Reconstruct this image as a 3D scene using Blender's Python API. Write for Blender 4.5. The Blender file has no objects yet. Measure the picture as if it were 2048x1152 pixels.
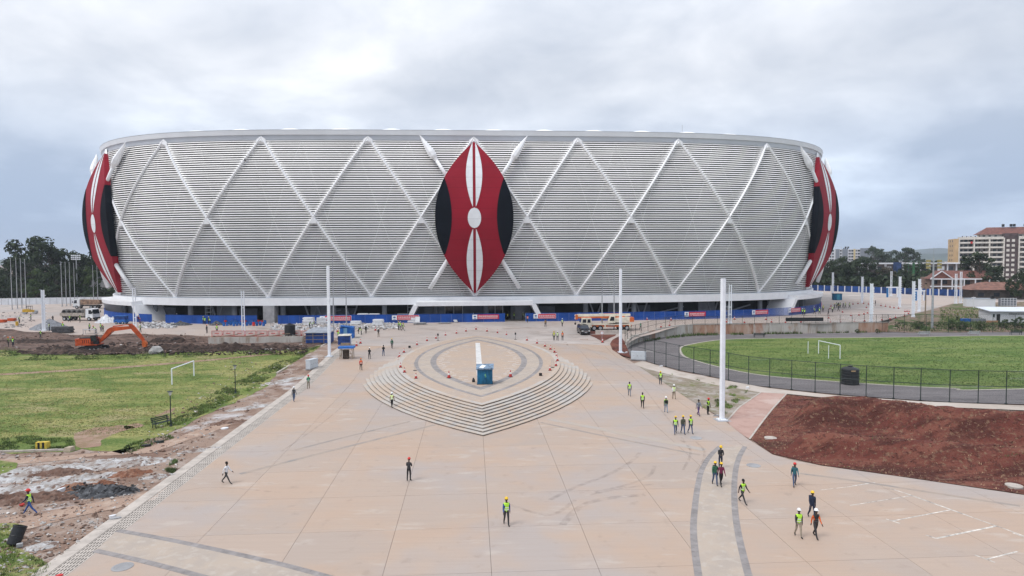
import bpy, bmesh, math, random
from mathutils import Vector, Matrix, noise as mnoise
R = math.radians
random.seed(11)
scene = bpy.context.scene
col = scene.collection

# ------------------------------------------------------------------ camera
CAM_H, FPX, HORIZON, ROLL = 17.0, 1300.0, 519.0, -0.005
PITCH = math.atan((576 - HORIZON) / FPX)
cam = bpy.data.cameras.new('camera')
cam.sensor_width = 36.0
cam.lens = 36.0 * FPX / 2048.0
cam.clip_start = 0.5
cam.clip_end = 20000
cam_ob = bpy.data.objects.new('camera', cam)
col.objects.link(cam_ob)
cam_ob.matrix_world = Matrix.Translation((0, 0, CAM_H)) @ Matrix.Rotation(math.pi / 2 - PITCH, 4, 'X') @ Matrix.Rotation(ROLL, 4, 'Z')
scene.camera = cam_ob

# ------------------------------------------------------------------ sky, sun, exposure
SUN_EL, SUN_AZ = R(56), R(238)          # azimuth of the sun, clockwise from +Y
world = bpy.data.worlds.new('World')
scene.world = world
world.use_nodes = True
wn, wl = world.node_tree.nodes, world.node_tree.links
wn.clear()
def wnode(t, **kw):
    n = wn.new(t)
    for k, v in kw.items():
        setattr(n, k, v)
    return n
w_out = wnode('ShaderNodeOutputWorld')
w_bg = wnode('ShaderNodeBackground')
w_bg.inputs['Strength'].default_value = 0.1
w_sky = wnode('ShaderNodeTexSky', sky_type='NISHITA', sun_disc=False)
w_sky.sun_elevation = SUN_EL
w_sky.sun_rotation = SUN_AZ
w_sky.air_density = 1.0
w_sky.dust_density = 2.0
w_tc = wnode('ShaderNodeTexCoord')
w_sep = wnode('ShaderNodeSeparateXYZ')
wl.new(w_tc.outputs['Generated'], w_sep.inputs[0])
def wmath(op, a, b=None, clamp=False):
    n = wnode('ShaderNodeMath', operation=op, use_clamp=clamp)
    for i, v in enumerate((a, b)):
        if v is None: continue
        if isinstance(v, (int, float)): n.inputs[i].default_value = v
        else: wl.new(v, n.inputs[i])
    return n.outputs[0]
zc = wmath('MAXIMUM', w_sep.outputs['Z'], 0.0)
den = wmath('ADD', zc, 0.27)
cx_ = wmath('DIVIDE', w_sep.outputs['X'], den)
cy_ = wmath('DIVIDE', w_sep.outputs['Y'], den)
w_cmb = wnode('ShaderNodeCombineXYZ')
wl.new(cx_, w_cmb.inputs[0]); wl.new(cy_, w_cmb.inputs[1])
def wnoise(scale, detail, rough, dist, off):
    mp = wnode('ShaderNodeMapping'); mp.inputs['Location'].default_value = off
    mp.inputs['Scale'].default_value = (1.0, 1.0, 1.0)
    wl.new(w_cmb.outputs[0], mp.inputs[0])
    n = wnode('ShaderNodeTexNoise')
    n.inputs['Scale'].default_value = scale; n.inputs['Detail'].default_value = detail
    n.inputs['Roughness'].default_value = rough; n.inputs['Distortion'].default_value = dist
    wl.new(mp.outputs[0], n.inputs['Vector'])
    return n.outputs['Fac']
n_big = wnoise(0.85, 5.0, 0.52, 0.35, (3.7, 6.35, 0.3))
n_small = wnoise(2.6, 7.0, 0.55, 0.25, (9.4, 2.2, 3.0))
n_mix = wmath('ADD', wmath('MULTIPLY', n_big, 0.60), wmath('MULTIPLY', n_small, 0.40))
ramp = wnode('ShaderNodeValToRGB')
wl.new(n_mix, ramp.inputs[0])
SKY_K = 10.0                              # radiance scale: the Background strength is 0.1
def sky_col(r, g, b): return (r * SKY_K, g * SKY_K, b * SKY_K, 1)
el = ramp.color_ramp.elements
el[0].position = 0.40; el[0].color = (0.46, 0.505, 0.585, 1)
el[1].position = 0.63; el[1].color = (0.88, 0.895, 0.92, 1)
e = el.new(0.475); e.color = (0.575, 0.61, 0.675, 1)
e = el.new(0.55); e.color = (0.70, 0.725, 0.775, 1)
# lower cloud decks are seen through more air: bluer and dimmer towards the horizon
hz = wnode('ShaderNodeMapRange', interpolation_type='SMOOTHSTEP')
hz.inputs['From Min'].default_value = 0.0; hz.inputs['From Max'].default_value = 0.30
wl.new(zc, hz.inputs['Value'])
low = wnode('ShaderNodeMixRGB', blend_type='MULTIPLY')
low.inputs['Fac'].default_value = 1.0
tint = wnode('ShaderNodeMixRGB')
tint.inputs[1].default_value = (0.66, 0.79, 0.97, 1)
tint.inputs[2].default_value = (1, 1, 1, 1)
wl.new(hz.outputs[0], tint.inputs['Fac'])
wl.new(ramp.outputs[0], low.inputs[1]); wl.new(tint.outputs[0], low.inputs[2])
zen = wnode('ShaderNodeMapRange'); zen.inputs['From Min'].default_value = 0.25; zen.inputs['From Max'].default_value = 1.0
zen.inputs['To Min'].default_value = SKY_K * 0.98; zen.inputs['To Max'].default_value = SKY_K * 1.75
wl.new(zc, zen.inputs['Value'])
sc_ = wnode('ShaderNodeVectorMath', operation='SCALE')
wl.new(low.outputs[0], sc_.inputs[0]); wl.new(zen.outputs[0], sc_.inputs['Scale'])
wmix = wnode('ShaderNodeMixRGB'); wmix.inputs['Fac'].default_value = 0.93
wl.new(w_sky.outputs[0], wmix.inputs[1]); wl.new(sc_.outputs[0], wmix.inputs[2])
wl.new(wmix.outputs[0], w_bg.inputs['Color'])
wl.new(w_bg.outputs[0], w_out.inputs['Surface'])

sun = bpy.data.lights.new('sun', 'SUN')
sun.energy = 1.5
sun.angle = R(20)
sun.color = (1.0, 0.965, 0.92)
sun_ob = bpy.data.objects.new('sun', sun)
col.objects.link(sun_ob)
sd = Vector((math.sin(SUN_AZ) * math.cos(SUN_EL), math.cos(SUN_AZ) * math.cos(SUN_EL), math.sin(SUN_EL)))
sun_ob.rotation_euler = sd.to_track_quat('Z', 'Y').to_euler()
sun_ob.location = (-60, -60, 120)

vs = scene.view_settings
vs.view_transform = 'Standard'
vs.look = 'None'
vs.gamma = 1.0
vs.use_curve_mapping = False
vs.exposure = 0.42
scene.cycles.max_bounces = 6
scene.cycles.transparent_max_bounces = 12
scene.cycles.use_denoising = True

# ------------------------------------------------------------------ the lie of the land
def ss(t):
    t = max(0.0, min(1.0, t)); return t * t * (3 - 2 * t)
def T(x, y):
    z = 1.4 * ss((y - 82) / 33) + .7 * ss((y - 133) / 13)
    return z * (1 - ss((x - 9) / 13) * (1 - ss((y - 112) / 16)))
def FLAT(x, y): return 0.0
def ray(px, py):
    u, v = px - 1024, py - 576
    c, s = math.cos(-ROLL), math.sin(-ROLL)
    u, v = u * c - v * s, u * s + v * c
    yc = -v / FPX
    return u / FPX, math.cos(PITCH) + yc * math.sin(PITCH), yc * math.cos(PITCH) - math.sin(PITCH)
def G(px, py, z=None):
    """ground point for a survey mark read off the photograph (2048 px wide)"""
    dx, dy, dz = ray(px, py)
    if z is not None:
        t = (z - CAM_H) / dz
        return Vector((dx * t, dy * t, z))
    zz = 0.0
    for _ in range(50):
        t = (zz - CAM_H) / dz; zz = .5 * zz + .5 * T(dx * t, dy * t)
    return Vector((dx * t, dy * t, T(dx * t, dy * t)))
def G0(px, py): return G(px, py, 0.0)
def at(px, py, Y):
    """point on the sight line of a mark at a known distance Y"""
    dx, dy, dz = ray(px, py); t = Y / dy
    return Vector((dx * t, Y, CAM_H + dz * t))
TH = 0.061
TIP = Vector((-2.8, 61.0))
def U(u, v, z=None):
    """plaza frame: u to the right, v towards the stadium, origin at the tip of the steps"""
    x = TIP.x + u * math.cos(TH) - v * math.sin(TH); y = TIP.y + u * math.sin(TH) + v * math.cos(TH)
    return Vector((x, y, T(x, y) if z is None else z))
def toU(x, y):
    dx, dy = x - TIP.x, y - TIP.y
    return dx * math.cos(TH) + dy * math.sin(TH), -dx * math.sin(TH) + dy * math.cos(TH)

# ------------------------------------------------------------------ materials
MATS = {}
def new_mat(name):
    m = bpy.data.materials.new(name); m.use_nodes = True
    MATS[name] = m
    return m, m.node_tree.nodes, m.node_tree.links
def N(nodes, t, **kw):
    n = nodes.new(t)
    for k, v in kw.items(): setattr(n, k, v)
    return n
def mat(name, base, var=0.12, scale=3.0, rough=0.75, metal=0.0, bump=0.0, bscale=None, col2=None, world_space=True,
        detail=5.0, rnd=0.0, spec=0.4, stretch=(1, 1, 1)):
    if name in MATS: return MATS[name]
    m, nd, lk = new_mat(name)
    b = nd['Principled BSDF']
    b.inputs['Roughness'].default_value = rough
    b.inputs['Metallic'].default_value = metal
    b.inputs['Specular IOR Level'].default_value = spec
    if world_space:
        g = N(nd, 'ShaderNodeNewGeometry'); vec = g.outputs['Position']
    else:
        g = N(nd, 'ShaderNodeTexCoord'); vec = g.outputs['Object']
    mp = N(nd, 'ShaderNodeMapping'); mp.inputs['Scale'].default_value = stretch
    lk.new(vec, mp.inputs[0]); vec = mp.outputs[0]
    nz = N(nd, 'ShaderNodeTexNoise')
    nz.inputs['Scale'].default_value = scale; nz.inputs['Detail'].default_value = detail
    nz.inputs['Roughness'].default_value = 0.62
    lk.new(vec, nz.inputs['Vector'])
    c2 = col2 if col2 else tuple(max(0, c * (1 - 2 * var)) for c in base)
    c1 = base if col2 else tuple(min(1, c * (1 + var)) for c in base)
    rp = N(nd, 'ShaderNodeValToRGB')
    rp.color_ramp.elements[0].position = 0.34; rp.color_ramp.elements[0].color = (*c2, 1)
    rp.color_ramp.elements[1].position = 0.64; rp.color_ramp.elements[1].color = (*c1, 1)
    lk.new(nz.outputs['Fac'], rp.inputs[0])
    out = rp.outputs[0]
    if rnd:
        oi = N(nd, 'ShaderNodeObjectInfo')
        mr = N(nd, 'ShaderNodeMapRange'); mr.inputs['To Min'].default_value = 1 - rnd; mr.inputs['To Max'].default_value = 1 + rnd
        lk.new(oi.outputs['Random'], mr.inputs['Value'])
        hs = N(nd, 'ShaderNodeHueSaturation'); lk.new(mr.outputs[0], hs.inputs['Value'])
        lk.new(out, hs.inputs['Color']); out = hs.outputs[0]
    lk.new(out, b.inputs['Base Color'])
    if bump:
        n2 = N(nd, 'ShaderNodeTexNoise'); n2.inputs['Scale'].default_value = bscale or scale * 4
        n2.inputs['Detail'].default_value = 4
        lk.new(vec, n2.inputs['Vector'])
        bp = N(nd, 'ShaderNodeBump'); bp.inputs['Strength'].default_value = min(1.0, bump); bp.inputs['Distance'].default_value = 0.05
        lk.new(n2.outputs['Fac'], bp.inputs['Height']); lk.new(bp.outputs[0], b.inputs['Normal'])
    return m
def ground_mat(name, layers, rough=0.9, bump=0.5, bscale=6.0, stretch=(1, 1, 1)):
    """layers: list of (colour, noise scale, threshold, softness, stretch) laid one over the other"""
    m, nd, lk = new_mat(name)
    b = nd['Principled BSDF']; b.inputs['Roughness'].default_value = rough; b.inputs['Specular IOR Level'].default_value = 0.2
    g = N(nd, 'ShaderNodeNewGeometry')
    cur = None
    for i, L in enumerate(layers):
        if cur is None:
            rgb = N(nd, 'ShaderNodeRGB'); rgb.outputs[0].default_value = (*L, 1); cur = rgb.outputs[0]; continue
        c, sc, th, so = L[:4]
        st = L[4] if len(L) > 4 else (1, 1, 1)
        mp = N(nd, 'ShaderNodeMapping'); mp.inputs['Scale'].default_value = st
        mp.inputs['Location'].default_value = (7.3 * i, 3.1 * i, 1.7 * i)
        lk.new(g.outputs['Position'], mp.inputs[0])
        nz = N(nd, 'ShaderNodeTexNoise'); nz.inputs['Scale'].default_value = sc; nz.inputs['Detail'].default_value = 7
        nz.inputs['Roughness'].default_value = 0.65; nz.inputs['Distortion'].default_value = 0.2
        lk.new(mp.outputs[0], nz.inputs['Vector'])
        mr = N(nd, 'ShaderNodeMapRange', interpolation_type='SMOOTHSTEP')
        mr.inputs['From Min'].default_value = th - so; mr.inputs['From Max'].default_value = th + so
        lk.new(nz.outputs['Fac'], mr.inputs['Value'])
        mx = N(nd, 'ShaderNodeMixRGB'); lk.new(mr.outputs[0], mx.inputs['Fac'])
        lk.new(cur, mx.inputs[1]); mx.inputs[2].default_value = (*c, 1); cur = mx.outputs[0]
    lk.new(cur, b.inputs['Base Color'])
    if bump:
        n2 = N(nd, 'ShaderNodeTexNoise'); n2.inputs['Scale'].default_value = bscale; n2.inputs['Detail'].default_value = 6
        n2.inputs['Roughness'].default_value = 0.7
        lk.new(g.outputs['Position'], n2.inputs['Vector'])
        bp = N(nd, 'ShaderNodeBump'); bp.inputs['Strength'].default_value = bump; bp.inputs['Distance'].default_value = 0.12
        lk.new(n2.outputs['Fac'], bp.inputs['Height']); lk.new(bp.outputs[0], b.inputs['Normal'])
    return m

WHITE = mat('white_cladding', (0.80, 0.81, 0.83), 0.03, 0.6, 0.45)
SLAT = mat('white_slat_metal', (0.91, 0.90, 0.885), 0.05, 0.10, 0.4, stretch=(1, 1, .12))
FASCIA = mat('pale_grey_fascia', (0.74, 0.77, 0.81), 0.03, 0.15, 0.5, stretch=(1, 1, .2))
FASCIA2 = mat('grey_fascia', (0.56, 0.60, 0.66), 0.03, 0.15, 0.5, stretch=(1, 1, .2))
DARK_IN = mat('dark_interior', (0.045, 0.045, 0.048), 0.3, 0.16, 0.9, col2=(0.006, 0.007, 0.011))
RED = mat('shield_red', (0.265, 0.007, 0.021), 0.07, 0.12, 0.6, spec=0.15)
BLACK = mat('shield_black', (0.004, 0.006, 0.011), 0.1, 0.3, 0.8, spec=0.08)
SWHITE = mat('shield_white', (0.74, 0.76, 0.79), 0.04, 0.5, 0.5)
def seams(m, pitch, dark=.72):
    """fine joints between cladding sheets, one every `pitch` metres of height"""
    nd, lk = m.node_tree.nodes, m.node_tree.links; b = nd['Principled BSDF']; src = b.inputs['Base Color'].links[0].from_socket
    g = N(nd, 'ShaderNodeNewGeometry'); sp = N(nd, 'ShaderNodeSeparateXYZ'); lk.new(g.outputs['Position'], sp.inputs[0])
    d = N(nd, 'ShaderNodeMath', operation='DIVIDE'); d.inputs[1].default_value = pitch; lk.new(sp.outputs['Z'], d.inputs[0])
    f = N(nd, 'ShaderNodeMath', operation='FRACT'); lk.new(d.outputs[0], f.inputs[0]); l = N(nd, 'ShaderNodeMath', operation='LESS_THAN'); l.inputs[1].default_value = .07 / pitch; lk.new(f.outputs[0], l.inputs[0])
    mx = N(nd, 'ShaderNodeMixRGB', blend_type='MULTIPLY'); mx.inputs[2].default_value = (dark, dark, dark, 1); lk.new(l.outputs[0], mx.inputs[0]); lk.new(src, mx.inputs[1]); lk.new(mx.outputs[0], b.inputs['Base Color'])
for m_ in (RED, BLACK, SWHITE): seams(m_, 2.4)
CONC = mat('grey_concrete', (0.30, 0.30, 0.31), 0.12, 0.8, 0.85, bump=0.2)
DCONC = mat('dark_grey_wall', (0.085, 0.095, 0.115), 0.15, 0.4, 0.8)
MCONC = mat('mid_grey_wall', (0.20, 0.215, 0.24), 0.12, 0.4, 0.8)
GLASS = mat('dark_window_glass', (0.02, 0.025, 0.035), 0.2, 0.4, 0.12, spec=0.6)
HOARD = mat('blue_hoarding_sheet', (0.008, 0.075, 0.36), 0.14, 0.5, 0.5, rnd=0.08, stretch=(1, 1, .4))
STEELW = mat('white_painted_steel', (0.76, 0.79, 0.84), 0.04, 1.5, 0.4)
STEEL = mat('galvanised_steel', (0.42, 0.44, 0.46), 0.1, 4, 0.45, metal=0.4)
DSTEEL = mat('dark_green_fence_steel', (0.018, 0.032, 0.030), 0.2, 3, 0.5)
RUBBER = mat('black_rubber', (0.012, 0.012, 0.013), 0.2, 5, 0.8)
PLASTB = mat('black_plastic', (0.014, 0.015, 0.018), 0.15, 2, 0.45)
WOOD = mat('weathered_timber', (0.26, 0.20, 0.14), 0.2, 5, 0.85, stretch=(1, 1, 6))

# ------------------------------------------------------------------ mesh helpers
class MB:
    def __init__(s): s.v, s.f, s.m = [], [], []
    def face(s, pts, mi=0):
        i = len(s.v); s.v += [tuple(p) for p in pts]; s.f.append(list(range(i, i + len(pts)))); s.m.append(mi)
    def add(s, verts, faces, mi=0):
        i = len(s.v); s.v += [tuple(p) for p in verts]
        for f in faces: s.f.append([i + k for k in f]); s.m.append(mi)
    def box(s, c, d, mi=0, rot=None, taper=1.0):
        x, y, z = d[0] / 2, d[1] / 2, d[2] / 2
        vs_ = [Vector((sx * x * (taper if sz > 0 else 1), sy * y * (taper if sz > 0 else 1), sz * z)) for sz in (-1, 1) for sy in (-1, 1) for sx in (-1, 1)]
        if rot is not None: vs_ = [rot @ v for v in vs_]
        c = Vector(c)
        s.add([v + c for v in vs_], [(0, 2, 3, 1), (4, 5, 7, 6), (0, 1, 5, 4), (2, 6, 7, 3), (0, 4, 6, 2), (1, 3, 7, 5)], mi)
    def bar(s, p, q, w, h=None, mi=0, up=(0, 0, 1)):
        p, q = Vector(p), Vector(q); d = (q - p)
        if d.length < 1e-6: return
        d.normalize(); u = Vector(up)
        if abs(d.dot(u)) > .98: u = Vector((0, 1, 0))
        a = d.cross(u).normalized(); b = a.cross(d).normalized(); h = h or w
        o = [a * sx * w / 2 + b * sz * h / 2 for sx, sz in ((-1, -1), (1, -1), (1, 1), (-1, 1))]
        s.add([p + k for k in o] + [q + k for k in o], [(0, 3, 2, 1), (4, 5, 6, 7), (0, 1, 5, 4), (1, 2, 6, 5), (2, 3, 7, 6), (3, 0, 4, 7)], mi)
    def tube(s, path, rad, n=8, mi=0, cap=True):
        path = [Vector(p) for p in path]; rs = rad if isinstance(rad, (list, tuple)) else [rad] * len(path)
        base = len(s.v); ref = None
        for i, p in enumerate(path):
            d = (path[min(i + 1, len(path) - 1)] - path[max(i - 1, 0)]).normalized()
            if ref is None: ref = Vector((0, 0, 1)) if abs(d.z) < .9 else Vector((1, 0, 0))
            a = d.cross(ref)
            if a.length < 1e-4: a = d.cross(Vector((0, 1, 0)))
            a.normalize(); b = a.cross(d)
            for k in range(n):
                t = 2 * math.pi * k / n; s.v.append(tuple(p + (a * math.cos(t) + b * math.sin(t)) * rs[i]))
        for i in range(len(path) - 1):
            for k in range(n):
                s.f.append([base + i * n + k, base + i * n + (k + 1) % n, base + (i + 1) * n + (k + 1) % n, base + (i + 1) * n + k]); s.m.append(mi)
        if cap:
            s.f.append([base + k for k in range(n)][::-1]); s.m.append(mi)
            s.f.append([base + (len(path) - 1) * n + k for k in range(n)]); s.m.append(mi)
    def cyl(s, c, r, h, n=16, mi=0, axis='Z', r2=None):
        c = Vector(c); a = {'X': Vector((1, 0, 0)), 'Y': Vector((0, 1, 0)), 'Z': Vector((0, 0, 1))}[axis]
        s.tube([c - a * h / 2, c + a * h / 2], [r, r if r2 is None else r2], n, mi)
    def lathe(s, prof, n=16, c=(0, 0, 0), mi=0, sx=1, sy=1):
        base = len(s.v)
        for r, z in prof:
            for k in range(n):
                t = 2 * math.pi * k / n; s.v.append((c[0] + r * sx * math.cos(t), c[1] + r * sy * math.sin(t), c[2] + z))
        for i in range(len(prof) - 1):
            for k in range(n):
                s.f.append([base + i * n + k, base + i * n + (k + 1) % n, base + (i + 1) * n + (k + 1) % n, base + (i + 1) * n + k]); s.m.append(mi)
        s.f.append([base + k for k in range(n)][::-1]); s.m.append(mi)
        s.f.append([base + (len(prof) - 1) * n + k for k in range(n)]); s.m.append(mi)
    def prism(s, pts, z0, z1, mi=0, side=None):
        n = len(pts); b = len(s.v)
        s.v += [(p[0], p[1], z0) for p in pts] + [(p[0], p[1], z1) for p in pts]
        s.f.append([b + i for i in range(n)][::-1]); s.m.append(mi)
        s.f.append([b + n + i for i in range(n)]); s.m.append(mi)
        for i in range(n):
            j = (i + 1) % n; s.f.append([b + i, b + j, b + n + j, b + n + i]); s.m.append(mi if side is None else side)
    def profile(s, pts, x0, x1, mi=0):
        """side profile in (y, z) extruded along x"""
        n = len(pts); b = len(s.v)
        s.v += [(x0, p[0], p[1]) for p in pts] + [(x1, p[0], p[1]) for p in pts]
        s.f.append([b + i for i in range(n)]); s.m.append(mi)
        s.f.append([b + n + i for i in range(n)][::-1]); s.m.append(mi)
        for i in range(n):
            j = (i + 1) % n; s.f.append([b + j, b + i, b + n + i, b + n + j]); s.m.append(mi)
    def mesh(s, name, mats, smooth=False):
        me = bpy.data.meshes.new(name)
        me.from_pydata(s.v, [], s.f)
        for m in (mats if isinstance(mats, (list, tuple)) else [mats]): me.materials.append(m)
        if any(s.m): me.polygons.foreach_set('material_index', s.m)
        if smooth: me.polygons.foreach_set('use_smooth', [True] * len(s.f))
        me.update()
        return me
    def build(s, name, mats, parent=None, smooth=False, loc=None):
        o = bpy.data.objects.new(name, s.mesh(name, mats, smooth)); col.objects.link(o)
        if parent: o.parent = parent
        if loc is not None: o.location = loc
        return o
def link(name, me, parent=None, loc=None, rotz=None):
    o = bpy.data.objects.new(name, me); col.objects.link(o)
    if parent: o.parent = parent
    if loc is not None: o.location = loc
    if rotz is not None: o.rotation_euler = (0, 0, rotz)
    return o
def tag(o, label=None, cat=None, group=None, kind=None):
    if label: o['label'] = label
    if cat: o['category'] = cat
    if group: o['group'] = group
    if kind: o['kind'] = kind
    return o
def thing(name, label, cat, loc=(0, 0, 0), rotz=0.0, group=None):
    o = bpy.data.objects.new(name, None); o.empty_display_size = 0.3
    col.objects.link(o); o.location = loc; o.rotation_euler = (0, 0, rotz)
    return tag(o, label, cat, group)
KIDS = {}
def copy_tree(root, loc, rotz=0.0, label=None, scale=None):
    r = root.copy(); col.objects.link(r); r.location = loc; r.rotation_euler = (0, 0, rotz)
    if scale: r.scale = (scale,) * 3
    if label: r['label'] = label
    if root not in KIDS: KIDS[root] = [(c, list(c.children)) for c in root.children]
    for c, gs in KIDS[root]:
        d = c.copy(); col.objects.link(d); d.parent = r
        for g in gs:
            h = g.copy(); col.objects.link(h); h.parent = d
    return r

# ------------------------------------------------------------------ plan polygons draped over the land
def clip(poly, a, b, c):
    """keep the side a*x+b*y<=c"""
    out = []; n = len(poly)
    for i in range(n):
        p, q = poly[i], poly[(i + 1) % n]
        dp, dq = a * p[0] + b * p[1] - c, a * q[0] + b * q[1] - c
        if dp <= 0: out.append(p)
        if (dp < 0 < dq) or (dq < 0 < dp):
            t = dp / (dp - dq); out.append((p[0] + (q[0] - p[0]) * t, p[1] + (q[1] - p[1]) * t))
    return out
def clip_box(poly, x0, x1, y0, y1):
    for a, b, c in ((-1, 0, -x0), (1, 0, x1), (0, -1, -y0), (0, 1, y1)):
        if len(poly) < 3: return []
        poly = clip(poly, a, b, c)
    return poly if len(poly) > 2 else []
def area(p): return .5 * sum(p[i][0] * p[(i + 1) % len(p)][1] - p[(i + 1) % len(p)][0] * p[i][1] for i in range(len(p)))
def inside(x, y, poly):
    r = False; n = len(poly); j = n - 1
    for i in range(n):
        xi, yi = poly[i][0], poly[i][1]; xj, yj = poly[j][0], poly[j][1]
        if (yi > y) != (yj > y) and x < (xj - xi) * (y - yi) / (yj - yi) + xi: r = not r
        j = i
    return r
def rough_edge(poly, amp, step):
    out = []; n = len(poly)
    for i in range(n):
        p, q = Vector(poly[i][:2]), Vector(poly[(i + 1) % n][:2]); L = (q - p).length
        k = max(1, int(L / step)); nn = Vector((-(q - p).y, (q - p).x)) / max(L, 1e-6)
        for j in range(k):
            c = p + (q - p) * j / k
            c += nn * amp * mnoise.fractal((c.x * .35, c.y * .35, 4.2), 1.0, 2.0, 4)
            out.append((c.x, c.y))
    return out
def drape(name, poly, off, material, cell=4.0, zf=T, parent=None, thick=0.0):
    poly = [(p[0], p[1]) for p in poly]
    if area(poly) < 0: poly = poly[::-1]
    mb = MB(); idx = {}
    xs = [p[0] for p in poly]; ys = [p[1] for p in poly]
    def vid(p):
        k = (round(p[0], 3), round(p[1], 3))
        if k not in idx:
            idx[k] = len(mb.v); mb.v.append((p[0], p[1], zf(p[0], p[1]) + off))
        return idx[k]
    i0, i1 = math.floor(min(xs) / cell), math.ceil(max(xs) / cell)
    j0, j1 = math.floor(min(ys) / cell), math.ceil(max(ys) / cell)
    for i in range(i0, i1):
        strip_ = clip(clip(poly, -1, 0, -i * cell), 1, 0, (i + 1) * cell)
        if len(strip_) < 3: continue
        for j in range(j0, j1):
            c = clip(clip(strip_, 0, -1, -j * cell), 0, 1, (j + 1) * cell)
            if len(c) < 3: continue
            f = []
            for p in c:
                k = vid(p)
                if not f or (f[-1] != k): f.append(k)
            if len(f) > 2 and f[0] == f[-1]: f.pop()
            if len(set(f)) > 2 and len(set(f)) == len(f): mb.f.append(f); mb.m.append(0)
    return mb.build(name, material, parent)
def strip(pts, width, off=0.0, zf=T, step=1.0):
    """a band of given width along a ground polyline, as an MB"""
    pts = [Vector((p[0], p[1])) for p in pts]
    fine = []
    for i in range(len(pts) - 1):
        k = max(1, int((pts[i + 1] - pts[i]).length / step))
        fine += [pts[i] + (pts[i + 1] - pts[i]) * j / k for j in range(k)]
    fine.append(pts[-1])
    mb = MB()
    for i, p in enumerate(fine):
        d = (fine[min(i + 1, len(fine) - 1)] - fine[max(i - 1, 0)]).normalized(); n = Vector((-d.y, d.x))
        for sgn in (-1, 1):
            q = p + n * sgn * width / 2; mb.v.append((q.x, q.y, zf(q.x, q.y) + off))
    for i in range(len(fine) - 1):
        mb.f.append([2 * i + 1, 2 * i, 2 * i + 2, 2 * i + 3]); mb.m.append(0)
    return mb
def catmull(pts, n=8):
    out = []; P = [pts[0]] + list(pts) + [pts[-1]]
    P = [Vector(p) for p in P]
    for i in range(1, len(P) - 2):
        for j in range(n):
            t = j / n
            out.append(.5 * ((2 * P[i]) + (P[i + 1] - P[i - 1]) * t + (2 * P[i - 1] - 5 * P[i] + 4 * P[i + 1] - P[i + 2]) * t * t + (3 * P[i] - P[i - 1] - 3 * P[i + 1] + P[i + 2]) * t ** 3))
    out.append(P[-2]); return out

# ------------------------------------------------------------------ ground materials
M_EARTH = ground_mat('earth', [(0.26, 0.185, 0.145), ((0.17, 0.105, 0.078)[0:3], 0.22, 0.52, 0.10), ((0.33, 0.27, 0.235), 0.5, 0.55, 0.08),
                               ((0.43, 0.41, 0.41), 0.16, 0.62, 0.07), ((0.11, 0.085, 0.072), 1.9, 0.63, 0.05), ((0.52, 0.51, 0.50), 2.6, 0.68, 0.03)], bump=0.7, bscale=3.0)
M_DUG = ground_mat('dug_earth', [(0.105, 0.068, 0.055), ((0.165, 0.11, 0.088), 0.35, 0.5, 0.12), ((0.05, 0.035, 0.03), 0.8, 0.56, 0.1), ((0.25, 0.21, 0.19), 1.8, 0.66, 0.05)], bump=0.9, bscale=1.6)
M_APRON = ground_mat('apron_concrete', [(0.39, 0.33, 0.298), ((0.35, 0.32, 0.305), 0.05, 0.5, 0.1), ((0.44, 0.395, 0.37), 0.11, 0.56, 0.1),
                                        ((0.27, 0.235, 0.21), 0.16, 0.58, 0.07, (1, 2.5, 1)), ((0.41, 0.34, 0.30), 0.02, 0.54, 0.1), ((0.22, 0.19, 0.17), 0.7, 0.66, 0.05, (1, 3, 1))], bump=0.06)
M_LAWN = ground_mat('lawn', [(0.15, 0.192, 0.046), ((0.30, 0.275, 0.105), 0.075, 0.505, 0.12, (1, 3.2, 1)), ((0.085, 0.135, 0.028), 0.16, 0.53, 0.09, (1, 2.2, 1)),
                             ((0.30, 0.255, 0.13), 0.10, 0.60, 0.05, (1, 2.5, 1)), ((0.06, 0.10, 0.022), 2.2, 0.58, 0.1, (1, 2, 1)), ((0.20, 0.22, 0.08), 4.5, 0.58, 0.08)], bump=0.8, bscale=5)
M_LAWN2 = ground_mat('field_grass', [(0.095, 0.15, 0.034), ((0.16, 0.195, 0.06), 0.07, 0.5, 0.12, (1, 3, 1)), ((0.062, 0.115, 0.022), 0.11, 0.545, 0.06, (1, 3, 1)),
                                     ((0.15, 0.185, 0.12), 0.09, 0.64, 0.05, (1, 4, 1)), ((0.05, 0.09, 0.018), 1.8, 0.6, 0.08, (1, 2, 1)), ((0.17, 0.22, 0.06), 4, 0.58, 0.08)], bump=0.8, bscale=4)
M_SCRUB = ground_mat('scrub', [(0.085, 0.11, 0.04), ((0.22, 0.155, 0.12), 0.12, 0.45, 0.06), ((0.05, 0.08, 0.022), 0.4, 0.56, 0.08), ((0.34, 0.28, 0.24), 0.5, 0.66, 0.04)], bump=0.9, bscale=2)
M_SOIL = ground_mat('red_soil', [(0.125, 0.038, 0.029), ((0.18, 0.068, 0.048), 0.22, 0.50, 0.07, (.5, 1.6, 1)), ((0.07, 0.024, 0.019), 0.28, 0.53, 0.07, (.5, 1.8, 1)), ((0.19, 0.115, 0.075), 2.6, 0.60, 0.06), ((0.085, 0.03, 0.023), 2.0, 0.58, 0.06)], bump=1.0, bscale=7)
M_TRACK = ground_mat('track_asphalt', [(0.145, 0.132, 0.135), ((0.18, 0.165, 0.168), 0.09, 0.52, 0.1, (1, 4, 1)), ((0.115, 0.105, 0.108), 0.25, 0.58, 0.08, (1, 5, 1)), ((0.31, 0.29, 0.28), 0.12, 0.69, 0.04)], bump=0.15)
M_PATH = ground_mat('path_concrete', [(0.41, 0.355, 0.31), ((0.34, 0.29, 0.25), 0.4, 0.56, 0.08), ((0.46, 0.41, 0.37), 0.15, 0.55, 0.08)], bump=0.1)
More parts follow.
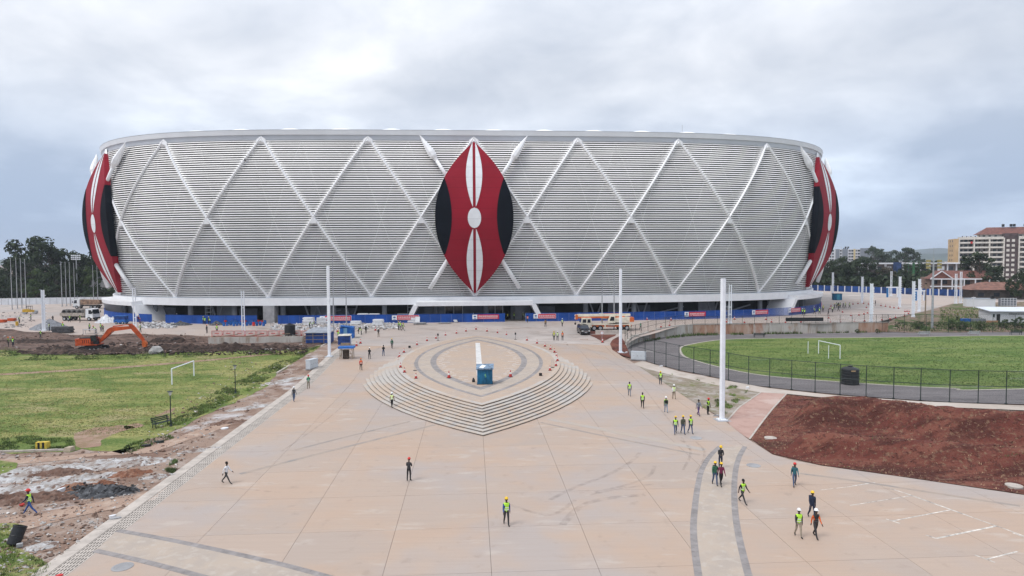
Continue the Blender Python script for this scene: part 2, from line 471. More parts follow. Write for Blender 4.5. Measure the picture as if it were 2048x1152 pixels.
M_BRICKPATH = ground_mat('pink_paving', [(0.40, 0.27, 0.23), ((0.35, 0.225, 0.19), 0.6, 0.54, 0.08), ((0.45, 0.34, 0.30), 0.2, 0.58, 0.08)], bump=0.2)
M_KERB = mat('kerb_concrete', (0.43, 0.385, 0.345), 0.1, 1.0, 0.85, bump=0.2)
M_PAVER = ground_mat('beige_pavers', [(0.40, 0.31, 0.245), ((0.37, 0.305, 0.26), 0.3, 0.52, 0.1), ((0.44, 0.36, 0.29), 1.5, 0.6, 0.08)], bump=0.1)
M_GREYPAVE = mat('grey_granite_pavers', (0.25, 0.23, 0.225), 0.12, 1.2, 0.8, rnd=0.06)
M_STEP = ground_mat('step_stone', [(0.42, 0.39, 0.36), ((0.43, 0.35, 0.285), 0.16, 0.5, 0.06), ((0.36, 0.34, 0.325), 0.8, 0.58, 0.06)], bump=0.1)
M_RISER = mat('step_riser', (0.17, 0.145, 0.125), 0.35, 0.5, 0.9)  # stains, dark joint and the shade of the riser face put into this colour
M_DARK = mat('dark_void', (0.012, 0.012, 0.012), 0.1, 1, 0.95)

# slab concrete: broom lines, sawn bays of slightly different mixes, stains
def slab_material():
    m, nd, lk = new_mat('plaza_slab')
    b = nd['Principled BSDF']; b.inputs['Roughness'].default_value = 0.62; b.inputs['Specular IOR Level'].default_value = 0.35
    g = N(nd, 'ShaderNodeNewGeometry'); oi = N(nd, 'ShaderNodeObjectInfo')
    def noise_(sc, st, det=5, off=0.0):
        mp = N(nd, 'ShaderNodeMapping'); mp.inputs['Scale'].default_value = st; mp.inputs['Location'].default_value = (off, off, 0)
        mp.inputs['Rotation'].default_value = (0, 0, -TH)
        lk.new(g.outputs['Position'], mp.inputs[0])
        n = N(nd, 'ShaderNodeTexNoise'); n.inputs['Scale'].default_value = sc; n.inputs['Detail'].default_value = det
        n.inputs['Roughness'].default_value = 0.6; lk.new(mp.outputs[0], n.inputs['Vector']); return n.outputs['Fac']
    def mr(v, a, b_, c, d):
        n = N(nd, 'ShaderNodeMapRange', interpolation_type='SMOOTHSTEP')
        for k, x in zip(('From Min', 'From Max', 'To Min', 'To Max'), (a, b_, c, d)): n.inputs[k].default_value = x
        lk.new(v, n.inputs['Value']); return n.outputs[0]
    def mix(f, a, b_, bl='MIX'):
        n = N(nd, 'ShaderNodeMixRGB', blend_type=bl)
        for i, x in ((0, f), (1, a), (2, b_)):
            if isinstance(x, tuple): n.inputs[i].default_value = (*x, 1)
            elif isinstance(x, float): n.inputs[i].default_value = x
            else: lk.new(x, n.inputs[i])
        return n.outputs[0]
    base = mix(oi.outputs['Random'], (0.405, 0.310, 0.246), (0.355, 0.290, 0.248))
    warm = mix(mr(noise_(0.09, (1, 1.3, 1)), .42, .62, 0, 1), base, (0.40, 0.295, 0.226))
    grey = mix(mr(noise_(0.06, (1, 1, 1), 4, 20.0), .48, .62, 0, .8), warm, (0.345, 0.305, 0.288))
    lines = mix(mr(noise_(1.3, (.13, 3.2, 1), 6), .40, .68, 0, .22), grey, (0.31, 0.245, 0.205))
    pale = mix(mr(noise_(0.33, (.7, 1.8, 1), 6, 7.0), .56, .70, 0, .5), lines, (0.45, 0.395, 0.35))
    spots = mix(mr(noise_(0.8, (1, 1, 1), 8, 3.0), .58, .72, 0, .42), pale, (0.27, 0.21, 0.17))
    lk.new(spots, b.inputs['Base Color'])
    bp = N(nd, 'ShaderNodeBump'); bp.inputs['Strength'].default_value = 0.12; bp.inputs['Distance'].default_value = 0.02
    lk.new(noise_(14.0, (.2, 2, 1), 3), bp.inputs['Height']); lk.new(bp.outputs[0], b.inputs['Normal'])
    return m
M_SLAB = slab_material()

# ------------------------------------------------------------------ sports field outline (its level is 0)
FENCE_NEAR = [G0(*p) for p in ((1262, 713), (1290, 721), (1309, 727.5), (1332, 733), (1358, 740), (1387.5, 745.5), (1420, 752), (1457, 760), (1497, 769),
                               (1539, 774), (1583, 779), (1630, 784), (1680, 789), (1732, 793), (1787, 797), (1841, 800.5), (1899, 804), (1956, 806), (2012, 807.5))]
dlast = FENCE_NEAR[-1] - FENCE_NEAR[-2]
while FENCE_NEAR[-1].x < 95: FENCE_NEAR.append(FENCE_NEAR[-1] + dlast)
WALL_CURVE = catmull([G0(*p) for p in ((1385, 669), (1350, 671), (1312, 676), (1282, 682.5), (1262, 689), (1250, 699))], 6)
WALL_STRAIGHT = [G0(1385, 669), G0(1640, 666.5), G0(1776, 664)]
FIELD = [(p.x, p.y) for p in FENCE_NEAR] + [(150, 90), (180, 150), tuple(G0(2048, 663)[:2])] + [(p.x, p.y) for p in WALL_STRAIGHT[::-1]] + [(p.x, p.y) for p in WALL_CURVE[1:]]
def near_field(x, y, d):
    if inside(x, y, FIELD): return True
    for k in range(8):
        if inside(x + d * math.cos(k * math.pi / 4), y + d * math.sin(k * math.pi / 4), FIELD): return True
    return False
def scrub_z(x, y): return 2.1 * ss((y - 146) / 16)

# the ground: one sheet out to the horizon
gb = MB()
xs = [-6000, -2500, -1000, -500, -300] + [x for x in range(-240, 261, 4)] + [320, 500, 1000, 2500, 6000]
ys = [-1500, -300, -60] + [y for y in range(0, 241, 4)] + [280, 350, 500, 800, 1500, 3000, 7000]
for y in ys:
    for x in xs:
        z = T(x, y) - .028
        if 0 < x < 240 and 40 < y < 170 and near_field(x, y, 5.5): z = min(z, -.1)
        if x > 60 and 120 < y < 175: z = min(z, scrub_z(x, y) - .1)
        if y > 800: z = 2.07
        gb.v.append((x, y, z))
nx = len(xs)
for j in range(len(ys) - 1):
    for i in range(nx - 1):
        a = j * nx + i; gb.f.append([a, a + 1, a + nx + 1, a + nx]); gb.m.append(0)
ground = tag(gb.build('ground', M_EARTH), kind='structure')

# apron of pale concrete all round the stadium
AP = [G(p[0], p[1]) for p in ((-300, 664), (0, 660), (90, 668), (220, 671), (330, 668), (420, 672), (600, 668), (700, 678))]
apron_poly = [(p.x, p.y) for p in AP] + [tuple(U(-24.9, 58)[:2]), tuple(U(24.5, 58)[:2]), tuple(G(1255, 688)[:2]), tuple(G(1285, 672.5)[:2]), tuple(G(1330, 660)[:2]), tuple(G(1385, 648)[:2])]
apron_poly += [(WALL_STRAIGHT[1].x, WALL_STRAIGHT[1].y + .2), tuple(G(1750, 645)[:2]), tuple(G(1850, 622)[:2]), tuple(G(1905, 607)[:2]), (300, 250), (300, 420), (-420, 420), (-420, 160)]
tag(drape('apron', apron_poly, 0.0, M_APRON, 4.0), kind='structure')
tag(drape('scrub_ground', [tuple(G(*p)[:2]) for p in ((1752, 646), (1850, 623), (1908, 608))] + [(300, 245), (300, 140), (180, 146), (90, 146.5), (WALL_STRAIGHT[2].x, WALL_STRAIGHT[2].y)], 0.03, M_SCRUB, 4.0, zf=scrub_z), kind='structure')

# dug-over building ground on the left, with humps
def dug_z(x, y): return T(x, y) + .45 * max(0, mnoise.fractal((x * .12, y * .22, 1.3), 1.0, 2.1, 4)) + .05
tag(drape('dug_ground', rough_edge([tuple(G(*p)[:2]) for p in ((-260, 690), (-260, 664), (0, 659), (95, 667), (210, 672), (330, 670), (425, 674), (610, 670), (640, 688), (615, 699), (500, 701), (375, 705), (250, 709), (150, 710), (75, 707), (0, 700))], 1.0, 2.0), 0.0, M_DUG, 1.5, zf=dug_z), kind='structure')

# left lawn, its worn path and bare patches
LAWN = rough_edge([tuple(G(*p)[:2]) for p in ((-420, 712), (-100, 702), (0, 699), (75, 706), (150, 711), (250, 708), (375, 705), (512, 701), (612, 699), (652, 688), (556, 747), (520, 778), (470, 806), (425, 824), (375, 852), (300, 879), (245, 908), (160, 897), (145, 903), (0, 903), (-420, 905))], 0.9, 1.6)
tag(drape('lawn', LAWN, 0.0, M_LAWN, 4.0), kind='structure')
M_BARE = ground_mat('bare_earth_path', [(0.27, 0.175, 0.13), ((0.21, 0.15, 0.09), 0.8, 0.5, 0.1), ((0.33, 0.24, 0.185), 0.4, 0.56, 0.1)], bump=0.4)
tag(strip(catmull([G(*p) for p in ((-200, 760), (0, 749), (120, 742), (250, 734), (400, 722), (512, 711), (560, 707))]), 1.3, .008).build('worn_path', M_BARE), kind='structure')
for q in (((148, 888), (150, 868), (190, 856), (240, 850), (262, 855), (235, 866), (205, 880), (200, 893), (165, 896)), ((250, 853), (275, 846), (286, 851), (262, 857)), ((305, 832), (330, 822), (352, 815), (340, 826), (318, 833))):
    tag(drape('bare_patch', rough_edge([tuple(G(*p)[:2]) for p in q], .5, .5), .01, M_BARE, 4.0), kind='structure')
# the stony strip between lawn and plaza
M_TRAIL = ground_mat('trodden_earth', [(0.345, 0.245, 0.19), ((0.29, 0.20, 0.155), 0.5, 0.52, 0.1), ((0.40, 0.31, 0.25), 0.9, 0.58, 0.08), ((0.45, 0.42, 0.40), 2.5, 0.68, 0.03)], bump=0.5, bscale=5)
tag(drape('trodden_track', rough_edge([tuple(G(*p)[:2]) for p in ((-250, 930), (0, 918), (120, 914), (220, 902), (330, 882), (430, 850), (470, 846), (380, 880), (300, 905), (200, 912), (80, 925), (-250, 945))], .4, .8), 0.0, M_TRAIL, 4.0), kind='structure')
tag(drape('trodden_track', rough_edge([tuple(G(*p)[:2]) for p in ((-250, 1060), (0, 1040), (120, 1015), (260, 992), (330, 975), (310, 1000), (200, 1022), (120, 1042), (0, 1070), (-250, 1100))], .4, .8), 0.0, M_TRAIL, 4.0), kind='structure')
M_WASH = ground_mat('cement_washed_ground', [(0.44, 0.435, 0.44), ((0.36, 0.34, 0.34), 0.9, 0.5, 0.1), ((0.52, 0.52, 0.53), 0.5, 0.58, 0.08), ((0.20, 0.16, 0.14), 2.0, 0.64, 0.04)], bump=0.7, bscale=5)
tag(drape('verge', rough_edge([tuple(G(*p)[:2]) for p in ((-200, 1085), (0, 1048), (40, 1052), (25, 1090), (60, 1110), (110, 1130), (70, 1200), (-200, 1240))], .4, .6), .006, M_LAWN, 4.0), kind='structure')
tag(drape('verge', rough_edge([tuple(G(*p)[:2]) for p in ((-200, 930), (0, 920), (35, 926), (30, 940), (0, 950), (-200, 960))], .3, .6), .006, M_LAWN, 4.0), kind='structure')

# ------------------------------------------------------------------ plaza: base sheet and single slabs
SU, SV = 5.88, 6.0
edge = [U(-23.0, -42), U(-23.0, 58), U(24.5, 58)]
right_edge = [G(*p) for p in ((1222, 690), (1240, 710), (1272, 729), (1325, 763), (1380, 800), (1450, 842), (1497, 879), (1520, 893), (1545, 909), (1580, 919), (1640, 931), (1800, 953), (2048, 990))] + [Vector((60, 38, 0)), Vector((60, 15, 0))]
PLAZA = [(p.x, p.y) for p in edge + right_edge] + [tuple(U(20, -45)[:2])]
plaza = tag(drape('plaza', PLAZA, -0.016, M_DARK, 2.0), kind='structure')
PU = [toU(*p) for p in PLAZA]
if area(PU) < 0: PU = PU[::-1]
for i in range(-4, 11):
    for j in range(-7, 11):
        u0, v0 = i * SU, -2.4 + j * SV
        c = clip_box(PU, max(u0, -23.0) + .010, u0 + SU - .010, v0 + .010, v0 + SV - .010)
        if len(c) < 3 or abs(area(c)) < .3: continue
        # laid in small bays so that a slab follows the slope
        mb = MB(); cen = U(sum(p[0] for p in c) / len(c), sum(p[1] for p in c) / len(c))
        nb = 3 if (u0 + SU > 8 and v0 > -8) else 1
        for a in range(nb):
            for b in range(2):
                half = clip_box(c, u0 + SU * a / nb, u0 + SU * (a + 1) / nb, v0 + SV * b / 2, v0 + SV * (b + 1) / 2)
                if len(half) < 3: continue
                mb.face([U(*p) - cen for p in half])
        for k in range(len(c)):
            p, q = U(*c[k]) - cen, U(*c[(k + 1) % len(c)]) - cen
            mb.face([p - Vector((0, 0, .06)), q - Vector((0, 0, .06)), q, p])
        mb.build('slab', M_SLAB, plaza, loc=cen)

# kerb and slotted drain along the left edge
kerb = tag(thing('kerb', 'k', 'kerb'), kind='structure')
for key in ('label', 'category'): del kerb[key]
for j in range(-14, 33):
    v0 = j * 3.0 - 1
    mb = MB(); cen = U(-24.5, v0 + 1.5)
    quad = [(-24.95, v0 + .015), (-24.1, v0 + .015), (-24.1, v0 + 2.985), (-24.95, v0 + 2.985)]
    top = [U(*p) - cen + Vector((0, 0, .035)) for p in quad]
    mb.face(top)
    for k in range(4):
        a, b = top[k], top[(k + 1) % 4]; mb.face([a - Vector((0, 0, .2)), b - Vector((0, 0, .2)), b, a])
    mb.build('kerb_stone', M_KERB, kerb, loc=cen)
drain = tag(drape('drain_channel', [tuple(U(u, v)[:2]) for u, v in ((-24.12, -43), (-22.98, -43), (-22.98, 97), (-24.12, 97))], -0.02, M_DARK, 4.0), kind='structure')
def drain_cover(pitch=.43, n=3):
    mb = MB(); rows = n; slots = 6; x0, x1 = -24.1, -23.0; sw, gap = .066, .18
    for r in range(rows):
        ya, yb = r * pitch + .055, (r + 1) * pitch - .055
        mb.box(((x0 + x1) / 2, r * pitch, -.02), (x1 - x0, .11, .04)) if r else None
        prev = x0
        for k in range(slots):
            xs_ = x0 + .065 + k * gap * .97
            mb.box(((prev + xs_) / 2, (ya + yb) / 2, -.02), (xs_ - prev, yb - ya, .04)); prev = xs_ + sw
        mb.box(((prev + x1) / 2, (ya + yb) / 2, -.02), (x1 - prev, yb - ya, .04))
    mb.box(((x0 + x1) / 2, .0275 + .002, -.02), (x1 - x0, .051, .04)); mb.box(((x0 + x1) / 2, rows * pitch - .0295, -.02), (x1 - x0, .051, .04))
    return mb.mesh('drain_cover', M_KERB)
dc = drain_cover()
v = -41.0
while v < 92:
    p, q = U(0, v), U(0, v + 1.29)
    zl = U(-23.5, v).z; zr = U(-23.5, v + 1.29).z
    o = link('drain_cover', dc, drain, (p.x, p.y, zl + .004)); o.rotation_euler = (math.atan2(zr - zl, 1.29), 0, TH); v += 1.29

# ------------------------------------------------------------------ the shield-shaped steps and their platform
LV = 41.0
def lens(d, n=26):
    r = 54.5 - d; hv = math.sqrt(max(.01, r * r - 37.0 ** 2)); a = math.asin(hv / r); pts = []
    for i in range(n + 1): t = -a + 2 * a * i / n; pts.append((r * math.cos(t) - 37, LV + r * math.sin(t)))
    for i in range(1, n): t = a - 2 * a * i / n; pts.append((-(r * math.cos(t) - 37), LV + r * math.sin(t)))
    return pts
steps = tag(thing('steps', 'x', 'x'), kind='structure')
for key in ('label', 'category'): del steps[key]
NS = 10
for k in range(NS):
    z = .141 * (k + 1) + (.004 if k == NS - 1 else 0)
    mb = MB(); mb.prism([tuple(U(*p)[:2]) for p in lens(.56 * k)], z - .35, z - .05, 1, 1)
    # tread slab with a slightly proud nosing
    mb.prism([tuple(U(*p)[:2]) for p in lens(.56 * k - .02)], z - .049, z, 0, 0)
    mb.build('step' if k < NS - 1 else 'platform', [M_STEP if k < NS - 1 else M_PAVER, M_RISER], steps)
ZP = .141 * NS + .004
def FP(x, y): return ZP
def lens_ring(d0, d1, name, material, off, n=30):
    a, b = lens(d0, n), lens(d1, n); L = len(a)
    grp = tag(thing(name, 'x', 'x'), kind='structure')
    for key in ('label', 'category'): del grp[key]
    for i in range(L):
        j = (i + 1) % L; g = 0.03
        mb = MB(); pts = []
        for s, c in ((a, 0), (b, 1)):
            p, q = Vector(s[i]), Vector(s[j]); dd = (q - p).normalized() * g
            pts.append((p + dd * .5, q - dd * .5))
        P4 = [pts[0][0], pts[0][1], pts[1][1], pts[1][0]]
        mb.prism([tuple(U(*p)[:2]) for p in P4], ZP - .01, ZP + off)
        mb.build('paver', material, grp)
    return grp
lens_ring(7.6, 8.15, 'outer_paving_ring', M_GREYPAVE, .006)
lens_ring(10.0, 10.9, 'inner_paving_ring', M_GREYPAVE, .006)
M_RINGPAVE = ground_mat('light_grey_pavers', [(0.395, 0.33, 0.275), ((0.355, 0.305, 0.265), 0.5, 0.5, 0.1), ((0.41, 0.36, 0.315), 1.5, 0.58, 0.08)], bump=0.1)
a, b = lens(8.15, 30), lens(10.0, 30); mb = MB()
for i in range(len(a)):
    j = (i + 1) % len(a)
    mb.face([U(*a[i], ZP + .003), U(*a[j], ZP + .003), U(*b[j], ZP + .003), U(*b[i], ZP + .003)])
tag(mb.build('paving_band', M_RINGPAVE), kind='structure')
a, b = lens(5.05, 30), lens(5.7, 30); mb = MB()
for i in range(len(a)):
    j = (i + 1) % len(a)
    mb.face([U(*a[i], ZP + .003), U(*a[j], ZP + .003), U(*b[j], ZP + .003), U(*b[i], ZP + .003)])
tag(mb.build('paving_edge_band', M_STEP), kind='structure')
# pale tactile strip down the middle: single tiles
M_TILE = mat('white_marble_tile', (0.62, 0.62, 0.61), 0.08, 2.0, 0.6, rnd=0.08)
centre_strip = tag(thing('centre_strip', 'x', 'x'), kind='structure')
for key in ('label', 'category'): del centre_strip[key]
for k in range(44):
    mb = MB(); v0 = 26 + k * .78
    mb.prism([tuple(U(u, vv)[:2]) for u, vv in ((-.42, v0), (.42, v0), (.42, v0 + .72), (-.42, v0 + .72))], ZP - .01, ZP + .006)
    mb.build('tile', M_TILE, centre_strip)
# short white dashes left and right inside the lens
for sgn in (-1, 1):
    grp = tag(thing('inlay_tiles', 'x', 'x'), kind='structure')
    for key in ('label', 'category'): del grp[key]
    for k in range(34):
        v0 = 22 + k * 1.05; w = .25 + .35 * (k % 3 == 0)
        hw = math.sqrt(max(1, 44.2 ** 2 - (v0 - LV) ** 2)) - 37 - 1.2
        if hw < 1.5: continue
        mb = MB(); mb.prism([tuple(U(sgn * (hw - w * (k % 2) * 1.4) + du, v0 + dv)[:2]) for du, dv in ((-w, 0), (w, 0), (w, .12), (-w, .12))], ZP - .01, ZP + .006)
        mb.build('tile', M_TILE, grp)

# grey paved bands sweeping across the slabs
def band(name, pxs, w, material, off, brick=None):
    pts = catmull([G(*p) for p in pxs], 6)
    if brick is None:
        return tag(strip(pts, w, off, step=.8).build(name, material), kind='structure')
    grp = tag(thing(name, 'x', 'x'), kind='structure')
    for key in ('label', 'category'): del grp[key]
    pl = [Vector((p.x, p.y)) for p in pts]; acc = [0]
    for i in range(1, len(pl)): acc.append(acc[-1] + (pl[i] - pl[i - 1]).length)
    def pos(s):
        for i in range(1, len(pl)):
            if s <= acc[i] or i == len(pl) - 1:
                t = (s - acc[i - 1]) / max(1e-6, acc[i] - acc[i - 1]); d = (pl[i] - pl[i - 1]).normalized()
                return pl[i - 1].lerp(pl[i], t), Vector((-d.y, d.x))
    s = 0
    while s + brick < acc[-1]:
        (p, n0), (q, n1) = pos(s + .01), pos(s + brick - .01)
        mb = MB(); P4 = [p - n0 * w / 2, q - n1 * w / 2, q + n1 * w / 2, p + n0 * w / 2]; cen = Vector((*((p + q) / 2), 0))
        top = [Vector((c.x, c.y, T(c.x, c.y) + off)) - cen for c in P4]
        mb.face(top)
        for k in range(4):
            a_, b_ = top[k], top[(k + 1) % 4]; mb.face([a_ - Vector((0, 0, .02)), b_ - Vector((0, 0, .02)), b_, a_])
        mb.build('paver', material, grp, loc=cen); s += brick
    return grp
A_IN = ((1440, 893), (1420, 912), (1404, 939), (1397, 965), (1391, 1004), (1387, 1064), (1397, 1152), (1420, 1260))
A_OUT = ((1490, 893), (1478, 915), (1470, 949), (1469, 1004), (1476, 1064), (1497, 1151), (1530, 1260))
ai, ao = catmull([G(*p) for p in A_IN], 6), catmull([G(*p) for p in A_OUT], 6)
mb = MB()
for i in range(min(len(ai), len(ao)) - 1):
    mb.face([Vector((p.x, p.y, T(p.x, p.y) + .006)) for p in (ai[i], ao[i], ao[i + 1], ai[i + 1])])
tag(mb.build('paved_walk', M_RINGPAVE), kind='structure')
band('paved_band', A_IN, .42, M_GREYPAVE, .010, .6)
band('paved_band', A_OUT, .42, M_GREYPAVE, .010, .6)
L_IN = ((235, 1061), (330, 1078), (450, 1103), (560, 1128), (650, 1152), (720, 1172))
L_OUT = ((190, 1101), (280, 1121), (370, 1144), (420, 1158), (500, 1185))
li, lo = catmull([G(*p) for p in L_IN], 6), catmull([G(*p) for p in ((190, 1101), (280, 1121), (340, 1136), (390, 1150), (430, 1162), (500, 1185))], 6)
mb = MB()
for i in range(min(len(li), len(lo)) - 1):
    mb.face([Vector((p.x, p.y, T(p.x, p.y) + .006)) for p in (li[i], lo[i], lo[i + 1], li[i + 1])])
tag(mb.build('paved_walk', M_RINGPAVE), kind='structure')
band('paved_band', L_IN, .42, M_GREYPAVE, .010, .6)
band('paved_band', L_OUT, .42, M_GREYPAVE, .010, .6)
M_FAINT = ground_mat('worn_grey_pavers', [(0.29, 0.255, 0.23), ((0.35, 0.29, 0.245), 0.5, 0.5, 0.1), ((0.25, 0.23, 0.215), 0.9, 0.58, 0.08)], bump=0.1)
M_FAINT2 = ground_mat('pale_grey_pavers', [(0.365, 0.325, 0.295), ((0.38, 0.32, 0.27), 0.4, 0.5, 0.1)], bump=0.1)
band('paved_band', ((1082, 845), (1180, 866), (1290, 888), (1400, 910)), .35, M_FAINT, .008)
band('paved_band', ((1098, 838), (1200, 858), (1310, 880), (1410, 900)), .9, M_FAINT2, .006)
band('paved_band', ((868, 850), (760, 877), (640, 907), (480, 948)), .42, M_FAINT, .008)
band('paved_band', ((820, 843), (700, 872), (590, 900)), .35, M_FAINT, .008)
band('paved_band', ((1600, 947), (1700, 960), (1850, 983), (2040, 1012)), .35, M_FAINT, .008)
# white setting-out lines on the right
M_LINE = mat('white_chalk_line', (0.55, 0.52, 0.48), 0.3, 2.5, 0.9)
for q, w in ((((1705, 972), (1750, 965)), .10), (((1780, 977), (1812, 987)), .09), (((1812, 987), (1940, 1033)), .14), (((1940, 1033), (2010, 1058), (2048, 1072)), .10), (((1700, 1011), (1825, 991)), .07), (((1772, 1038), (1800, 1047)), .10), (((1785, 1042), (1900, 1020)), .10),
             (((1852, 1070), (1872, 1077)), .12), (((1872, 1077), (1993, 1052)), .14), (((1950, 1110), (1990, 1125)), .10), (((1975, 1118), (2035, 1103)), .10), (((2025, 1066), (2048, 1074)), .1), (((1640, 980), (1705, 973)), .05)):
    tag(strip([G(*p) for p in q], w, .006).build('painted_line', M_LINE), kind='structure')
# tyre marks: rubber rubbed into the concrete
def rubber_mark():
    m, nd, lk = new_mat('tyre_rubber_marks'); b = nd['Principled BSDF']
    b.inputs['Base Color'].default_value = (0.16, 0.135, 0.125, 1); b.inputs['Roughness'].default_value = 0.8
    g = N(nd, 'ShaderNodeNewGeometry'); n = N(nd, 'ShaderNodeTexNoise'); n.inputs['Scale'].default_value = 1.6; n.inputs['Detail'].default_value = 8
    lk.new(g.outputs['Position'], n.inputs['Vector'])
    mr = N(nd, 'ShaderNodeMapRange'); mr.inputs['From Min'].default_value = .36; mr.inputs['From Max'].default_value = .75; mr.inputs['To Max'].default_value = .26
    lk.new(n.outputs['Fac'], mr.inputs['Value']); lk.new(mr.outputs[0], b.inputs['Alpha'])
    return m
M_TYRE = rubber_mark()
for q, w in ((((1360, 880), (1378, 893), (1380, 912), (1366, 940)), .22), (((1392, 884), (1407, 900), (1407, 920), (1392, 945)), .22), (((1280, 905), (1260, 925), (1215, 950), (1150, 975), (1100, 1000)), .35), (((1310, 930), (1300, 950), (1260, 968), (1190, 985)), .3),
             (((1290, 990), (1230, 995), (1180, 1005), (1150, 1022), (1125, 1050)), .5), (((1310, 968), (1240, 978), (1180, 990)), .25), (((880, 640), (960, 650), (1060, 652), (1140, 646)), .4), (((830, 655), (900, 664), (960, 668), (1010, 660)), .35), (((700, 800), (640, 850), (560, 905)), .16),
             (((1080, 700), (1150, 690), (1250, 740), (1330, 830), (1380, 900)), .18), (((330, 990), (420, 975), (560, 985)), .12), (((1020, 1010), (1100, 1030), (1150, 1000)), .3)):
    tag(strip(catmull([G(*p) for p in q]), w, .014).build('tyre_mark', M_TYRE), kind='structure')
# manholes
for i, (px, py, lab) in enumerate(((245, 1134, ''), (1541, 878, ''), (2028, 974, ''), (1507, 931, ''), (1392, 876, ''))):
    p = G(px, py); mb = MB(); h = .02 if i in (0, 3, 4) else .14
    mb.lathe([(.56, -.05), (.56, h), (.44, h + .004), (.40, h - .012), (.0, h - .012)], 24)
    o = mb.build('manhole_cover', M_KERB if h > .1 else CONC, loc=p)
    tag(o, ('grey round manhole cover in the paving at the bottom left corner', 'pale raised round manhole cover in red soil beside the pink path', 'pale raised round manhole cover in red soil at the right edge of the photo',
            'faint round manhole cover in the slabs above the man in teal', 'faint round manhole cover in the slabs right of the three yellow helmets')[i], 'manhole cover')

# ------------------------------------------------------------------ right side: field, track, paths, soil bed
tag(drape('running_track', FIELD, 0.0, M_TRACK, 6.0, zf=FLAT), kind='structure')
LAWN2 = [tuple(G0(*p)[:2]) for p in ((1360, 701), (1361, 696), (1375, 690), (1425, 681.5), (1475, 678), (1575, 676.5), (1786, 674.5), (2048, 671))] + [(160, 138), (150, 92)] + [tuple(G0(*p)[:2]) for p in ((2048, 778), (1911, 777), (1786, 771), (1681, 764), (1575, 756), (1500, 747), (1425, 731), (1375, 716), (1363, 708))]
LAWN2 = [(p.x, p.y) for p in catmull([Vector((*p, 0)) for p in LAWN2], 4)]
tag(drape('field_grass', rough_edge(LAWN2, .15, 1.5), .012, M_LAWN2, 6.0, zf=FLAT), kind='structure')
tag(strip(LAWN2 + [LAWN2[0]], .42, .03, zf=FLAT, step=2).build('track_kerb', M_KERB), kind='structure')
PATHP = [G(*p) for p in ((1268, 727), (1285, 722), (1358, 743), (1457, 762), (1539, 777), (1680, 792), (1841, 803), (2012, 810), (2300, 820))] + [G(*p) for p in ((2300, 838), (2048, 821), (1836, 812), (1686, 799), (1573, 788), (1522, 785), (1430, 770), (1325, 746), (1272, 731))]
tag(drape('path', PATHP, .022, M_PATH, 4.0), kind='structure')
tag(drape('pink_path', [G(*p) for p in ((1522, 785), (1573, 788), (1545, 818), (1520, 850), (1500, 878), (1488, 872), (1460, 850), (1455, 841), (1478, 815))], .016, M_BRICKPATH, 4.0), kind='structure')
for q in (((1573, 788), (1545, 818), (1520, 850), (1499, 879)), ((1522, 785), (1478, 815), (1455, 841))):
    mb = strip([G(*p) for p in q], .18, .05)
    tag(mb.build('path_edging', M_KERB), kind='structure')
M_ROUGHPLOT = ground_mat('rough_plot', [(0.25, 0.205, 0.165), ((0.19, 0.165, 0.115), 0.3, 0.5, 0.1), ((0.33, 0.30, 0.27), 0.6, 0.55, 0.08), ((0.14, 0.15, 0.05), 0.35, 0.60, 0.06), ((0.42, 0.40, 0.385), 1.1, 0.66, 0.04)], bump=0.6, bscale=4)
tag(drape('rough_plot', [G(*p) for p in ((1276, 732), (1325, 746), (1430, 770), (1522, 785), (1478, 815), (1452, 841), (1380, 800), (1325, 764))], .02, M_ROUGHPLOT, 4.0), kind='structure')
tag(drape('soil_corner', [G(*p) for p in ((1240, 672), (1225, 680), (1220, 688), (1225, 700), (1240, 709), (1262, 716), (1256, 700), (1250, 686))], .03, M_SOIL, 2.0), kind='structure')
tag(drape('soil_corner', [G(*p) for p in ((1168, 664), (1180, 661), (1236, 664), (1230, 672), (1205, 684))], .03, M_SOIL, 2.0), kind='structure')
# planted soil bed with its ridges
BED = [(p.x, p.y) for p in (G0(1573, 790), G0(1690, 801), G0(1840, 814), G0(2048, 824), Vector((75, 73, 0)), Vector((75, 44, 0)), G0(2048, 989), G0(1640, 930), G0(1545, 908), G0(1501, 878), G0(1522, 850), G0(1547, 818))]
RIDGES_OLD = [([G0(1640, 850), G0(1720, 846), G0(1850, 868), G0(2048, 885), G0(2300, 905)], 1.7, 3.6), ([G0(1610, 905), G0(1700, 912), G0(1850, 925), G0(2100, 945)], 1.1, 2.6), ([G0(1700, 822), G0(1800, 826), G0(1860, 836)], .8, 2.6)]
RIDGES = [(p_, h_ * 1.6, w_ * .62) for p_, h_, w_ in RIDGES_OLD]
def bed_z(x, y):
    z = .05; p = Vector((x, y))
    for path, h, w in RIDGES:
        best = 1e9
        for i in range(len(path) - 1):
            a, b = Vector(path[i][:2]), Vector(path[i + 1][:2]); t = max(0, min(1, (p - a).dot(b - a) / (b - a).length_squared))
            best = min(best, (p - a.lerp(b, t)).length)
        z = max(z, z * .3 + h * math.exp(-(best / w) ** 2))
    dmin = 1e9
    for i in range(len(BED)):
        a, b = Vector(BED[i]), Vector(BED[(i + 1) % len(BED)]); t = max(0, min(1, (p - a).dot(b - a) / (b - a).length_squared))
        dmin = min(dmin, (p - a.lerp(b, t)).length)
    return .03 + z * ss(dmin / 3.5) + .12 * ss(dmin / 2) * mnoise.fractal((x * .5, y * .5, 2.0), 1.0, 2.0, 3) + .07 * ss(dmin) * math.sin(y * 8.4 + .9 * math.sin(x * .3))
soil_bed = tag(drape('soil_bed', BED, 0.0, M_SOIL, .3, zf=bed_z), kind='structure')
soil_bed.data.polygons.foreach_set('use_smooth', [True] * len(soil_bed.data.polygons))

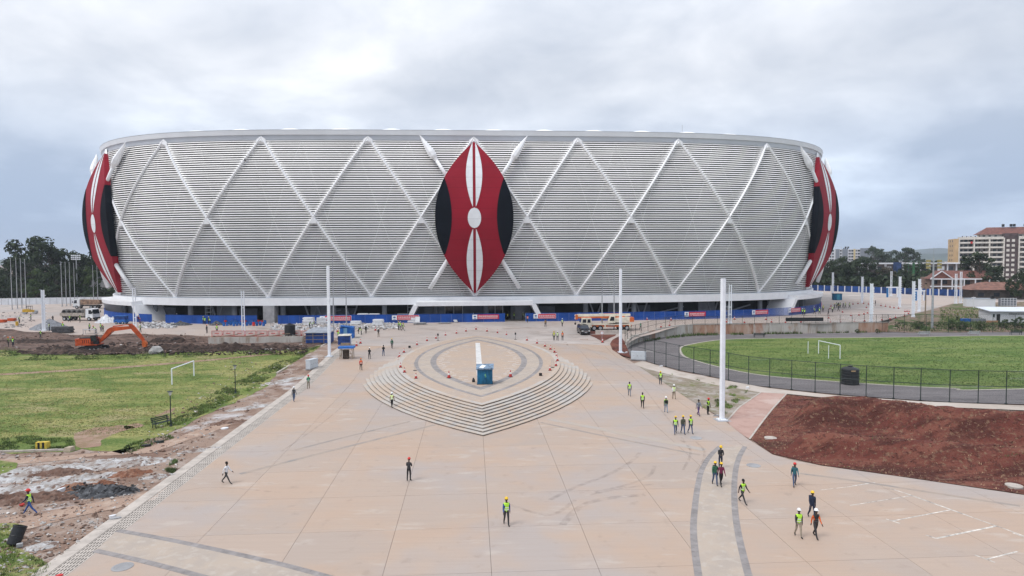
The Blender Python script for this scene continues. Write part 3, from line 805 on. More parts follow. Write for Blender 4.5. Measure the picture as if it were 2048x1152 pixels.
# ================================================================== the stadium
SA, SB, SN, SCX, SCY, SL = 111.206, 127.96, 4.214, -16.704, 283.478, 24.829
_n = 8000; _pts = []
for i in range(_n + 1):
    t = -math.pi / 2 - math.pi + 2 * math.pi * i / _n; c, s = math.cos(t), math.sin(t)
    _pts.append((SA * math.copysign(abs(c) ** (2 / SN), c), SB * math.copysign(abs(s) ** (2 / SN), s)))
_s = [0.0]
for i in range(_n): _s.append(_s[-1] + math.hypot(_pts[i + 1][0] - _pts[i][0], _pts[i + 1][1] - _pts[i][1]))
_mid = _s[_n // 2]; _s = [v - _mid for v in _s]; PERIM = _s[-1] - _s[0]
import bisect
def plan(s):
    s = (s - _s[0]) % PERIM + _s[0]
    i = max(1, min(_n - 1, bisect.bisect(_s, s)))
    a, b = _pts[i - 1], _pts[i]; t = (s - _s[i - 1]) / max(1e-9, _s[i] - _s[i - 1])
    lo, hi = _pts[max(0, i - 12)], _pts[min(_n, i + 11)]
    tx, ty = hi[0] - lo[0], hi[1] - lo[1]; l = math.hypot(tx, ty); tx /= l; ty /= l
    return a[0] + (b[0] - a[0]) * t, a[1] + (b[1] - a[1]) * t, tx, ty
CT, ST_ = math.cos(TH), math.sin(TH)
_cache = {}
def S(k, d, z):
    """point on the stadium: k bays from the front centre, d metres outward of the rim line, height z; relative to the stadium base"""
    key = round(k * 4000)
    if key not in _cache: _cache[key] = plan(k * SL)
    x, y, tx, ty = _cache[key]; x += ty * d; y -= tx * d
    return Vector((x * CT - y * ST_, x * ST_ + y * CT, z))
def SFRAME(k):
    x, y, tx, ty = plan(k * SL)
    return Vector((tx * CT - ty * ST_, tx * ST_ + ty * CT, 0)), Vector((ty * CT + tx * ST_, ty * ST_ - tx * CT, 0))
ZB, ZM, ZT = 8.2, 26.2, 45.3
def dz(z):
    """outward bow of the facade"""
    t = (z - ZB) / (ZT - ZB)
    return -2.285 * (1 - t) * (1 - 2 * t) + 2.134 * 4 * t * (1 - t) + 0.0 * t
SO = Vector((SCX, SCY, 0))
stadium = thing('stadium', 'huge oval stadium wrapped in white slats and diamond lattice with red shields', 'stadium', SO)
K0, K1 = -6.4, 6.4
def zf(t): return ZB + (ZT - ZB) * t
def sweep(mb, rings, closed=False, mi=0):
    """rings: list of equal length point rows"""
    b = len(mb.v); n = len(rings[0])
    for r in rings: mb.v += [tuple(p) for p in r]
    for i in range(len(rings) - 1):
        for j in range(n - 1 if not closed else n):
            k = (j + 1) % n
            mb.f.append([b + i * n + j, b + i * n + k, b + (i + 1) * n + k, b + (i + 1) * n + j]); mb.m.append(mi)
# slats: each one runs right round the visible side, thickening where it meets a beam
NSL = 70; PITCHZ = (ZT - ZB) / NSL
ks = [K0 + i * (K1 - K0) / 460 for i in range(461)]
for j in range(NSL):
    zc_ = ZB + (j + .5) * PITCHZ; t = (ZT + .66 - zc_) / (ZT + .66 - ZB); d = dz(zc_)
    mb = MB(); rows = []
    for k in ks:
        dist = min(abs((k - t + .5) % 1 - .5), abs((k + t + .5) % 1 - .5)) * SL
        near = max(0.0, 1 - max(0, dist - .3) / .8)
        hh = PITCHZ * (.285 + .15 * near ** 1.5); out = .12 * near
        rows.append([S(k, d - .13 + out, zc_ + hh), S(k, d + .13 + out, zc_ - hh * .8), S(k, d + .08 + out, zc_ - hh), S(k, d - .17, zc_ + hh * .6)])
    sweep(mb, rows, closed=True)
    mb.build('slat', SLAT, stadium, smooth=False)
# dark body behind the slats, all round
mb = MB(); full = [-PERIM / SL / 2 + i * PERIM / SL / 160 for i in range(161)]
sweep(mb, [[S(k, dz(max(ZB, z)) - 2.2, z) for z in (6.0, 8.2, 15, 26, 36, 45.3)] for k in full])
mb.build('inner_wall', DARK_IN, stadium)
# secondary bracing behind the slats
for kk in range(-24, 25):
    k0 = kk * .25 + .125
    if kk % 2 == 0: continue
    for sg in (-1, 1):
        mb = MB(); mb.tube([S(k0 + sg * .5 * i / 6, dz(zf(1 - i / 6)) - .30, zf(1 - i / 6)) for i in range(7)], .06, 4)
        mb.build('brace', STEEL, stadium)
# the big lattice: ridge beams
ZA = ZT + .66
def beam_mesh(k0, sg):
    mb = MB(); rows = []
    for i in range(25):
        f = i / 24; z = ZA - (ZA - ZB) * f; k = k0 + sg * f; d = dz(min(z, ZT))
        tx, nn = SFRAME(k); w = .29
        rows.append([S(k, d + .24, z) - tx * w * 1.15, S(k, d + .58, z) - tx * .08, S(k, d + .58, z) + tx * .08, S(k, d + .24, z) + tx * w * 1.15])
    sweep(mb, rows)
    return mb
for k0 in range(-6, 7):
    for sg in (-1, 1): beam_mesh(k0, sg).build('beam', WHITE, stadium)
    mb = MB(); d = dz(ZT); tx, nn = SFRAME(k0)
    a, b, c, dd = S(k0, d + .30, ZA + .25), S(k0, d + .85, ZA - .9) - tx * .02, S(k0, d + .42, ZA - 1.7) - tx * 1.15, S(k0, d + .42, ZA - 1.7) + tx * 1.15
    e_ = S(k0, d + .42, ZA - .55) - tx * 1.1; f_ = S(k0, d + .42, ZA - .55) + tx * 1.1
    mb.face([a, e_, c, b]); mb.face([a, b, dd, f_]); mb.face([b, c, dd])
    mb.build('apex_cap', WHITE, stadium)
    # gusset under the crossing between bays and foot of the V
    zx = ZA - (ZA - ZB) * .5; d = dz(zx); kx = k0 + .5; tx, nn = SFRAME(kx)
    mb = MB(); mb.face([S(kx, d + .6, zx), S(kx, d + .48, zx - 1.5) - tx * .82, S(kx, d + .48, zx - 1.5) + tx * .82]); mb.build('gusset', WHITE, stadium)
    d = dz(ZB); tx, nn = SFRAME(k0); mb = MB()
    mb.face([S(k0, d + .4, ZB + 1.6) - tx * 1.2, S(k0, d + .5, ZB - .02) - tx * .5, S(k0, d + .5, ZB - .02) + tx * .5, S(k0, d + .4, ZB + 1.6) + tx * 1.2]); mb.build('gusset', WHITE, stadium)
# fascia bands under the roof edge, in panels' two tones
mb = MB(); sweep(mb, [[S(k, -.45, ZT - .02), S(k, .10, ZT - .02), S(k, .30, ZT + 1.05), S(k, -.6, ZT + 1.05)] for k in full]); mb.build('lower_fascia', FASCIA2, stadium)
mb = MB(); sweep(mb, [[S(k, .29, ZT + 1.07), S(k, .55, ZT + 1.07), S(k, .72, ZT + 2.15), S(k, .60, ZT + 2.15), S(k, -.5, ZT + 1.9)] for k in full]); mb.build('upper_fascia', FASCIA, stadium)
mb = MB(); sweep(mb, [[S(k, .56, ZT + 2.151), S(k, .74, ZT + 2.151), S(k, .74, ZT + 2.25), S(k, .56, ZT + 2.25)] for k in full], closed=True); mb.build('roof_edge_flashing', STEEL, stadium)
# roof membrane ring and its cushions
MEMB = mat('roof_membrane', (0.86, 0.87, 0.88), 0.02, 0.3, 0.5)
mb = MB(); sweep(mb, [[S(k, .5, ZT + 1.8), S(k, -14, ZT + 2.1), S(k, -42, ZT + 2.5)] for k in full]); mb.build('roof_membrane', MEMB, stadium)
for i in range(-11, 12):
    k = i * .5 + .2; tx, nn = SFRAME(k); mb = MB(); c = S(k, -8.0, 0)
    n1, n2 = 14, 7
    for a in range(n2 + 1):
        ph = math.pi / 2 * a / n2
        for b in range(n1):
            th_ = 2 * math.pi * b / n1; r = math.cos(ph)
            p = c + tx * (5.1 * r * math.cos(th_)) + nn * (6.5 * r * math.sin(th_)); mb.v.append((p.x, p.y, ZT + 1.7 + 2.2 * math.sin(ph)))
    for a in range(n2):
        for b in range(n1): mb.f.append([a * n1 + b, a * n1 + (b + 1) % n1, (a + 1) * n1 + (b + 1) % n1, (a + 1) * n1 + b]); mb.m.append(0)
    mb.build('roof_cushion', MEMB, stadium, smooth=True)
mb = MB(); p = S(2.1, -3, ZT + 3.1); mb.tube([p, p + Vector((0, 0, 1.8))], .05, 5); mb.build('lightning_rod', STEEL, stadium)
# base band and entrance canopies
mb = MB(); sweep(mb, [[S(k, -6.5, 6.25), S(k, -1.35, 6.25), S(k, -1.25, 8.02), S(k, -3.4, 8.06)] for k in full]); mb.build('base_band', WHITE, stadium)
mb = MB(); sweep(mb, [[S(k, -2.2, 8.062), S(k, -1.5, 8.062), S(k, -1.5, 8.18), S(k, -2.2, 8.18)] for k in full], closed=True); mb.build('base_trim', FASCIA2, stadium)
for kc in (-8, -4, 0, 4, 8):
    w = .56
    cv = [kc - w + 2 * w * i / 24 for i in range(25)]
    mb = MB(); sweep(mb, [[S(k, -1.4, 6.05), S(k, 1.3, 6.05), S(k, 1.4, 7.0), S(k, -1.2, 7.25)] for k in cv], closed=True)
    for k in (cv[0], cv[-1]): mb.face([S(k, -1.4, 6.05), S(k, 1.3, 6.05), S(k, 1.4, 7.0), S(k, -1.2, 7.25)])
    mb.build('canopy', WHITE, stadium)
    for sg in (-1, 1):
        mb = MB(); k = kc + sg * w
        t0, n0 = SFRAME(k)
        tp = [S(k, -6.3, 6.24) + t0 * sg * -.5, S(k, 1.25, 6.24) + t0 * sg * -.5, S(k, 1.25, 6.24) + t0 * sg * .75, S(k, -6.3, 6.24) + t0 * sg * .75]
        bt = [p + t0 * sg * 2.2 + Vector((0, 0, 1.9 - 6.24)) - n0 * (.6 if i in (1, 2) else 0) for i, p in enumerate(tp)]
        mb.add(tp + bt, [(0, 1, 2, 3), (7, 6, 5, 4), (0, 4, 5, 1), (1, 5, 6, 2), (2, 6, 7, 3), (3, 7, 4, 0)]); mb.build('slanted_leg', WHITE, stadium)
# ground floor: recessed wall, columns, grey infill walls, braces
mb = MB(); sweep(mb, [[S(k, -11, 1.8), S(k, -11, 6.3)] for k in full]); mb.build('recessed_wall', DARK_IN, stadium)
mb = MB(); sweep(mb, [[S(k, -2.0, 6.20), S(k, -11.2, 6.20)] for k in full]); mb.build('soffit', DCONC, stadium)
for i in range(-22, 23):
    k = i * .25 + .11
    if i % 2 == 0:
        mb = MB(); p = S(k, -4.0, 1.9); mb.cyl((p.x, p.y, 4.05), .62, 4.3, 14); mb.build('column', MCONC, stadium, smooth=False)
    if i % 4 in (1, 2):
        k2 = k + .2; mb = MB()
        q = [S(k, -6.0, 0), S(k2, -6.0, 0), S(k2, -6.3, 0), S(k, -6.3, 0)]
        mb.prism([(p.x, p.y) for p in q], 1.9, 6.1 if i % 4 == 1 else 5.2); mb.build('infill_wall', DCONC if i % 4 == 2 else MCONC, stadium)
for k in (-1.62, -1.5, -1.22, 1.22, 1.52, 1.70, -2.6, 2.5):
    t0, n0 = SFRAME(k)
    for sg in (-1, 1):
        mb = MB(); a = S(k, -4.8, 2.4); b = S(k, -4.8, 6.2) + t0 * sg * 1.5; mb.bar(a + t0 * sg * .2, b, .34); mb.build('strut', MCONC, stadium)
for k in (1.2, 1.75, -1.75, 2.6):
    mb = MB(); mb.bar(S(k, -5.4, 2.6), S(k + .42, -5.4, 4.8), .4, .3); mb.build('stair_stringer', MCONC, stadium)
# front door opening with grey walls
for k0, k1, m_ in ((-.50, -.30, MCONC), (-.12, .12, DCONC), (.40, .50, MCONC)):
    q = [S(k0, -4.4, 0), S(k1, -4.4, 0), S(k1, -4.8, 0), S(k0, -4.8, 0)]; mb = MB(); mb.prism([(p.x, p.y) for p in q], 1.9, 6.1); mb.build('entrance_wall', m_, stadium)
for k0, k1 in ((-.30, -.12), (.12, .28)):
    q = [S(k0, -4.5, 0), S(k1, -4.5, 0), S(k1, -4.6, 0), S(k0, -4.6, 0)]; mb = MB(); mb.prism([(p.x, p.y) for p in q], 1.9, 6.1); mb.build('entrance_glass', GLASS, stadium)
    for k in (k0 + .003, (k0 + k1) / 2, k1 - .003):
        mb = MB(); p = S(k, -4.4, 0); mb.bar((p.x, p.y, 1.9), (p.x, p.y, 6.1), .14); mb.build('mullion', STEEL, stadium)
q = [S(-2.04, -1.0, 0), S(-1.93, -1.0, 0), S(-1.93, -3.6, 0), S(-2.04, -3.6, 0)]; mb = MB(); mb.prism([(p.x, p.y) for p in q], 1.9, 6.24); mb.build('concrete_pier', CONC, stadium)
# corner drums behind the canopies: vertical grey panels
for kc in (-4, 4):
    for i in range(12):
        k0 = kc - .52 + i * .0866; q = [S(k0 + .002, -3.3, 0), S(k0 + .084, -3.3, 0), S(k0 + .084, -3.6, 0), S(k0 + .002, -3.6, 0)]
        if i in (5, 6): continue
        mb = MB(); mb.prism([(p.x, p.y) for p in q], 1.9, 6.1); mb.build('cladding_panel', MCONC, stadium)

# ------------------------------------------------------------------ shields and spears
SHB, SHT, SHW = 8.9, 44.6, 9.05
def sh_w(v): return 1 - abs(2 * v - 1) ** 2.15
def shield(kc):
    tx, nn = SFRAME(kc); O = S(kc, 0, 0)
    turn = Matrix.Rotation(R(5) * (kc < 0) - R(5) * (kc > 0), 3, 'Z'); tx, nn = turn @ tx, turn @ nn
    if kc: O = O - nn * 1.0 + tx * (1.3 if kc < 0 else -1.3)
    root = bpy.data.objects.new('shield', None); col.objects.link(root); root.parent = stadium
    def depth(v, u): z = SHT + (SHB - SHT) * v; return dz(z) + 2.1 + .7 * math.sin(math.pi * v) + .3 * math.sin(math.pi * v) * (1 - u * u)
    def P(u, v, lift=0.0): return O + tx * (u * SHW) + nn * (depth(v, u) + lift) + Vector((0, 0, SHT + (SHB - SHT) * v))
    def piece(name, material, lo, hi, v0, v1, lift, nv=36, nu=6):
        mb = MB(); rows = []
        for i in range(nv + 1):
            v = v0 + (v1 - v0) * i / nv; a, b = lo(v), hi(v)
            rows.append([P(a + (b - a) * j / nu, v, lift) for j in range(nu + 1)])
        sweep(mb, rows); return mb.build(name, material, root, smooth=True)
    piece('red_face', RED, lambda v: -sh_w(v), lambda v: sh_w(v), 0.0005, .9995, 0, 70, 14)
    lob = lambda v: min(sh_w(v), .575 + .18 * ((v - .49) / .245) ** 2)
    v0, v1 = .243, .737
    piece('black_lobe', BLACK, lambda v: lob(v), lambda v: sh_w(v), v0, v1, .06)
    piece('black_lobe', BLACK, lambda v: -sh_w(v), lambda v: -lob(v), v0, v1, .06)
    for a, b in ((.006, .432), (.572, .99)):
        pet = lambda v, a=a, b=b: .036 + .172 * max(0, math.sin(math.pi * (v - a) / (b - a))) ** .85
        piece('white_petal', SWHITE, lambda v: .036, pet, a, b, .07)
        piece('white_petal', SWHITE, lambda v, p=pet: -p(v), lambda v: -.036, a, b, .07)
    el_ = lambda v: .17 * math.sqrt(max(0, 1 - ((v - .503) / .066) ** 2))
    piece('white_disc', SWHITE, lambda v: -el_(v), el_, .437, .569, .08, 24)
    # sides and back give the shield its thickness
    for sg in (-1, 1):
        for v_a, v_b, m_ in ((.0005, v0, RED), (v0, v1, BLACK), (v1, .9995, RED)):
            mb = MB(); rows = []
            for i in range(21):
                v = v_a + (v_b - v_a) * i / 20; u = sg * sh_w(v); p = P(u, v, .06 if m_ is BLACK else 0); z = SHT + (SHB - SHT) * v
                th_ = 1.1 + .4 * math.sin(math.pi * v); rows.append([p, p - nn * th_])
            sweep(mb, rows); mb.build('side_panel', m_, root)
    mb = MB(); rows = []
    for i in range(31):
        v = .0005 + .999 * i / 30; th_ = 1.1 + .4 * math.sin(math.pi * v)
        rows.append([P(u * sh_w(v), v) - nn * th_ for u in (-1, 0, 1)])
    sweep(mb, rows); mb.build('back_panel', DCONC, root)
    for v in (.25, .5, .75):
        for sg in (-.5, .5):
            mb = MB(); p = P(sg * sh_w(v), v) - nn * 1.2; mb.bar(p, p - nn * 2.2, .3); mb.build('bracket', STEELW, root)
    # spears
    for sg in (-1, 1):
        sp = bpy.data.objects.new('spear', None); col.objects.link(sp); sp.parent = stadium
        def SPp(f):
            k = kc + sg * (-.512 + .96 * f); z = 46.3 + (9.6 - 46.3) * f
            base = S(k, dz(min(z, ZT)) + 1.15, z)
            flat = O + tx * (sg * (-.512 + .96 * f) * SL) + nn * (dz(min(z, ZT)) + 1.15) + Vector((0, 0, z))
            return base.lerp(flat, .3 if kc else .0)
        if kc == 0 or True:
            mb = MB(); mb.tube([SPp(f) for f in (.165, .24, .33)], .42, 10); mb.build('shaft', WHITE, sp, smooth=True)
            mb = MB(); mb.tube([SPp(f) for f in (.70, .8, .9, .985)], .52, 10); mb.build('shaft', WHITE, sp, smooth=True)
            mb = MB(); mb.tube([SPp(f) for f in (0, .03, .07, .115, .14, .155, .17)], [.04, .36, .68, .95, .85, .52, .42], 8); mb.build('spear_head', WHITE, sp)
            for f in (.2, .30, .75, .93):
                p = SPp(f); k = kc + sg * (-.512 + .96 * f); t0, n0 = SFRAME(k); mb = MB(); mb.bar(p, p - n0 * 1.1 + Vector((0, 0, .2)), .2); mb.build('bracket', STEELW, sp)
for kc in (-4, 0, 4): shield(kc)

# ================================================================== site hoarding, banners
def k_of(px, d=0.3, z=2.1):
    lo, hi = -4.9, 4.9
    def X(k):
        p = S(k, d, z) + SO; dzv = z - CAM_H; zc2 = p.y * math.cos(PITCH) - dzv * math.sin(PITCH); yc = dzv * math.cos(PITCH) + p.y * math.sin(PITCH)
        return 1024 + FPX * p.x / zc2 * math.cos(ROLL) + FPX * yc / zc2 * math.sin(ROLL)
    for _ in range(40):
        m = (lo + hi) / 2
        if X(m) < px: lo = m
        else: hi = m
    return (lo + hi) / 2
HD = .9
def hoarding(px0, px1, label):
    k0 = k_of(px0, HD) if px0 > 215 else -4.62; k1 = k_of(px1, HD) if px1 < 1630 else 4.62
    p0 = S((k0 + k1) / 2, HD, 0) + SO; root = thing('hoarding', label, 'fence', (p0.x, p0.y, 2.1), 0, 'blue site hoardings round the stadium')
    n = max(1, round((k1 - k0) * SL / 2.6))
    for i in range(n):
        a, b = S(k0 + (k1 - k0) * i / n, HD, 0) + SO - p0, S(k0 + (k1 - k0) * (i + 1) / n, HD, 0) + SO - p0
        dd = (b - a).normalized(); nn = Vector((dd.y, -dd.x, 0)); mb = MB(); L = (b - a).length - .02
        for r in range(13):                       # corrugated sheet
            q0 = a + dd * (.01 + L * r / 13); q1 = a + dd * (.01 + L * (r + .55) / 13); q2 = a + dd * (.01 + L * (r + 1) / 13)
            mb.face([q0 + Vector((0, 0, -.05)), q1 + Vector((0, 0, -.05)), q1 + Vector((0, 0, 2.0)), q0 + Vector((0, 0, 2.0))])
            mb.face([q1 + Vector((0, 0, -.05)), q2 - nn * .06 + Vector((0, 0, -.05)), q2 - nn * .06 + Vector((0, 0, 2.0)), q1 + Vector((0, 0, 2.0))])
        mb.build('sheet_panel', HOARD, root)
        mb = MB(); mb.bar(a - nn * .08 + Vector((0, 0, -.05)), a - nn * .08 + Vector((0, 0, 2.02)), .06); mb.build('post', STEEL, root)
    mb = MB(); m_ = 24
    for i in range(m_):
        a, b = S(k0 + (k1 - k0) * i / m_, HD + .02, 0) + SO - p0, S(k0 + (k1 - k0) * (i + 1) / m_, HD + .02, 0) + SO - p0
        mb.bar(a + Vector((0, 0, 2.02)), b + Vector((0, 0, 2.02)), .07, .05)
    mb.build('top_rail', HOARD, root)
    return root
hoarding(208, 304, 'blue sheet hoarding curving under the left corner shield')
hoarding(331, 514, 'blue sheet hoarding behind the stacked blue and red bundles')
hoarding(556, 1010, 'long blue sheet hoarding left of the main stadium doorway')
hoarding(1051, 1640, 'longest blue sheet hoarding from the doorway to the right corner')
B_RED = mat('banner_red', (0.52, 0.018, 0.05), 0.08, 2, 0.6)
B_WHITE = mat('banner_white', (0.72, 0.73, 0.75), 0.04, 2, 0.6)
B_BLUE = mat('banner_logo_blue', (0.02, 0.10, 0.30), 0.05, 2, 0.6)
B_INK = mat('sign_ink_black', (0.03, 0.03, 0.035), 0.05, 2, 0.7)
def glyph(mb, o, ux, uz, w, rnd, lift):
    """one dense square character of short strokes"""
    for k in range(3):
        z = (.12 + .36 * k) * w; mb.face([o + ux * (.06 * w) + uz * z + lift, o + ux * (.94 * w) + uz * z + lift, o + ux * (.94 * w) + uz * (z + .13 * w) + lift, o + ux * (.06 * w) + uz * (z + .13 * w) + lift])
    for x in (rnd.uniform(.1, .3), rnd.uniform(.55, .8)):
        mb.face([o + ux * (x * w) + uz * (.05 * w) + lift, o + ux * ((x + .13) * w) + uz * (.05 * w) + lift, o + ux * ((x + .13) * w) + uz * (.95 * w) + lift, o + ux * (x * w) + uz * (.95 * w) + lift])
BAN = ((640, 703, 'red banner with white lettering behind the tall left pole and flagpoles', 13, 1), (784, 838, 'red banner with white lettering above the stacked white panels', 11, 1), (945, 998, 'red banner with white lettering beside the main doorway', 10, 0),
       (1067, 1112, 'red banner with a white rim on the hoarding right of the doorway', 9, 1), (1198, 1241, 'red banner with white lettering above the mobile crane', 9, 0), (1369, 1411, 'red banner with white lettering left of the tallest white pole', 9, 0),
       (1504, 1536, 'red banner with white lettering above the white ladder post', 8, 0), (1577, 1601, 'narrow red banner next to the last one at the right corner', 7, 0), (1627, 1642, 'smallest red banner at the right end of the hoarding', 5, 0))
for i, (a, b, lab, nch, rim) in enumerate(BAN):
    kk0, kk1 = k_of(a, HD + .1), k_of(b, HD + .1) if b < 1640 else 4.5
    p0, p1 = S(kk0, HD + .12, 0) + SO, S(kk1, HD + .12, 0) + SO; L = (p1 - p0).length; dd = (p1 - p0) / L; nn = Vector((dd.y, -dd.x, 0))
    root = thing('banner', lab, 'banner', (p0.x, p0.y, 2.1), 0, 'red banners on the hoarding'); uz = Vector((0, 0, 1)); z0, h = .72, 1.08
    def panel(x0, x1, za, zb, lift, name, m_):
        mb = MB(); q = [dd * x0 + nn * lift + uz * za, dd * x1 + nn * lift + uz * za, dd * x1 + nn * lift + uz * zb, dd * x0 + nn * lift + uz * zb]
        mb.add(q + [v - nn * .02 for v in q], [(0, 1, 2, 3), (7, 6, 5, 4), (0, 4, 5, 1), (1, 5, 6, 2), (2, 6, 7, 3), (3, 7, 4, 0)]); return mb.build(name, m_, root)
    lw = min(.2 * L, 1.15)
    panel(0, lw, z0, z0 + h, .02, 'logo_panel', B_WHITE)
    mb = MB(); c = dd * (lw / 2) + uz * (z0 + h * .58) + nn * .03
    for t in range(10):
        t0, t1 = 2 * math.pi * t / 10, 2 * math.pi * (t + 1) / 10
        mb.face([c, c + dd * .32 * math.cos(t0) + uz * .2 * math.sin(t0), c + dd * .32 * math.cos(t1) + uz * .2 * math.sin(t1)])
    q = dd * (lw * .25) + uz * (z0 + .12) + nn * .03
    mb.face([q, q + dd * lw * .5, q + dd * lw * .5 + uz * .12, q + uz * .12]); mb.build('logo', B_BLUE, root)
    if rim: panel(lw + .02, L, z0 - .05, z0 + h + .05, .012, 'banner_rim', B_WHITE)
    panel(lw + .05, L - (.08 if rim else 0), z0, z0 + h, .03, 'red_cloth', B_RED)
    mb = MB(); rr = random.Random(i); cw = min(.62, (L - lw - .5) / nch)
    for c_ in range(nch): glyph(mb, dd * (lw + .25 + c_ * (L - lw - .5) / nch) + uz * (z0 + .42), dd, uz, cw * .92, rr, nn * .037)
    q = dd * (lw + .3) + uz * (z0 + .16) + nn * .037
    for c_ in range(nch * 2):
        w_ = (L - lw - .6) / (nch * 2); mb.face([q + dd * c_ * w_, q + dd * (c_ * w_ + w_ * .7), q + dd * (c_ * w_ + w_ * .7) + uz * .13, q + dd * c_ * w_ + uz * .13])
    mb.build('lettering', B_WHITE, root)

# ================================================================== tall lighting masts
def solid_mast(px, py, label, h=14.9, w=.47):
    p = G(px, py); root = thing('light_mast', label, 'light pole', p, 0.1, 'tall plain white masts beside the plaza')
    mb = MB(); n = 6
    for i in range(n):                            # box column with slightly rounded corners and joint lines
        z0, z1 = .12 + (h - .12) * i / n, .12 + (h - .12) * (i + 1) / n - .015
        c = w / 2; b = .08; pts = [(-c + b, -c), (c - b, -c), (c, -c + b), (c, c - b), (c - b, c), (-c + b, c), (-c, c - b), (-c, -c + b)]; mb.prism(pts, z0, z1)
    mb.build('column', STEELW, root)
    mb = MB(); mb.box((0, 0, .06), (w + .45, w + .45, .12)); mb.build('base_plate', STEELW, root)
    for sx in (-1, 1):
        for sy in (-1, 1): mb = MB(); mb.cyl((sx * (w / 2 + .13), sy * (w / 2 + .13), .16), .04, .1, 6); mb.build('anchor_bolt', STEEL, root)
    mb = MB(); mb.box((0, 0, -.1), (w + 1.0, w + 1.0, .24)); mb.build('footing', CONC, root)
    mb = MB(); mb.box((w / 2 + .01, 0, h * .62), (.03, .2, .35)); mb.build('inspection_hatch', STEEL, root)
    mb = MB(); mb.box((0, 0, h + .02), (w * .7, w * .7, .05)); mb.build('cap', STEEL, root)
    return root
solid_mast(1444, 840, 'tallest plain white mast standing where the pink path meets the plaza')
solid_mast(1241, 705, 'plain white mast at the corner of the dark soil by the track fence')
solid_mast(659, 713, 'plain white mast beside the blue sheds on the left')
def ladder_mast(px, py, label, h=9.0, rotz=0.0, w=.5, filled=False, z=None):
    p = G(px, py); root = thing('ladder_mast', label, 'light pole', p, rotz, 'white twin-leg lighting posts on the apron')
    for sx in (-1, 1):
        mb = MB(); mb.box((sx * w / 2, 0, h / 2), (.17, .2, h)); mb.build('leg', STEELW, root)
    for i in range(6 if not filled else 14):
        z_ = .5 + i * (h - .7) / (5 if not filled else 13); mb = MB(); mb.box((0, 0, z_), (w - .17, .12, .14)); mb.build('rung', STEELW, root)
    if filled:
        mb = MB(); mb.box((0, .04, h / 2), (w - .2, .05, h * .98)); mb.build('infill_plate', STEELW, root)
        for i in range(11):
            mb = MB(); mb.box((w / 2 + .2, 0, 1.6 + i * .62), (.22, .16, .14)); mb.build('lamp_bracket', STEELW, root)
    mb = MB(); mb.box((0, 0, .12), (w + .35, .5, .34)); mb.build('base_block', STEELW, root)
    mb = MB(); mb.bar((-w / 2, 0, h), (-w / 2 - .4, 0, h + .02), .06); mb.build('cable_arm', STEEL, root)
    return root
for px, py, lab, h, rz, fl in ((88, 662, 'white studded post beside the grey gravel heap at the far left', 9.0, .2, True), (270, 654, 'white twin-leg post in front of the left corner hoarding', 8.9, .15, False), (487, 668, 'white twin-leg post behind the red barriers', 9.1, 0, False),
                               (1460, 647, 'white twin-leg post just right of the tallest mast, beyond the wall', 8.9, 0, False), (1742, 645, 'white studded post right above the retaining wall', 9.0, -.3, True), (1724, 606, 'white studded post left of its twin, far out on the right apron', 8.7, -.3, True),
                               (1799, 614, 'white plain post near the blue gantry on the right apron', 9.2, -.3, True), (1826, 634, 'white post in front of the green mast, nearest the wooden pole', 9.0, -.3, True), (1838, 623, 'white studded post just behind the one in front of the green mast', 9.0, -.3, True),
                               (1782, 592, 'white twin-leg post standing inside the blue gantry', 9.6, 0, False), (1911, 607, 'left of the two white twin-leg posts below the apartment block', 9.6, 0, False), (1921, 606, 'right of the two white twin-leg posts below the apartment block', 10.2, 0, False),
                               (1665, 597, 'white post beside the teal cabin next to the right shield', 9.6, 0, True)):
    ladder_mast(px, py, lab, h, rz, filled=fl)
# ================================================================== flag poles
FLAGM = mat('flagpole_steel', (0.36, 0.37, 0.39), 0.08, 3, 0.4, metal=0.3)
def flagpole(px, py, h, label, group):
    p = G(px, py); root = thing('flagpole', label, 'flagpole', p, 0, group)
    mb = MB(); mb.tube([(0, 0, .1), (0, 0, h * .5), (0, 0, h)], [.13, .10, .06], 8); mb.build('pole', FLAGM, root)
    mb = MB(); mb.lathe([(.02, -.02), (.11, .04), (.13, .12), (.08, .2), (.01, .24)], 8, (0, 0, h)); mb.build('finial', FLAGM, root)
    mb = MB(); mb.lathe([(.32, 0), (.32, .1), (.2, .14), (.16, .3)], 12); mb.build('base', FLAGM, root)
    mb = MB(); mb.tube([(.14, 0, .6), (.1, 0, h - .1)], .012, 4); mb.build('halyard', B_WHITE, root)
for i, (px, py, h) in enumerate(((24.5, 619, 16), (35, 617.5, 16), (44, 616.5, 15.8), (52.5, 615.5, 15.6), (124.5, 613, 14.8), (133, 612, 14.6), (141, 611, 14.5), (150, 610.5, 14.2), (187.5, 608, 13.4), (196, 607, 13.2))):
    flagpole(px, py, h, ('first', 'second', 'third', 'fourth', 'fifth', 'sixth', 'seventh', 'eighth', 'ninth', 'tenth')[i] + ' from the left of ten thin grey flagpoles before the dark trees', 'flagpoles at the far left')
for px, py, lab in ((667.5, 667, 'left flagpole of the pair behind the blue sheds'), (693, 655, 'right flagpole of the pair behind the blue sheds'), (1204, 659, 'left flagpole of the pair rising in front of the mobile crane'), (1228, 660, 'right flagpole of the pair rising in front of the mobile crane')):
    flagpole(px, py, 16.2, lab, 'flagpoles flanking the plaza')

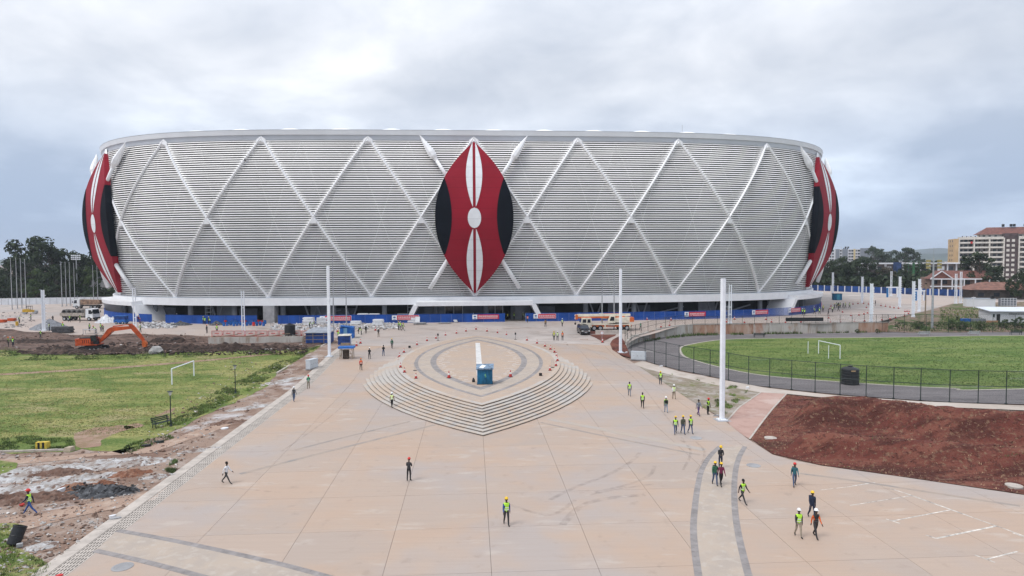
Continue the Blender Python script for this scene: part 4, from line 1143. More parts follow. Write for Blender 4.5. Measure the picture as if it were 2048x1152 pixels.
# ================================================================== chain-link fences
def chain_link():
    m, nd, lk = new_mat('chain_link_mesh'); b = nd['Principled BSDF']; b.inputs['Base Color'].default_value = (0.02, 0.035, 0.032, 1); b.inputs['Roughness'].default_value = 0.6
    tc = N(nd, 'ShaderNodeTexCoord'); outs = []
    for ang in (R(45), R(-45)):
        mp = N(nd, 'ShaderNodeMapping'); mp.inputs['Rotation'].default_value = (0, ang, 0); lk.new(tc.outputs['Object'], mp.inputs[0])
        w = N(nd, 'ShaderNodeTexWave', bands_direction='X'); w.inputs['Scale'].default_value = 3.2; lk.new(mp.outputs[0], w.inputs['Vector']); outs.append(w.outputs['Fac'])
    mx = N(nd, 'ShaderNodeMath', operation='MAXIMUM'); lk.new(outs[0], mx.inputs[0]); lk.new(outs[1], mx.inputs[1])
    gt = N(nd, 'ShaderNodeMath', operation='GREATER_THAN'); gt.inputs[1].default_value = .985; lk.new(mx.outputs[0], gt.inputs[0])
    lk.new(gt.outputs[0], b.inputs['Alpha'])
    return m
CHAIN = chain_link()
def mesh_fence(pts, h, label, rails=(.985, .52), r=.05, group=None):
    root = thing('chain_link_fence', label, 'fence', pts[0], 0, group); o = Vector(pts[0])
    for i, p in enumerate(pts):
        q = Vector(p) - o; mb = MB(); mb.cyl((0, 0, h / 2), r, h, 8); mb.cyl((0, 0, .03), r * 3.4, .06, 8); mb.build('post', DSTEEL, root, loc=q)
    for i in range(len(pts) - 1):
        a, b = Vector(pts[i]) - o, Vector(pts[i + 1]) - o
        for f in rails:
            mb = MB(); mb.tube([a + Vector((0, 0, h * f)), b + Vector((0, 0, h * f))], r * .75, 6); mb.build('rail', DSTEEL, root)
        d = b - a; L = math.hypot(d.x, d.y); mb = MB()
        mb.face([(0, 0, .05), (L, 0, .05 + d.z), (L, 0, h * .98 + d.z), (0, 0, h * .98)])
        m_ = mb.build('mesh_panel', CHAIN, root, loc=a); m_.rotation_euler = (0, 0, math.atan2(d.y, d.x))
    return root
mesh_fence(FENCE_NEAR, 3.85, 'tall dark green chain-link fence on the near side of the running track')
WT = [Vector((p.x, p.y, max(T(p.x, p.y), 1.3) + .12)) for p in WALL_CURVE]
mesh_fence([WT[i] for i in range(0, len(WT), 3)], 2.2, 'dark chain-link fence on the curved retaining wall by the crane', r=.04)
wt2 = []
a, b = WALL_STRAIGHT[0], WALL_STRAIGHT[2]
for i in range(17): q = a.lerp(b, i / 16); wt2.append(Vector((q.x, q.y, 2.22)))
mesh_fence(wt2, 1.85, 'dark chain-link fence along the straight retaining wall', rails=(.985, .08), r=.04)
wt3 = [Vector((x, 146.2, .05)) for x in (83.5, 88.5, 93.5, 98.5, 103.5, 108.5, 113.5, 118.5, 123.5, 128.5, 133.5)]
mesh_fence(wt3, 4.2, 'tall dark fence beyond the track benches at the right edge', r=.04)
# shade cloth hung on the fence
p = wt2[8]; q = wt2[11]; mb = MB(); mb.box((0, 0, .9), ((q - p).length * 1.0, .04, .85))
tag(mb.build('shade_cloth', PLASTB, loc=p.lerp(q, .35) + Vector((0, -.12, 0))), 'black cloth tied along the fence on the straight retaining wall', 'cloth')

# ================================================================== retaining walls of the field
WALLM = ground_mat('stained_wall_concrete', [(0.40, 0.375, 0.34), ((0.47, 0.45, 0.42), 0.5, 0.5, 0.1, (1, 1, .3)), ((0.30, 0.25, 0.205), 0.9, 0.58, 0.07, (1, 1, .15)), ((0.36, 0.20, 0.14), 0.16, 0.60, 0.06, (1, 1, .4))], bump=0.3)
WALLR = ground_mat('rusty_wall_concrete', [(0.36, 0.215, 0.15), ((0.42, 0.33, 0.27), 0.5, 0.52, 0.1, (1, 1, .3)), ((0.25, 0.13, 0.09), 0.9, 0.58, 0.07, (1, 1, .2))], bump=0.3)
def wall(pts, tops, label, rust=()):
    root = thing('retaining_wall', label, 'wall', pts[0]); o = Vector(pts[0])
    for i in range(len(pts) - 1):
        a, b = Vector(pts[i]) - o, Vector(pts[i + 1]) - o; d = (b - a).normalized(); n = Vector((-d.y, d.x, 0)) * .3; a, b = a + d * .012, b - d * .012
        mb = MB(); vv = []
        for q, t in ((a, tops[i]), (b, tops[i + 1])): vv += [Vector((q.x, q.y, -.3)), Vector((q.x, q.y, -.3)) + n, Vector((q.x, q.y, t)) + n, Vector((q.x, q.y, t))]
        mb.add(vv, [(0, 1, 2, 3), (7, 6, 5, 4), (0, 3, 7, 4), (1, 5, 6, 2), (3, 2, 6, 7), (0, 4, 5, 1)]); mb.build('wall_panel', WALLR if i in rust else WALLM, root)
        mb = MB(); mb.box((0, 0, 0), ((b - a).length + .02, .42, .12)); c = mb.build('coping', WALLM, root, loc=(a + b) / 2 + n * .5 + Vector((0, 0, (tops[i] + tops[i + 1]) / 2 + .06))); c.rotation_euler = (0, 0, math.atan2(d.y, d.x))
wc = WALL_CURVE[::2]
wall(wc, [max(T(p.x, p.y), 1.2) + .1 for p in wc], 'curved concrete retaining wall near the mobile crane')
ws = [WALL_STRAIGHT[0].lerp(WALL_STRAIGHT[2], i / 13) for i in range(14)]
wall(ws, [2.2] * 14, 'long straight stained concrete wall behind the running track', (0, 1, 2, 3, 11, 12))

# ================================================================== machines and vehicles
ORANGE = mat('machine_orange', (0.50, 0.075, 0.016), 0.2, 1.2, 0.45)
CREAM = mat('crane_cream_paint', (0.68, 0.63, 0.52), 0.1, 1.5, 0.4)
CORANGE = mat('crane_orange_paint', (0.58, 0.13, 0.03), 0.15, 1.5, 0.45)
CARBLK = mat('car_black_paint', (0.012, 0.012, 0.014), 0.05, 1, 0.18, spec=0.6)
TRUCKW = mat('truck_white_paint', (0.70, 0.72, 0.74), 0.1, 1.5, 0.4)
TIPPER = mat('tipper_dusty_brown', (0.30, 0.20, 0.14), 0.25, 1.5, 0.7)
DUSTY = mat('dusty_bed_panels', (0.36, 0.32, 0.28), 0.2, 1.5, 0.8)
CHROME = mat('bright_metal', (0.7, 0.7, 0.72), 0.05, 2, 0.2, metal=0.9)
LAMPG = mat('lamp_glass', (0.75, 0.75, 0.72), 0.05, 2, 0.15)
YELLOW = mat('machine_yellow', (0.55, 0.33, 0.03), 0.15, 1.5, 0.5)
BLUEP = mat('blue_painted_sheet', (0.012, 0.12, 0.42), 0.2, 1.2, 0.55)
DBLUE = mat('dark_blue_tarp', (0.010, 0.050, 0.22), 0.25, 1.2, 0.6)
TEAL = mat('teal_painted_sheet', (0.012, 0.135, 0.26), 0.25, 2.2, 0.55, stretch=(1, 1, .25))
REDP = mat('red_plastic', (0.50, 0.022, 0.022), 0.15, 2, 0.5)
def wheel(parent, c, r, w, axis='Y', n=16):
    mb = MB(); pr = [(r * .55, -w / 2), (r * .93, -w / 2), (r, -w / 2 + .04), (r, w / 2 - .04), (r * .93, w / 2), (r * .55, w / 2)]
    base = MB(); base.lathe(pr, n)
    rot = Matrix.Rotation(math.pi / 2, 3, 'X') if axis == 'Y' else Matrix.Rotation(math.pi / 2, 3, 'Y')
    base.v = [tuple(rot @ Vector(v)) for v in base.v]; o = base.build('wheel', RUBBER, parent, loc=c)
    h = MB(); h.lathe([(r * .56, -w / 2 - .012), (r * .45, -w / 2 + .03), (.1 * r, -w / 2 + .02)], 10); h.v = [tuple(rot @ Vector(v)) for v in h.v]; h.build('rim', STEEL, o)
    h = MB(); h.lathe([(r * .56, w / 2 + .012), (r * .45, w / 2 - .03), (.1 * r, w / 2 - .02)], 10); h.v = [tuple(rot @ Vector(v)) for v in h.v]; h.build('rim', STEEL, o)
    return o
# excavator, digging towards +x
def excavator(p, rotz):
    r = thing('excavator', 'orange crawler excavator digging in the dark earth', 'excavator', p, rotz)
    for sy in (-1, 1):
        mb = MB(); pts = []
        for i in range(9): t = math.pi / 2 + math.pi * i / 8; pts.append((-1.7 + .42 * math.cos(t), .45 + .42 * math.sin(t)))
        for i in range(9): t = -math.pi / 2 + math.pi * i / 8; pts.append((1.7 + .42 * math.cos(t), .45 + .42 * math.sin(t)))
        pr = MB(); n = len(pts); y0, y1 = sy * 1.25 - .28, sy * 1.25 + .28
        pr.v = [(a, y0, b) for a, b in pts] + [(a, y1, b) for a, b in pts]; pr.f = [list(range(n)), list(range(n, 2 * n))[::-1]] + [[(i + 1) % n, i, n + i, n + (i + 1) % n] for i in range(n)]; pr.m = [0] * len(pr.f)
        tr = pr.build('track', RUBBER, r)
        for i in range(5): mb = MB(); mb.cyl((-1.5 + i * .75, sy * 1.25, .33), .2, .6, 10, axis='Y'); mb.build('road_wheel', STEEL, tr)
    mb = MB(); mb.box((0, 0, .7), (1.6, 2.0, .5)); mb.cyl((0, 0, 1.02), .75, .2, 18); mb.build('undercarriage', RUBBER, r)
    mb = MB(); mb.prism([(-2.0, -1.3), (1.15, -1.3), (1.15, 1.3), (-2.0, 1.3)], 1.12, 1.3); mb.box((-.75, 0, 1.85), (2.6, 2.6, 1.1)); mb.build('house', ORANGE, r)
    mb = MB(); mb.prism([(-2.75, -1.1), (-2.45, -1.33), (-2.03, -1.33), (-2.03, 1.33), (-2.45, 1.33), (-2.75, 1.1)], 1.1, 2.35); mb.build('counterweight', ORANGE, r)
    for i in range(4): mb = MB(); mb.box((-.3 - i * .35, -1.312, 1.85), (.09, .02, .6)); mb.build('vent', RUBBER, r)
    mb = MB(); mb.box((-.9, 0, 2.46), (2.2, 2.3, .12)); mb.build('engine_cover', RUBBER, r)
    cab = MB(); cab.v = [(.05, -1.3, 1.3), (1.25, -1.3, 1.3), (1.25, -.35, 1.3), (.05, -.35, 1.3), (.05, -1.3, 2.95), (.95, -1.3, 2.95), (.95, -.35, 2.95), (.05, -.35, 2.95)]
    cab.f = [[0, 3, 2, 1], [4, 5, 6, 7], [0, 1, 5, 4], [1, 2, 6, 5], [2, 3, 7, 6], [3, 0, 4, 7]]; cab.m = [0] * 6; c = cab.build('cab', RUBBER, r)
    mb = MB(); mb.face([(.15, -1.306, 1.9), (1.05, -1.306, 1.9), (.9, -1.306, 2.8), (.15, -1.306, 2.8)]); mb.face([(1.2, -1.2, 1.7), (1.2, -.45, 1.7), (1.0, -.45, 2.85), (1.0, -1.2, 2.85)]); mb.build('window', GLASS, c)
    def limb(name, prof, w, m_=ORANGE, y=.25):
        mb = MB(); n = len(prof); mb.v = [(a, y - w / 2, b) for a, b in prof] + [(a, y + w / 2, b) for a, b in prof]
        mb.f = [list(range(n)), list(range(n, 2 * n))[::-1]] + [[(i + 1) % n, i, n + i, n + (i + 1) % n] for i in range(n)]; mb.m = [0] * len(mb.f); return mb.build(name, m_, r)
    limb('boom', [(.7, 1.5), (1.1, 1.4), (3.3, 3.55), (6.9, 4.0), (7.0, 4.35), (6.7, 4.5), (3.1, 4.35), (2.5, 4.0)], .5)
    limb('arm', [(6.2, 4.9), (6.7, 5.0), (7.3, 4.5), (9.2, 1.5), (8.9, 1.35), (6.9, 3.7)], .38)
    limb('bucket', [(8.75, 1.6), (9.15, 1.65), (9.45, 1.1), (9.35, .5), (9.1, .15), (8.8, .6), (8.7, 1.1)], .9, CORANGE)
    for a, b in (((1.4, .25, 1.75), (3.6, .25, 3.6)), ((3.4, .25, 4.5), (6.3, .25, 4.85)), ((7.4, .25, 4.3), (9.1, .25, 1.9))):
        mb = MB(); mb.tube([a, Vector(a).lerp(Vector(b), .6)], .11, 8); mb.tube([Vector(a).lerp(Vector(b), .6), b], .06, 8); mb.build('hydraulic_cylinder', ORANGE, r)
    return r
excavator(G(188, 699) + Vector((0, 0, -.15)), .12).scale = (.93,) * 3
# lorries
def lorry(p, rotz, label, L=9.0, cabm=TRUCKW, bed='flat', group=None):
    r = thing('lorry', label, 'truck', p, rotz, group); x1 = L / 2
    mb = MB(); mb.box((-.4, 0, .95), (L - .8, .9, .3)); mb.build('chassis', RUBBER, r)
    cab = MB(); cab.profile([(x1, .75), (x1, 1.7), (x1 - .25, 2.95), (x1 - .5, 3.05), (x1 - 2.0, 3.05), (x1 - 2.05, .75)], -1.2, 1.2)
    cab.v = [(b, -a, c) for a, b, c in cab.v]; c = cab.build('cab', cabm, r)
    mb = MB(); mb.face([(x1 + .012, -1.08, 1.75), (x1 + .012, 1.08, 1.75), (x1 - .21, 1.05, 2.85), (x1 - .21, -1.05, 2.85)]); mb.build('windscreen', GLASS, c)
    for sy in (-1, 1):
        mb = MB(); mb.face([(x1 - .25, sy * 1.206, 1.75), (x1 - 1.2, sy * 1.206, 1.75), (x1 - 1.2, sy * 1.206, 2.75), (x1 - .42, sy * 1.206, 2.75)]); mb.build('side_window', GLASS, c)
        mb = MB(); mb.box((x1 - .02, sy * 1.4, 2.2), (.12, .22, .5)); mb.build('mirror', RUBBER, c)
        mb = MB(); mb.box((x1 + .02, sy * .85, 1.0), (.06, .4, .2)); mb.build('headlight', LAMPG, c)
        for wx in (x1 - 1.1, -x1 + 2.5, -x1 + 1.3): wheel(r, (wx, sy * 1.05, .52), .52, .36)
    mb = MB(); mb.box((x1 + .03, 0, .68), (.16, 2.4, .35)); mb.build('bumper', RUBBER, c)
    if bed == 'flat':
        mb = MB(); mb.box((-1.15, 0, 1.25), (L - 2.4, 2.4, .16)); mb.build('load_bed', DUSTY, r)
        for sy in (-1, 1):
            for i in range(4):
                w = (L - 2.4) / 4; mb = MB(); mb.box((-1.15 - (L - 2.4) / 2 + w * (i + .5), sy * 1.19, 1.68), (w - .06, .06, .7)); mb.build('dropside', DUSTY, r)
        mb = MB(); mb.box((x1 - 2.3, 0, 2.1), (.08, 2.4, 1.6)); mb.build('headboard', DUSTY, r)
    else:
        mb = MB(); mb.profile([(x1 - 2.3, 1.3), (x1 - 2.3, 2.9), (-x1, 2.7), (-x1 - .15, 1.75), (-x1 + .6, 1.3)], -1.22, 1.22); mb.v = [(b, -a, c_) for a, b, c_ in mb.v]; t = mb.build('tipper_body', TIPPER, r)
        for i in range(5):
            for sy in (-1, 1): mb = MB(); mb.box((x1 - 2.9 - i * (L - 3.4) / 5, sy * 1.26, 2.1), (.12, .08, 1.3)); mb.build('rib', TIPPER, t)
    return r
pl = G(160, 641); lorry(pl, -.12, 'white flatbed lorry loaded with grey hose coils', 9.2)
COILM = mat('grey_hose', (0.16, 0.155, 0.15), 0.3, 6, 0.8)
for i in range(4):
    base = Matrix.Rotation(-.12, 3, 'Z'); q = pl + base @ Vector((-3.6 + i * 1.42, 0, 1.34)); mb = MB()
    for j in range(5):
        y = -.75 + j * .37
        mb.tube([(.68 * math.cos(t) * (1 if j % 2 else .95), y, .72 + .68 * math.sin(t) * (1 if j % 2 else .95)) for t in [2 * math.pi * k / 14 for k in range(15)]], .16, 6, cap=False)
    o = mb.build('hose_coil', COILM, loc=q); o.rotation_euler = (0, 0, -.12)
    tag(o, ('rearmost', 'second', 'third', 'foremost')[i] + ' grey hose coil on the white flatbed lorry', 'coil', 'hose coils on the lorry')
lorry(G(177, 617), math.pi + .05, 'white and brown tipper lorry parked before the white wall', 8.0, bed='tip')
# small yellow roller
p = G(60, 628); r = thing('road_roller', 'small yellow machine parked among the works at the far left', 'roller', p, .3)
mb = MB(); mb.profile([(-1.6, .6), (-1.6, 1.4), (-.4, 1.5), (.2, 1.2), (1.3, 1.1), (1.3, .6)], -.7, .7); mb.v = [(b, a, c) for a, b, c in mb.v]; mb.build('body', YELLOW, r)
mb = MB(); mb.box((-.1, 0, 2.25), (1.2, 1.4, .1)); mb.build('roof', RUBBER, r)
for sx in (-.6, .4):
    for sy in (-.6, .6): mb = MB(); mb.bar((sx, sy, 1.2), (sx, sy, 2.2), .07); mb.build('canopy_post', RUBBER, r)
for x in (-1.2, 1.3): mb = MB(); mb.cyl((x, 0, .55), .55, 1.3, 16, axis='Y'); mb.build('drum', STEEL, r)
# blue compressor trailer
p = G(243, 648); r = thing('compressor_trailer', 'low blue machine box on wheels beside the white sacks heap', 'trailer', p, -.05)
mb = MB(); mb.box((0, 0, .75), (2.9, 1.5, .7)); mb.build('skid', BLUEP, r)
mb = MB(); mb.box((0, 0, 1.5), (2.6, 1.4, .8)); mb.build('housing', DBLUE, r); mb = MB(); mb.prism([(-1.45, -.8), (1.45, -.8), (1.45, .8), (-1.45, .8)], 1.9, 2.0); mb.build('lid', BLUEP, r)
for sx in (-.8, .8):
    for sy in (-.7, .7): wheel(r, (sx, sy, .34), .34, .2)
# mobile crane, cab to the left
def crane(p, rotz):
    r = thing('mobile_crane', 'orange and cream mobile crane lorry parked with its boom folded flat', 'crane', p, rotz)
    mb = MB(); mb.box((0, 0, 1.05), (10.6, 2.3, .4)); mb.build('chassis', CORANGE, r)
    mb = MB(); mb.box((.6, 0, 1.36), (8.6, 2.5, .18)); mb.build('deck', CREAM, r)
    for x in (-2.7, -1.4, 3.0, 4.3):
        for sy in (-1, 1): wheel(r, (x, sy * 1.05, .58), .58, .38)
    c = MB(); c.profile([(-5.6, .8), (-5.6, 1.7), (-5.35, 2.75), (-3.3, 2.75), (-3.2, .8)], -1.2, 1.2); c.v = [(b, a, d) for a, b, d in c.v]; cb = c.build('driver_cab', CREAM, r)
    for sy in (-1, 1):
        for x0, x1 in ((-5.2, -4.4), (-4.2, -3.5)): mb = MB(); mb.face([(x0, sy * 1.206, 1.75), (x1, sy * 1.206, 1.75), (x1, sy * 1.206, 2.5), (x0 + .08, sy * 1.206, 2.5)]); mb.build('window', GLASS, cb)
    mb = MB(); mb.face([(-5.612, -1.05, 1.75), (-5.612, 1.05, 1.75), (-5.40, 1.05, 2.62), (-5.40, -1.05, 2.62)]); mb.build('windscreen', GLASS, cb)
    mb = MB(); mb.box((-5.65, 0, .75), (.2, 2.3, .35)); mb.build('bumper', STEEL, cb)
    mb = MB(); mb.cyl((2.4, 0, 1.62), .9, .36, 18); mb.build('slew_ring', RUBBER, r)
    mb = MB(); mb.profile([(.8, 1.8), (.8, 2.5), (2.2, 2.7), (4.6, 2.9), (5.6, 2.7), (5.6, 1.9), (4.8, 1.75)], -1.1, 1.1); mb.v = [(b, a, d) for a, b, d in mb.v]; mb.build('superstructure', CREAM, r)
    mb = MB(); mb.box((5.35, 0, 2.35), (.9, 2.4, .9)); mb.build('counterweight', CORANGE, r)
    c = MB(); c.profile([(.3, 1.7), (.3, 2.2), (.75, 3.15), (1.75, 3.15), (1.75, 1.7)], -1.32, -.45); c.v = [(b, a, d) for a, b, d in c.v]; cb2 = c.build('operator_cab', CREAM, r)
    mb = MB(); mb.face([(.55, -1.326, 2.15), (1.55, -1.326, 2.15), (1.55, -1.326, 3.0), (.85, -1.326, 3.0)]); mb.build('window', GLASS, cb2)
    mb = MB(); mb.bar((5.2, .15, 3.3), (-6.2, .15, 3.25), .75, .5); mb.build('boom', CREAM, r)
    mb = MB(); mb.bar((4.0, .15, 2.86), (-6.0, .15, 2.78), .8, .36); mb.build('boom_base_section', CORANGE, r)
    mb = MB(); mb.box((-6.35, .15, 2.9), (.5, .8, 1.0)); mb.build('boom_head', CORANGE, r)
    for z in (2.6, 3.2): mb = MB(); mb.cyl((-6.5, .15, z), .24, .5, 12, axis='Y'); mb.build('sheave', CREAM, r)
    mb = MB(); mb.tube([(-6.6, .15, 2.5), (-6.6, .15, 1.7)], .03, 5); mb.lathe([(.02, .0), (.2, .1), (.2, .4), (.05, .5)], 8, (-6.6, .15, 1.2)); mb.build('hook_block', RUBBER, r)
    mb = MB(); mb.tube([(1.8, .15, 2.2), (-1.4, .15, 2.75)], .14, 8); mb.build('luffing_cylinder', STEEL, r)
    for x in (-.4, 4.9):
        for sy in (-1, 1): mb = MB(); mb.box((x, sy * 1.3, 1.0), (.3, .3, .9)); mb.build('outrigger', CREAM, r)
    for i in range(3): mb = MB(); mb.box((.9, -1.22, .55 + i * .28), (1.5, .1, .07)); mb.build('step', STEEL, r)
    return r
crane(G(1212, 660.5), .02)
# black people carrier
def van(p, rotz):
    r = thing('van', 'black people carrier parked beside the red soil wedge in front of the crane', 'van', p, rotz)
    W = 1.9; mb = MB(); rows = []
    prof = [(-2.35, .45, .5), (-2.42, .9, .62), (-2.2, 1.12, .9), (-1.35, 1.22, .95), (-.55, 1.88, .83), (.2, 1.95, .82), (1.8, 1.93, .82), (2.3, 1.75, .84), (2.45, 1.0, .93), (2.42, .45, .9)]
    n = len(prof); mb.v = [(-W / 2 * 1.0 * f, y, z) for y, z, f in [(a, b, min(1, c + .05)) for a, b, c in prof]] + [(W / 2 * f, y, z) for y, z, f in [(a, b, min(1, c + .05)) for a, b, c in prof]]
    mb.f = [list(range(n)), list(range(n, 2 * n))[::-1]] + [[(i + 1) % n, i, n + i, n + (i + 1) % n] for i in range(n)]; mb.m = [0] * len(mb.f); b = mb.build('body', CARBLK, r)
    mb = MB(); mb.box((0, .1, .62), (W, 4.5, .5)); mb.build('lower_body', CARBLK, r)
    mb = MB(); mb.face([(-.86, -1.33, 1.27), (.86, -1.33, 1.27), (.76, -.60, 1.87), (-.76, -.60, 1.87)]); mb.build('windscreen', GLASS, b)
    for sx in (-1, 1):
        mb = MB(); mb.face([(sx * .965, -.9, 1.2), (sx * .965, 2.2, 1.2), (sx * .86, 2.1, 1.8), (sx * .86, -.45, 1.8)]); mb.build('side_window', GLASS, b)
        mb = MB(); mb.box((sx * .68, -2.36, .88), (.42, .1, .16)); mb.build('headlight', LAMPG, b)
        mb = MB(); mb.box((sx * 1.06, -.85, 1.25), (.2, .1, .16)); mb.build('mirror', CARBLK, b)
        for y in (-1.5, 1.55): wheel(r, (sx * .84, y, .34), .34, .24, axis='X')
    mb = MB(); mb.box((0, -2.42, .80), (.9, .06, .10)); mb.build('grille_bar', CHROME, b)
    mb = MB(); mb.box((0, -2.44, .52), (.52, .03, .12)); mb.build('number_plate', B_WHITE, b)
    mb = MB(); mb.box((0, -2.38, .42), (1.8, .2, .2)); mb.build('bumper', RUBBER, b)
van(G(1167, 668), .10)

# ================================================================== sheds, kiosks, cabinets, tanks
def corrugated(mb, w, d, h, z0=0.0, n=14, amp=.035):
    """box with corrugated sides"""
    ring = []
    for (ax, ay), (bx, by) in (((-w / 2, -d / 2), (w / 2, -d / 2)), ((w / 2, -d / 2), (w / 2, d / 2)), ((w / 2, d / 2), (-w / 2, d / 2)), ((-w / 2, d / 2), (-w / 2, -d / 2))):
        L = math.hypot(bx - ax, by - ay); k = max(2, int(n * L / w)); nx_, ny_ = (by - ay) / L, -(bx - ax) / L
        for i in range(k):
            for f, o in ((0, 0), (.35, 0), (.5, amp), (.85, amp)):
                t = (i + f) / k; ring.append((ax + (bx - ax) * t + nx_ * o, ay + (by - ay) * t + ny_ * o))
    mb.prism(ring, z0, z0 + h)
pk = U(*toU(*G(970, 766.5, ZP)[:2]), z=ZP)
r = thing('kiosk', 'small blue corrugated kiosk standing on the shield-shaped platform', 'kiosk', pk, 0.03)
mb = MB(); corrugated(mb, 1.85, 1.6, 1.95); mb.build('wall', TEAL, r)
ROOFT = mat('faded_blue_roof_sheet', (0.16, 0.24, 0.34), 0.35, 3, 0.6)
mb = MB(); mb.v = [(-1.08, -1.0, 1.86), (1.08, -1.0, 1.9), (1.12, .95, 2.2), (-1.1, .95, 2.16), (-1.08, -1.0, 2.02), (1.08, -1.0, 2.06), (1.12, .95, 2.34), (-1.1, .95, 2.3)]; mb.f = [[0, 3, 2, 1], [4, 5, 6, 7], [0, 1, 5, 4], [1, 2, 6, 5], [2, 3, 7, 6], [3, 0, 4, 7]]; mb.m = [0] * 6; rf = mb.build('roof', ROOFT, r)
mb = MB(); mb.face([(-.75, -.7, 2.115), (-.2, -.95, 2.075), (.15, .1, 2.225), (-.35, .45, 2.285)]); mb.build('plastic_sheet', B_WHITE, rf)
mb = MB(); mb.face([(-.02, -.84, 1.05), (.14, -.84, 1.1), (.10, -.84, 1.38), (-.06, -.84, 1.25)]); mb.face([(.0, -.842, .9), (.2, -.842, .95), (.16, -.842, 1.04), (.0, -.842, 1.0)]); mb.build('emblem', mat('emblem_green', (0.15, 0.42, 0.2), .1, 3, .6), r)
mb = MB(); mb.box((0, 0, 0.03), (2.0, 1.75, .06)); mb.build('floor_skid', RUBBER, r)
p = G(947, 764, ZP); mb = MB(); mb.lathe([(.16, 0), (.2, .12), (.17, .34), (.1, .46), (.12, .52), (.03, .56)], 9); tag(mb.build('bag', PLASTB, loc=p), 'small black bag on the paving left of the blue kiosk', 'bag')
def cabinet(p, rotz, label, n=4, L=2.3, H_=1.25):
    r = thing('electric_cabinet', label, 'cabinet', p, rotz)
    GREY = mat('cabinet_grey', (0.50, 0.54, 0.58), 0.06, 1, 0.5)
    mb = MB(); mb.box((0, 0, .06), (L + .1, .8, .16)); mb.build('plinth', CONC, r)
    mb = MB(); mb.box((0, 0, .14 + H_ / 2), (L, .7, H_)); mb.build('body', GREY, r)
    mb = MB(); mb.box((0, 0, .14 + H_ + .03), (L + .08, .78, .06)); mb.build('lid', GREY, r)
    for i in range(n):
        w = L / n; mb = MB(); mb.box((-L / 2 + w * (i + .5), -.362, .14 + H_ / 2), (w - .03, .02, H_ - .08)); d = mb.build('door', GREY, r)
        mb = MB(); mb.box((-L / 2 + w * (i + .85), -.38, .14 + H_ / 2), (.03, .03, .16)); mb.build('handle', RUBBER, d)
cabinet(G(624, 737), math.pi / 2 + TH - .3, 'pale grey street cabinet on the dirt left of the plaza')
cabinet(G(1277, 720), -.42, 'pale grey four-door cabinet beside the chain-link fence corner', 4, 2.4)
def tank(p, label, rad=1.1, h=2.1, ribs=6):
    r = thing('water_tank', label, 'tank', p); prof = [(rad * .97, 0)]
    for i in range(ribs):
        z0, z1 = h * i / ribs, h * (i + 1) / ribs; prof += [(rad, z0 + .03), (rad, z1 - .1), (rad * .965, z1 - .06), (rad * .965, z1 - .02)]
    prof += [(rad * .96, h), (rad * .6, h + .18), (rad * .3, h + .25)]
    mb = MB(); mb.lathe(prof, 24); mb.build('shell', PLASTB, r)
    mb = MB(); mb.lathe([(rad * .26, 0), (rad * .26, .12), (rad * .1, .16)], 14, (0, 0, h + .24)); mb.build('cap', PLASTB, r)
    mb = MB(); mb.cyl((rad * .8, -rad * .7, .15), .05, .3, 6, axis='Y'); mb.build('tap', STEEL, r)
    return r
r = tank(G0(1700, 768), 'black plastic water tank on the running track behind the fence', 1.12, 2.1)
mb = MB(); mb.face([(-.45, -1.135, 1.85), (.15, -1.135, 1.85), (.15, -1.135, 2.02), (-.45, -1.135, 2.02)]); mb.build('maker_plate', mat('plate_tan', (.45, .3, .15), .2, 8, .7), r)
tank(G(580, 673) + Vector((0, 0, .3)), 'black ribbed water tank behind the red barriers', 1.08, 2.05, 8)
# pallets under that tank
p = G(580, 673); r = thing('pallet', 'striped timber pallet under the black ribbed tank', 'pallet', p)
for i in range(9): mb = MB(); mb.box((-1.2 + i * .3, -.05, .25), (.16, 2.2, .05)); mb.build('plank', B_WHITE if i % 2 else WOOD, r)
for y in (-.9, 0, .9): mb = MB(); mb.box((0, y, .1), (2.6, .14, .22)); mb.build('bearer', WOOD, r)
# drum at bottom left
p = G(26, 1091); r = thing('plastic_drum', 'black open plastic drum tilted in the grass at the bottom left', 'drum', p + Vector((0, 0, .05)), .5)
mb = MB(); mb.lathe([(.33, 0), (.36, .06), (.36, .5), (.375, .52), (.36, .55), (.36, 1.02), (.38, 1.05), (.37, 1.1), (.33, 1.1), (.32, .1)], 20); o = mb.build('shell', PLASTB, r); o.rotation_euler = (R(-14), R(20), 0)
mb = MB(); mb.box((.4, -.5, .08), (.3, .22, .2)); mb.build('chock_stone', CONC, r)
# blue sheds on the left
p = G(695, 676); r = thing('site_shed', 'tallest blue site shed, beside the plaza edge', 'shed', p, .05)
mb = MB(); corrugated(mb, 2.5, 2.0, 2.2); mb.build('wall', BLUEP, r); mb = MB(); mb.v = [(-1.35, -1.15, 2.45), (1.35, -1.15, 2.15), (1.35, 1.15, 2.15), (-1.35, 1.15, 2.45), (-1.35, -1.15, 2.55), (1.35, -1.15, 2.25), (1.35, 1.15, 2.25), (-1.35, 1.15, 2.55)]; mb.f = [[0, 3, 2, 1], [4, 5, 6, 7], [0, 1, 5, 4], [1, 2, 6, 5], [2, 3, 7, 6], [3, 0, 4, 7]]; mb.m = [0] * 6; mb.build('roof', BLUEP, r)
mb = MB(); mb.box((-.2, -1.05, 1.25), (.7, .03, 1.7)); mb.build('translucent_panel', mat('pale_blue_panel', (.15, .3, .45), .1, 1, .5), r)
p = G(690, 691); r = thing('market_booth', 'dark blue booth with a sagging white roof sheet in front of the tall shed', 'booth', p, .08)
mb = MB(); mb.box((0, 0, 1.05), (2.2, 1.7, 1.6)); mb.build('wall', DBLUE, r)
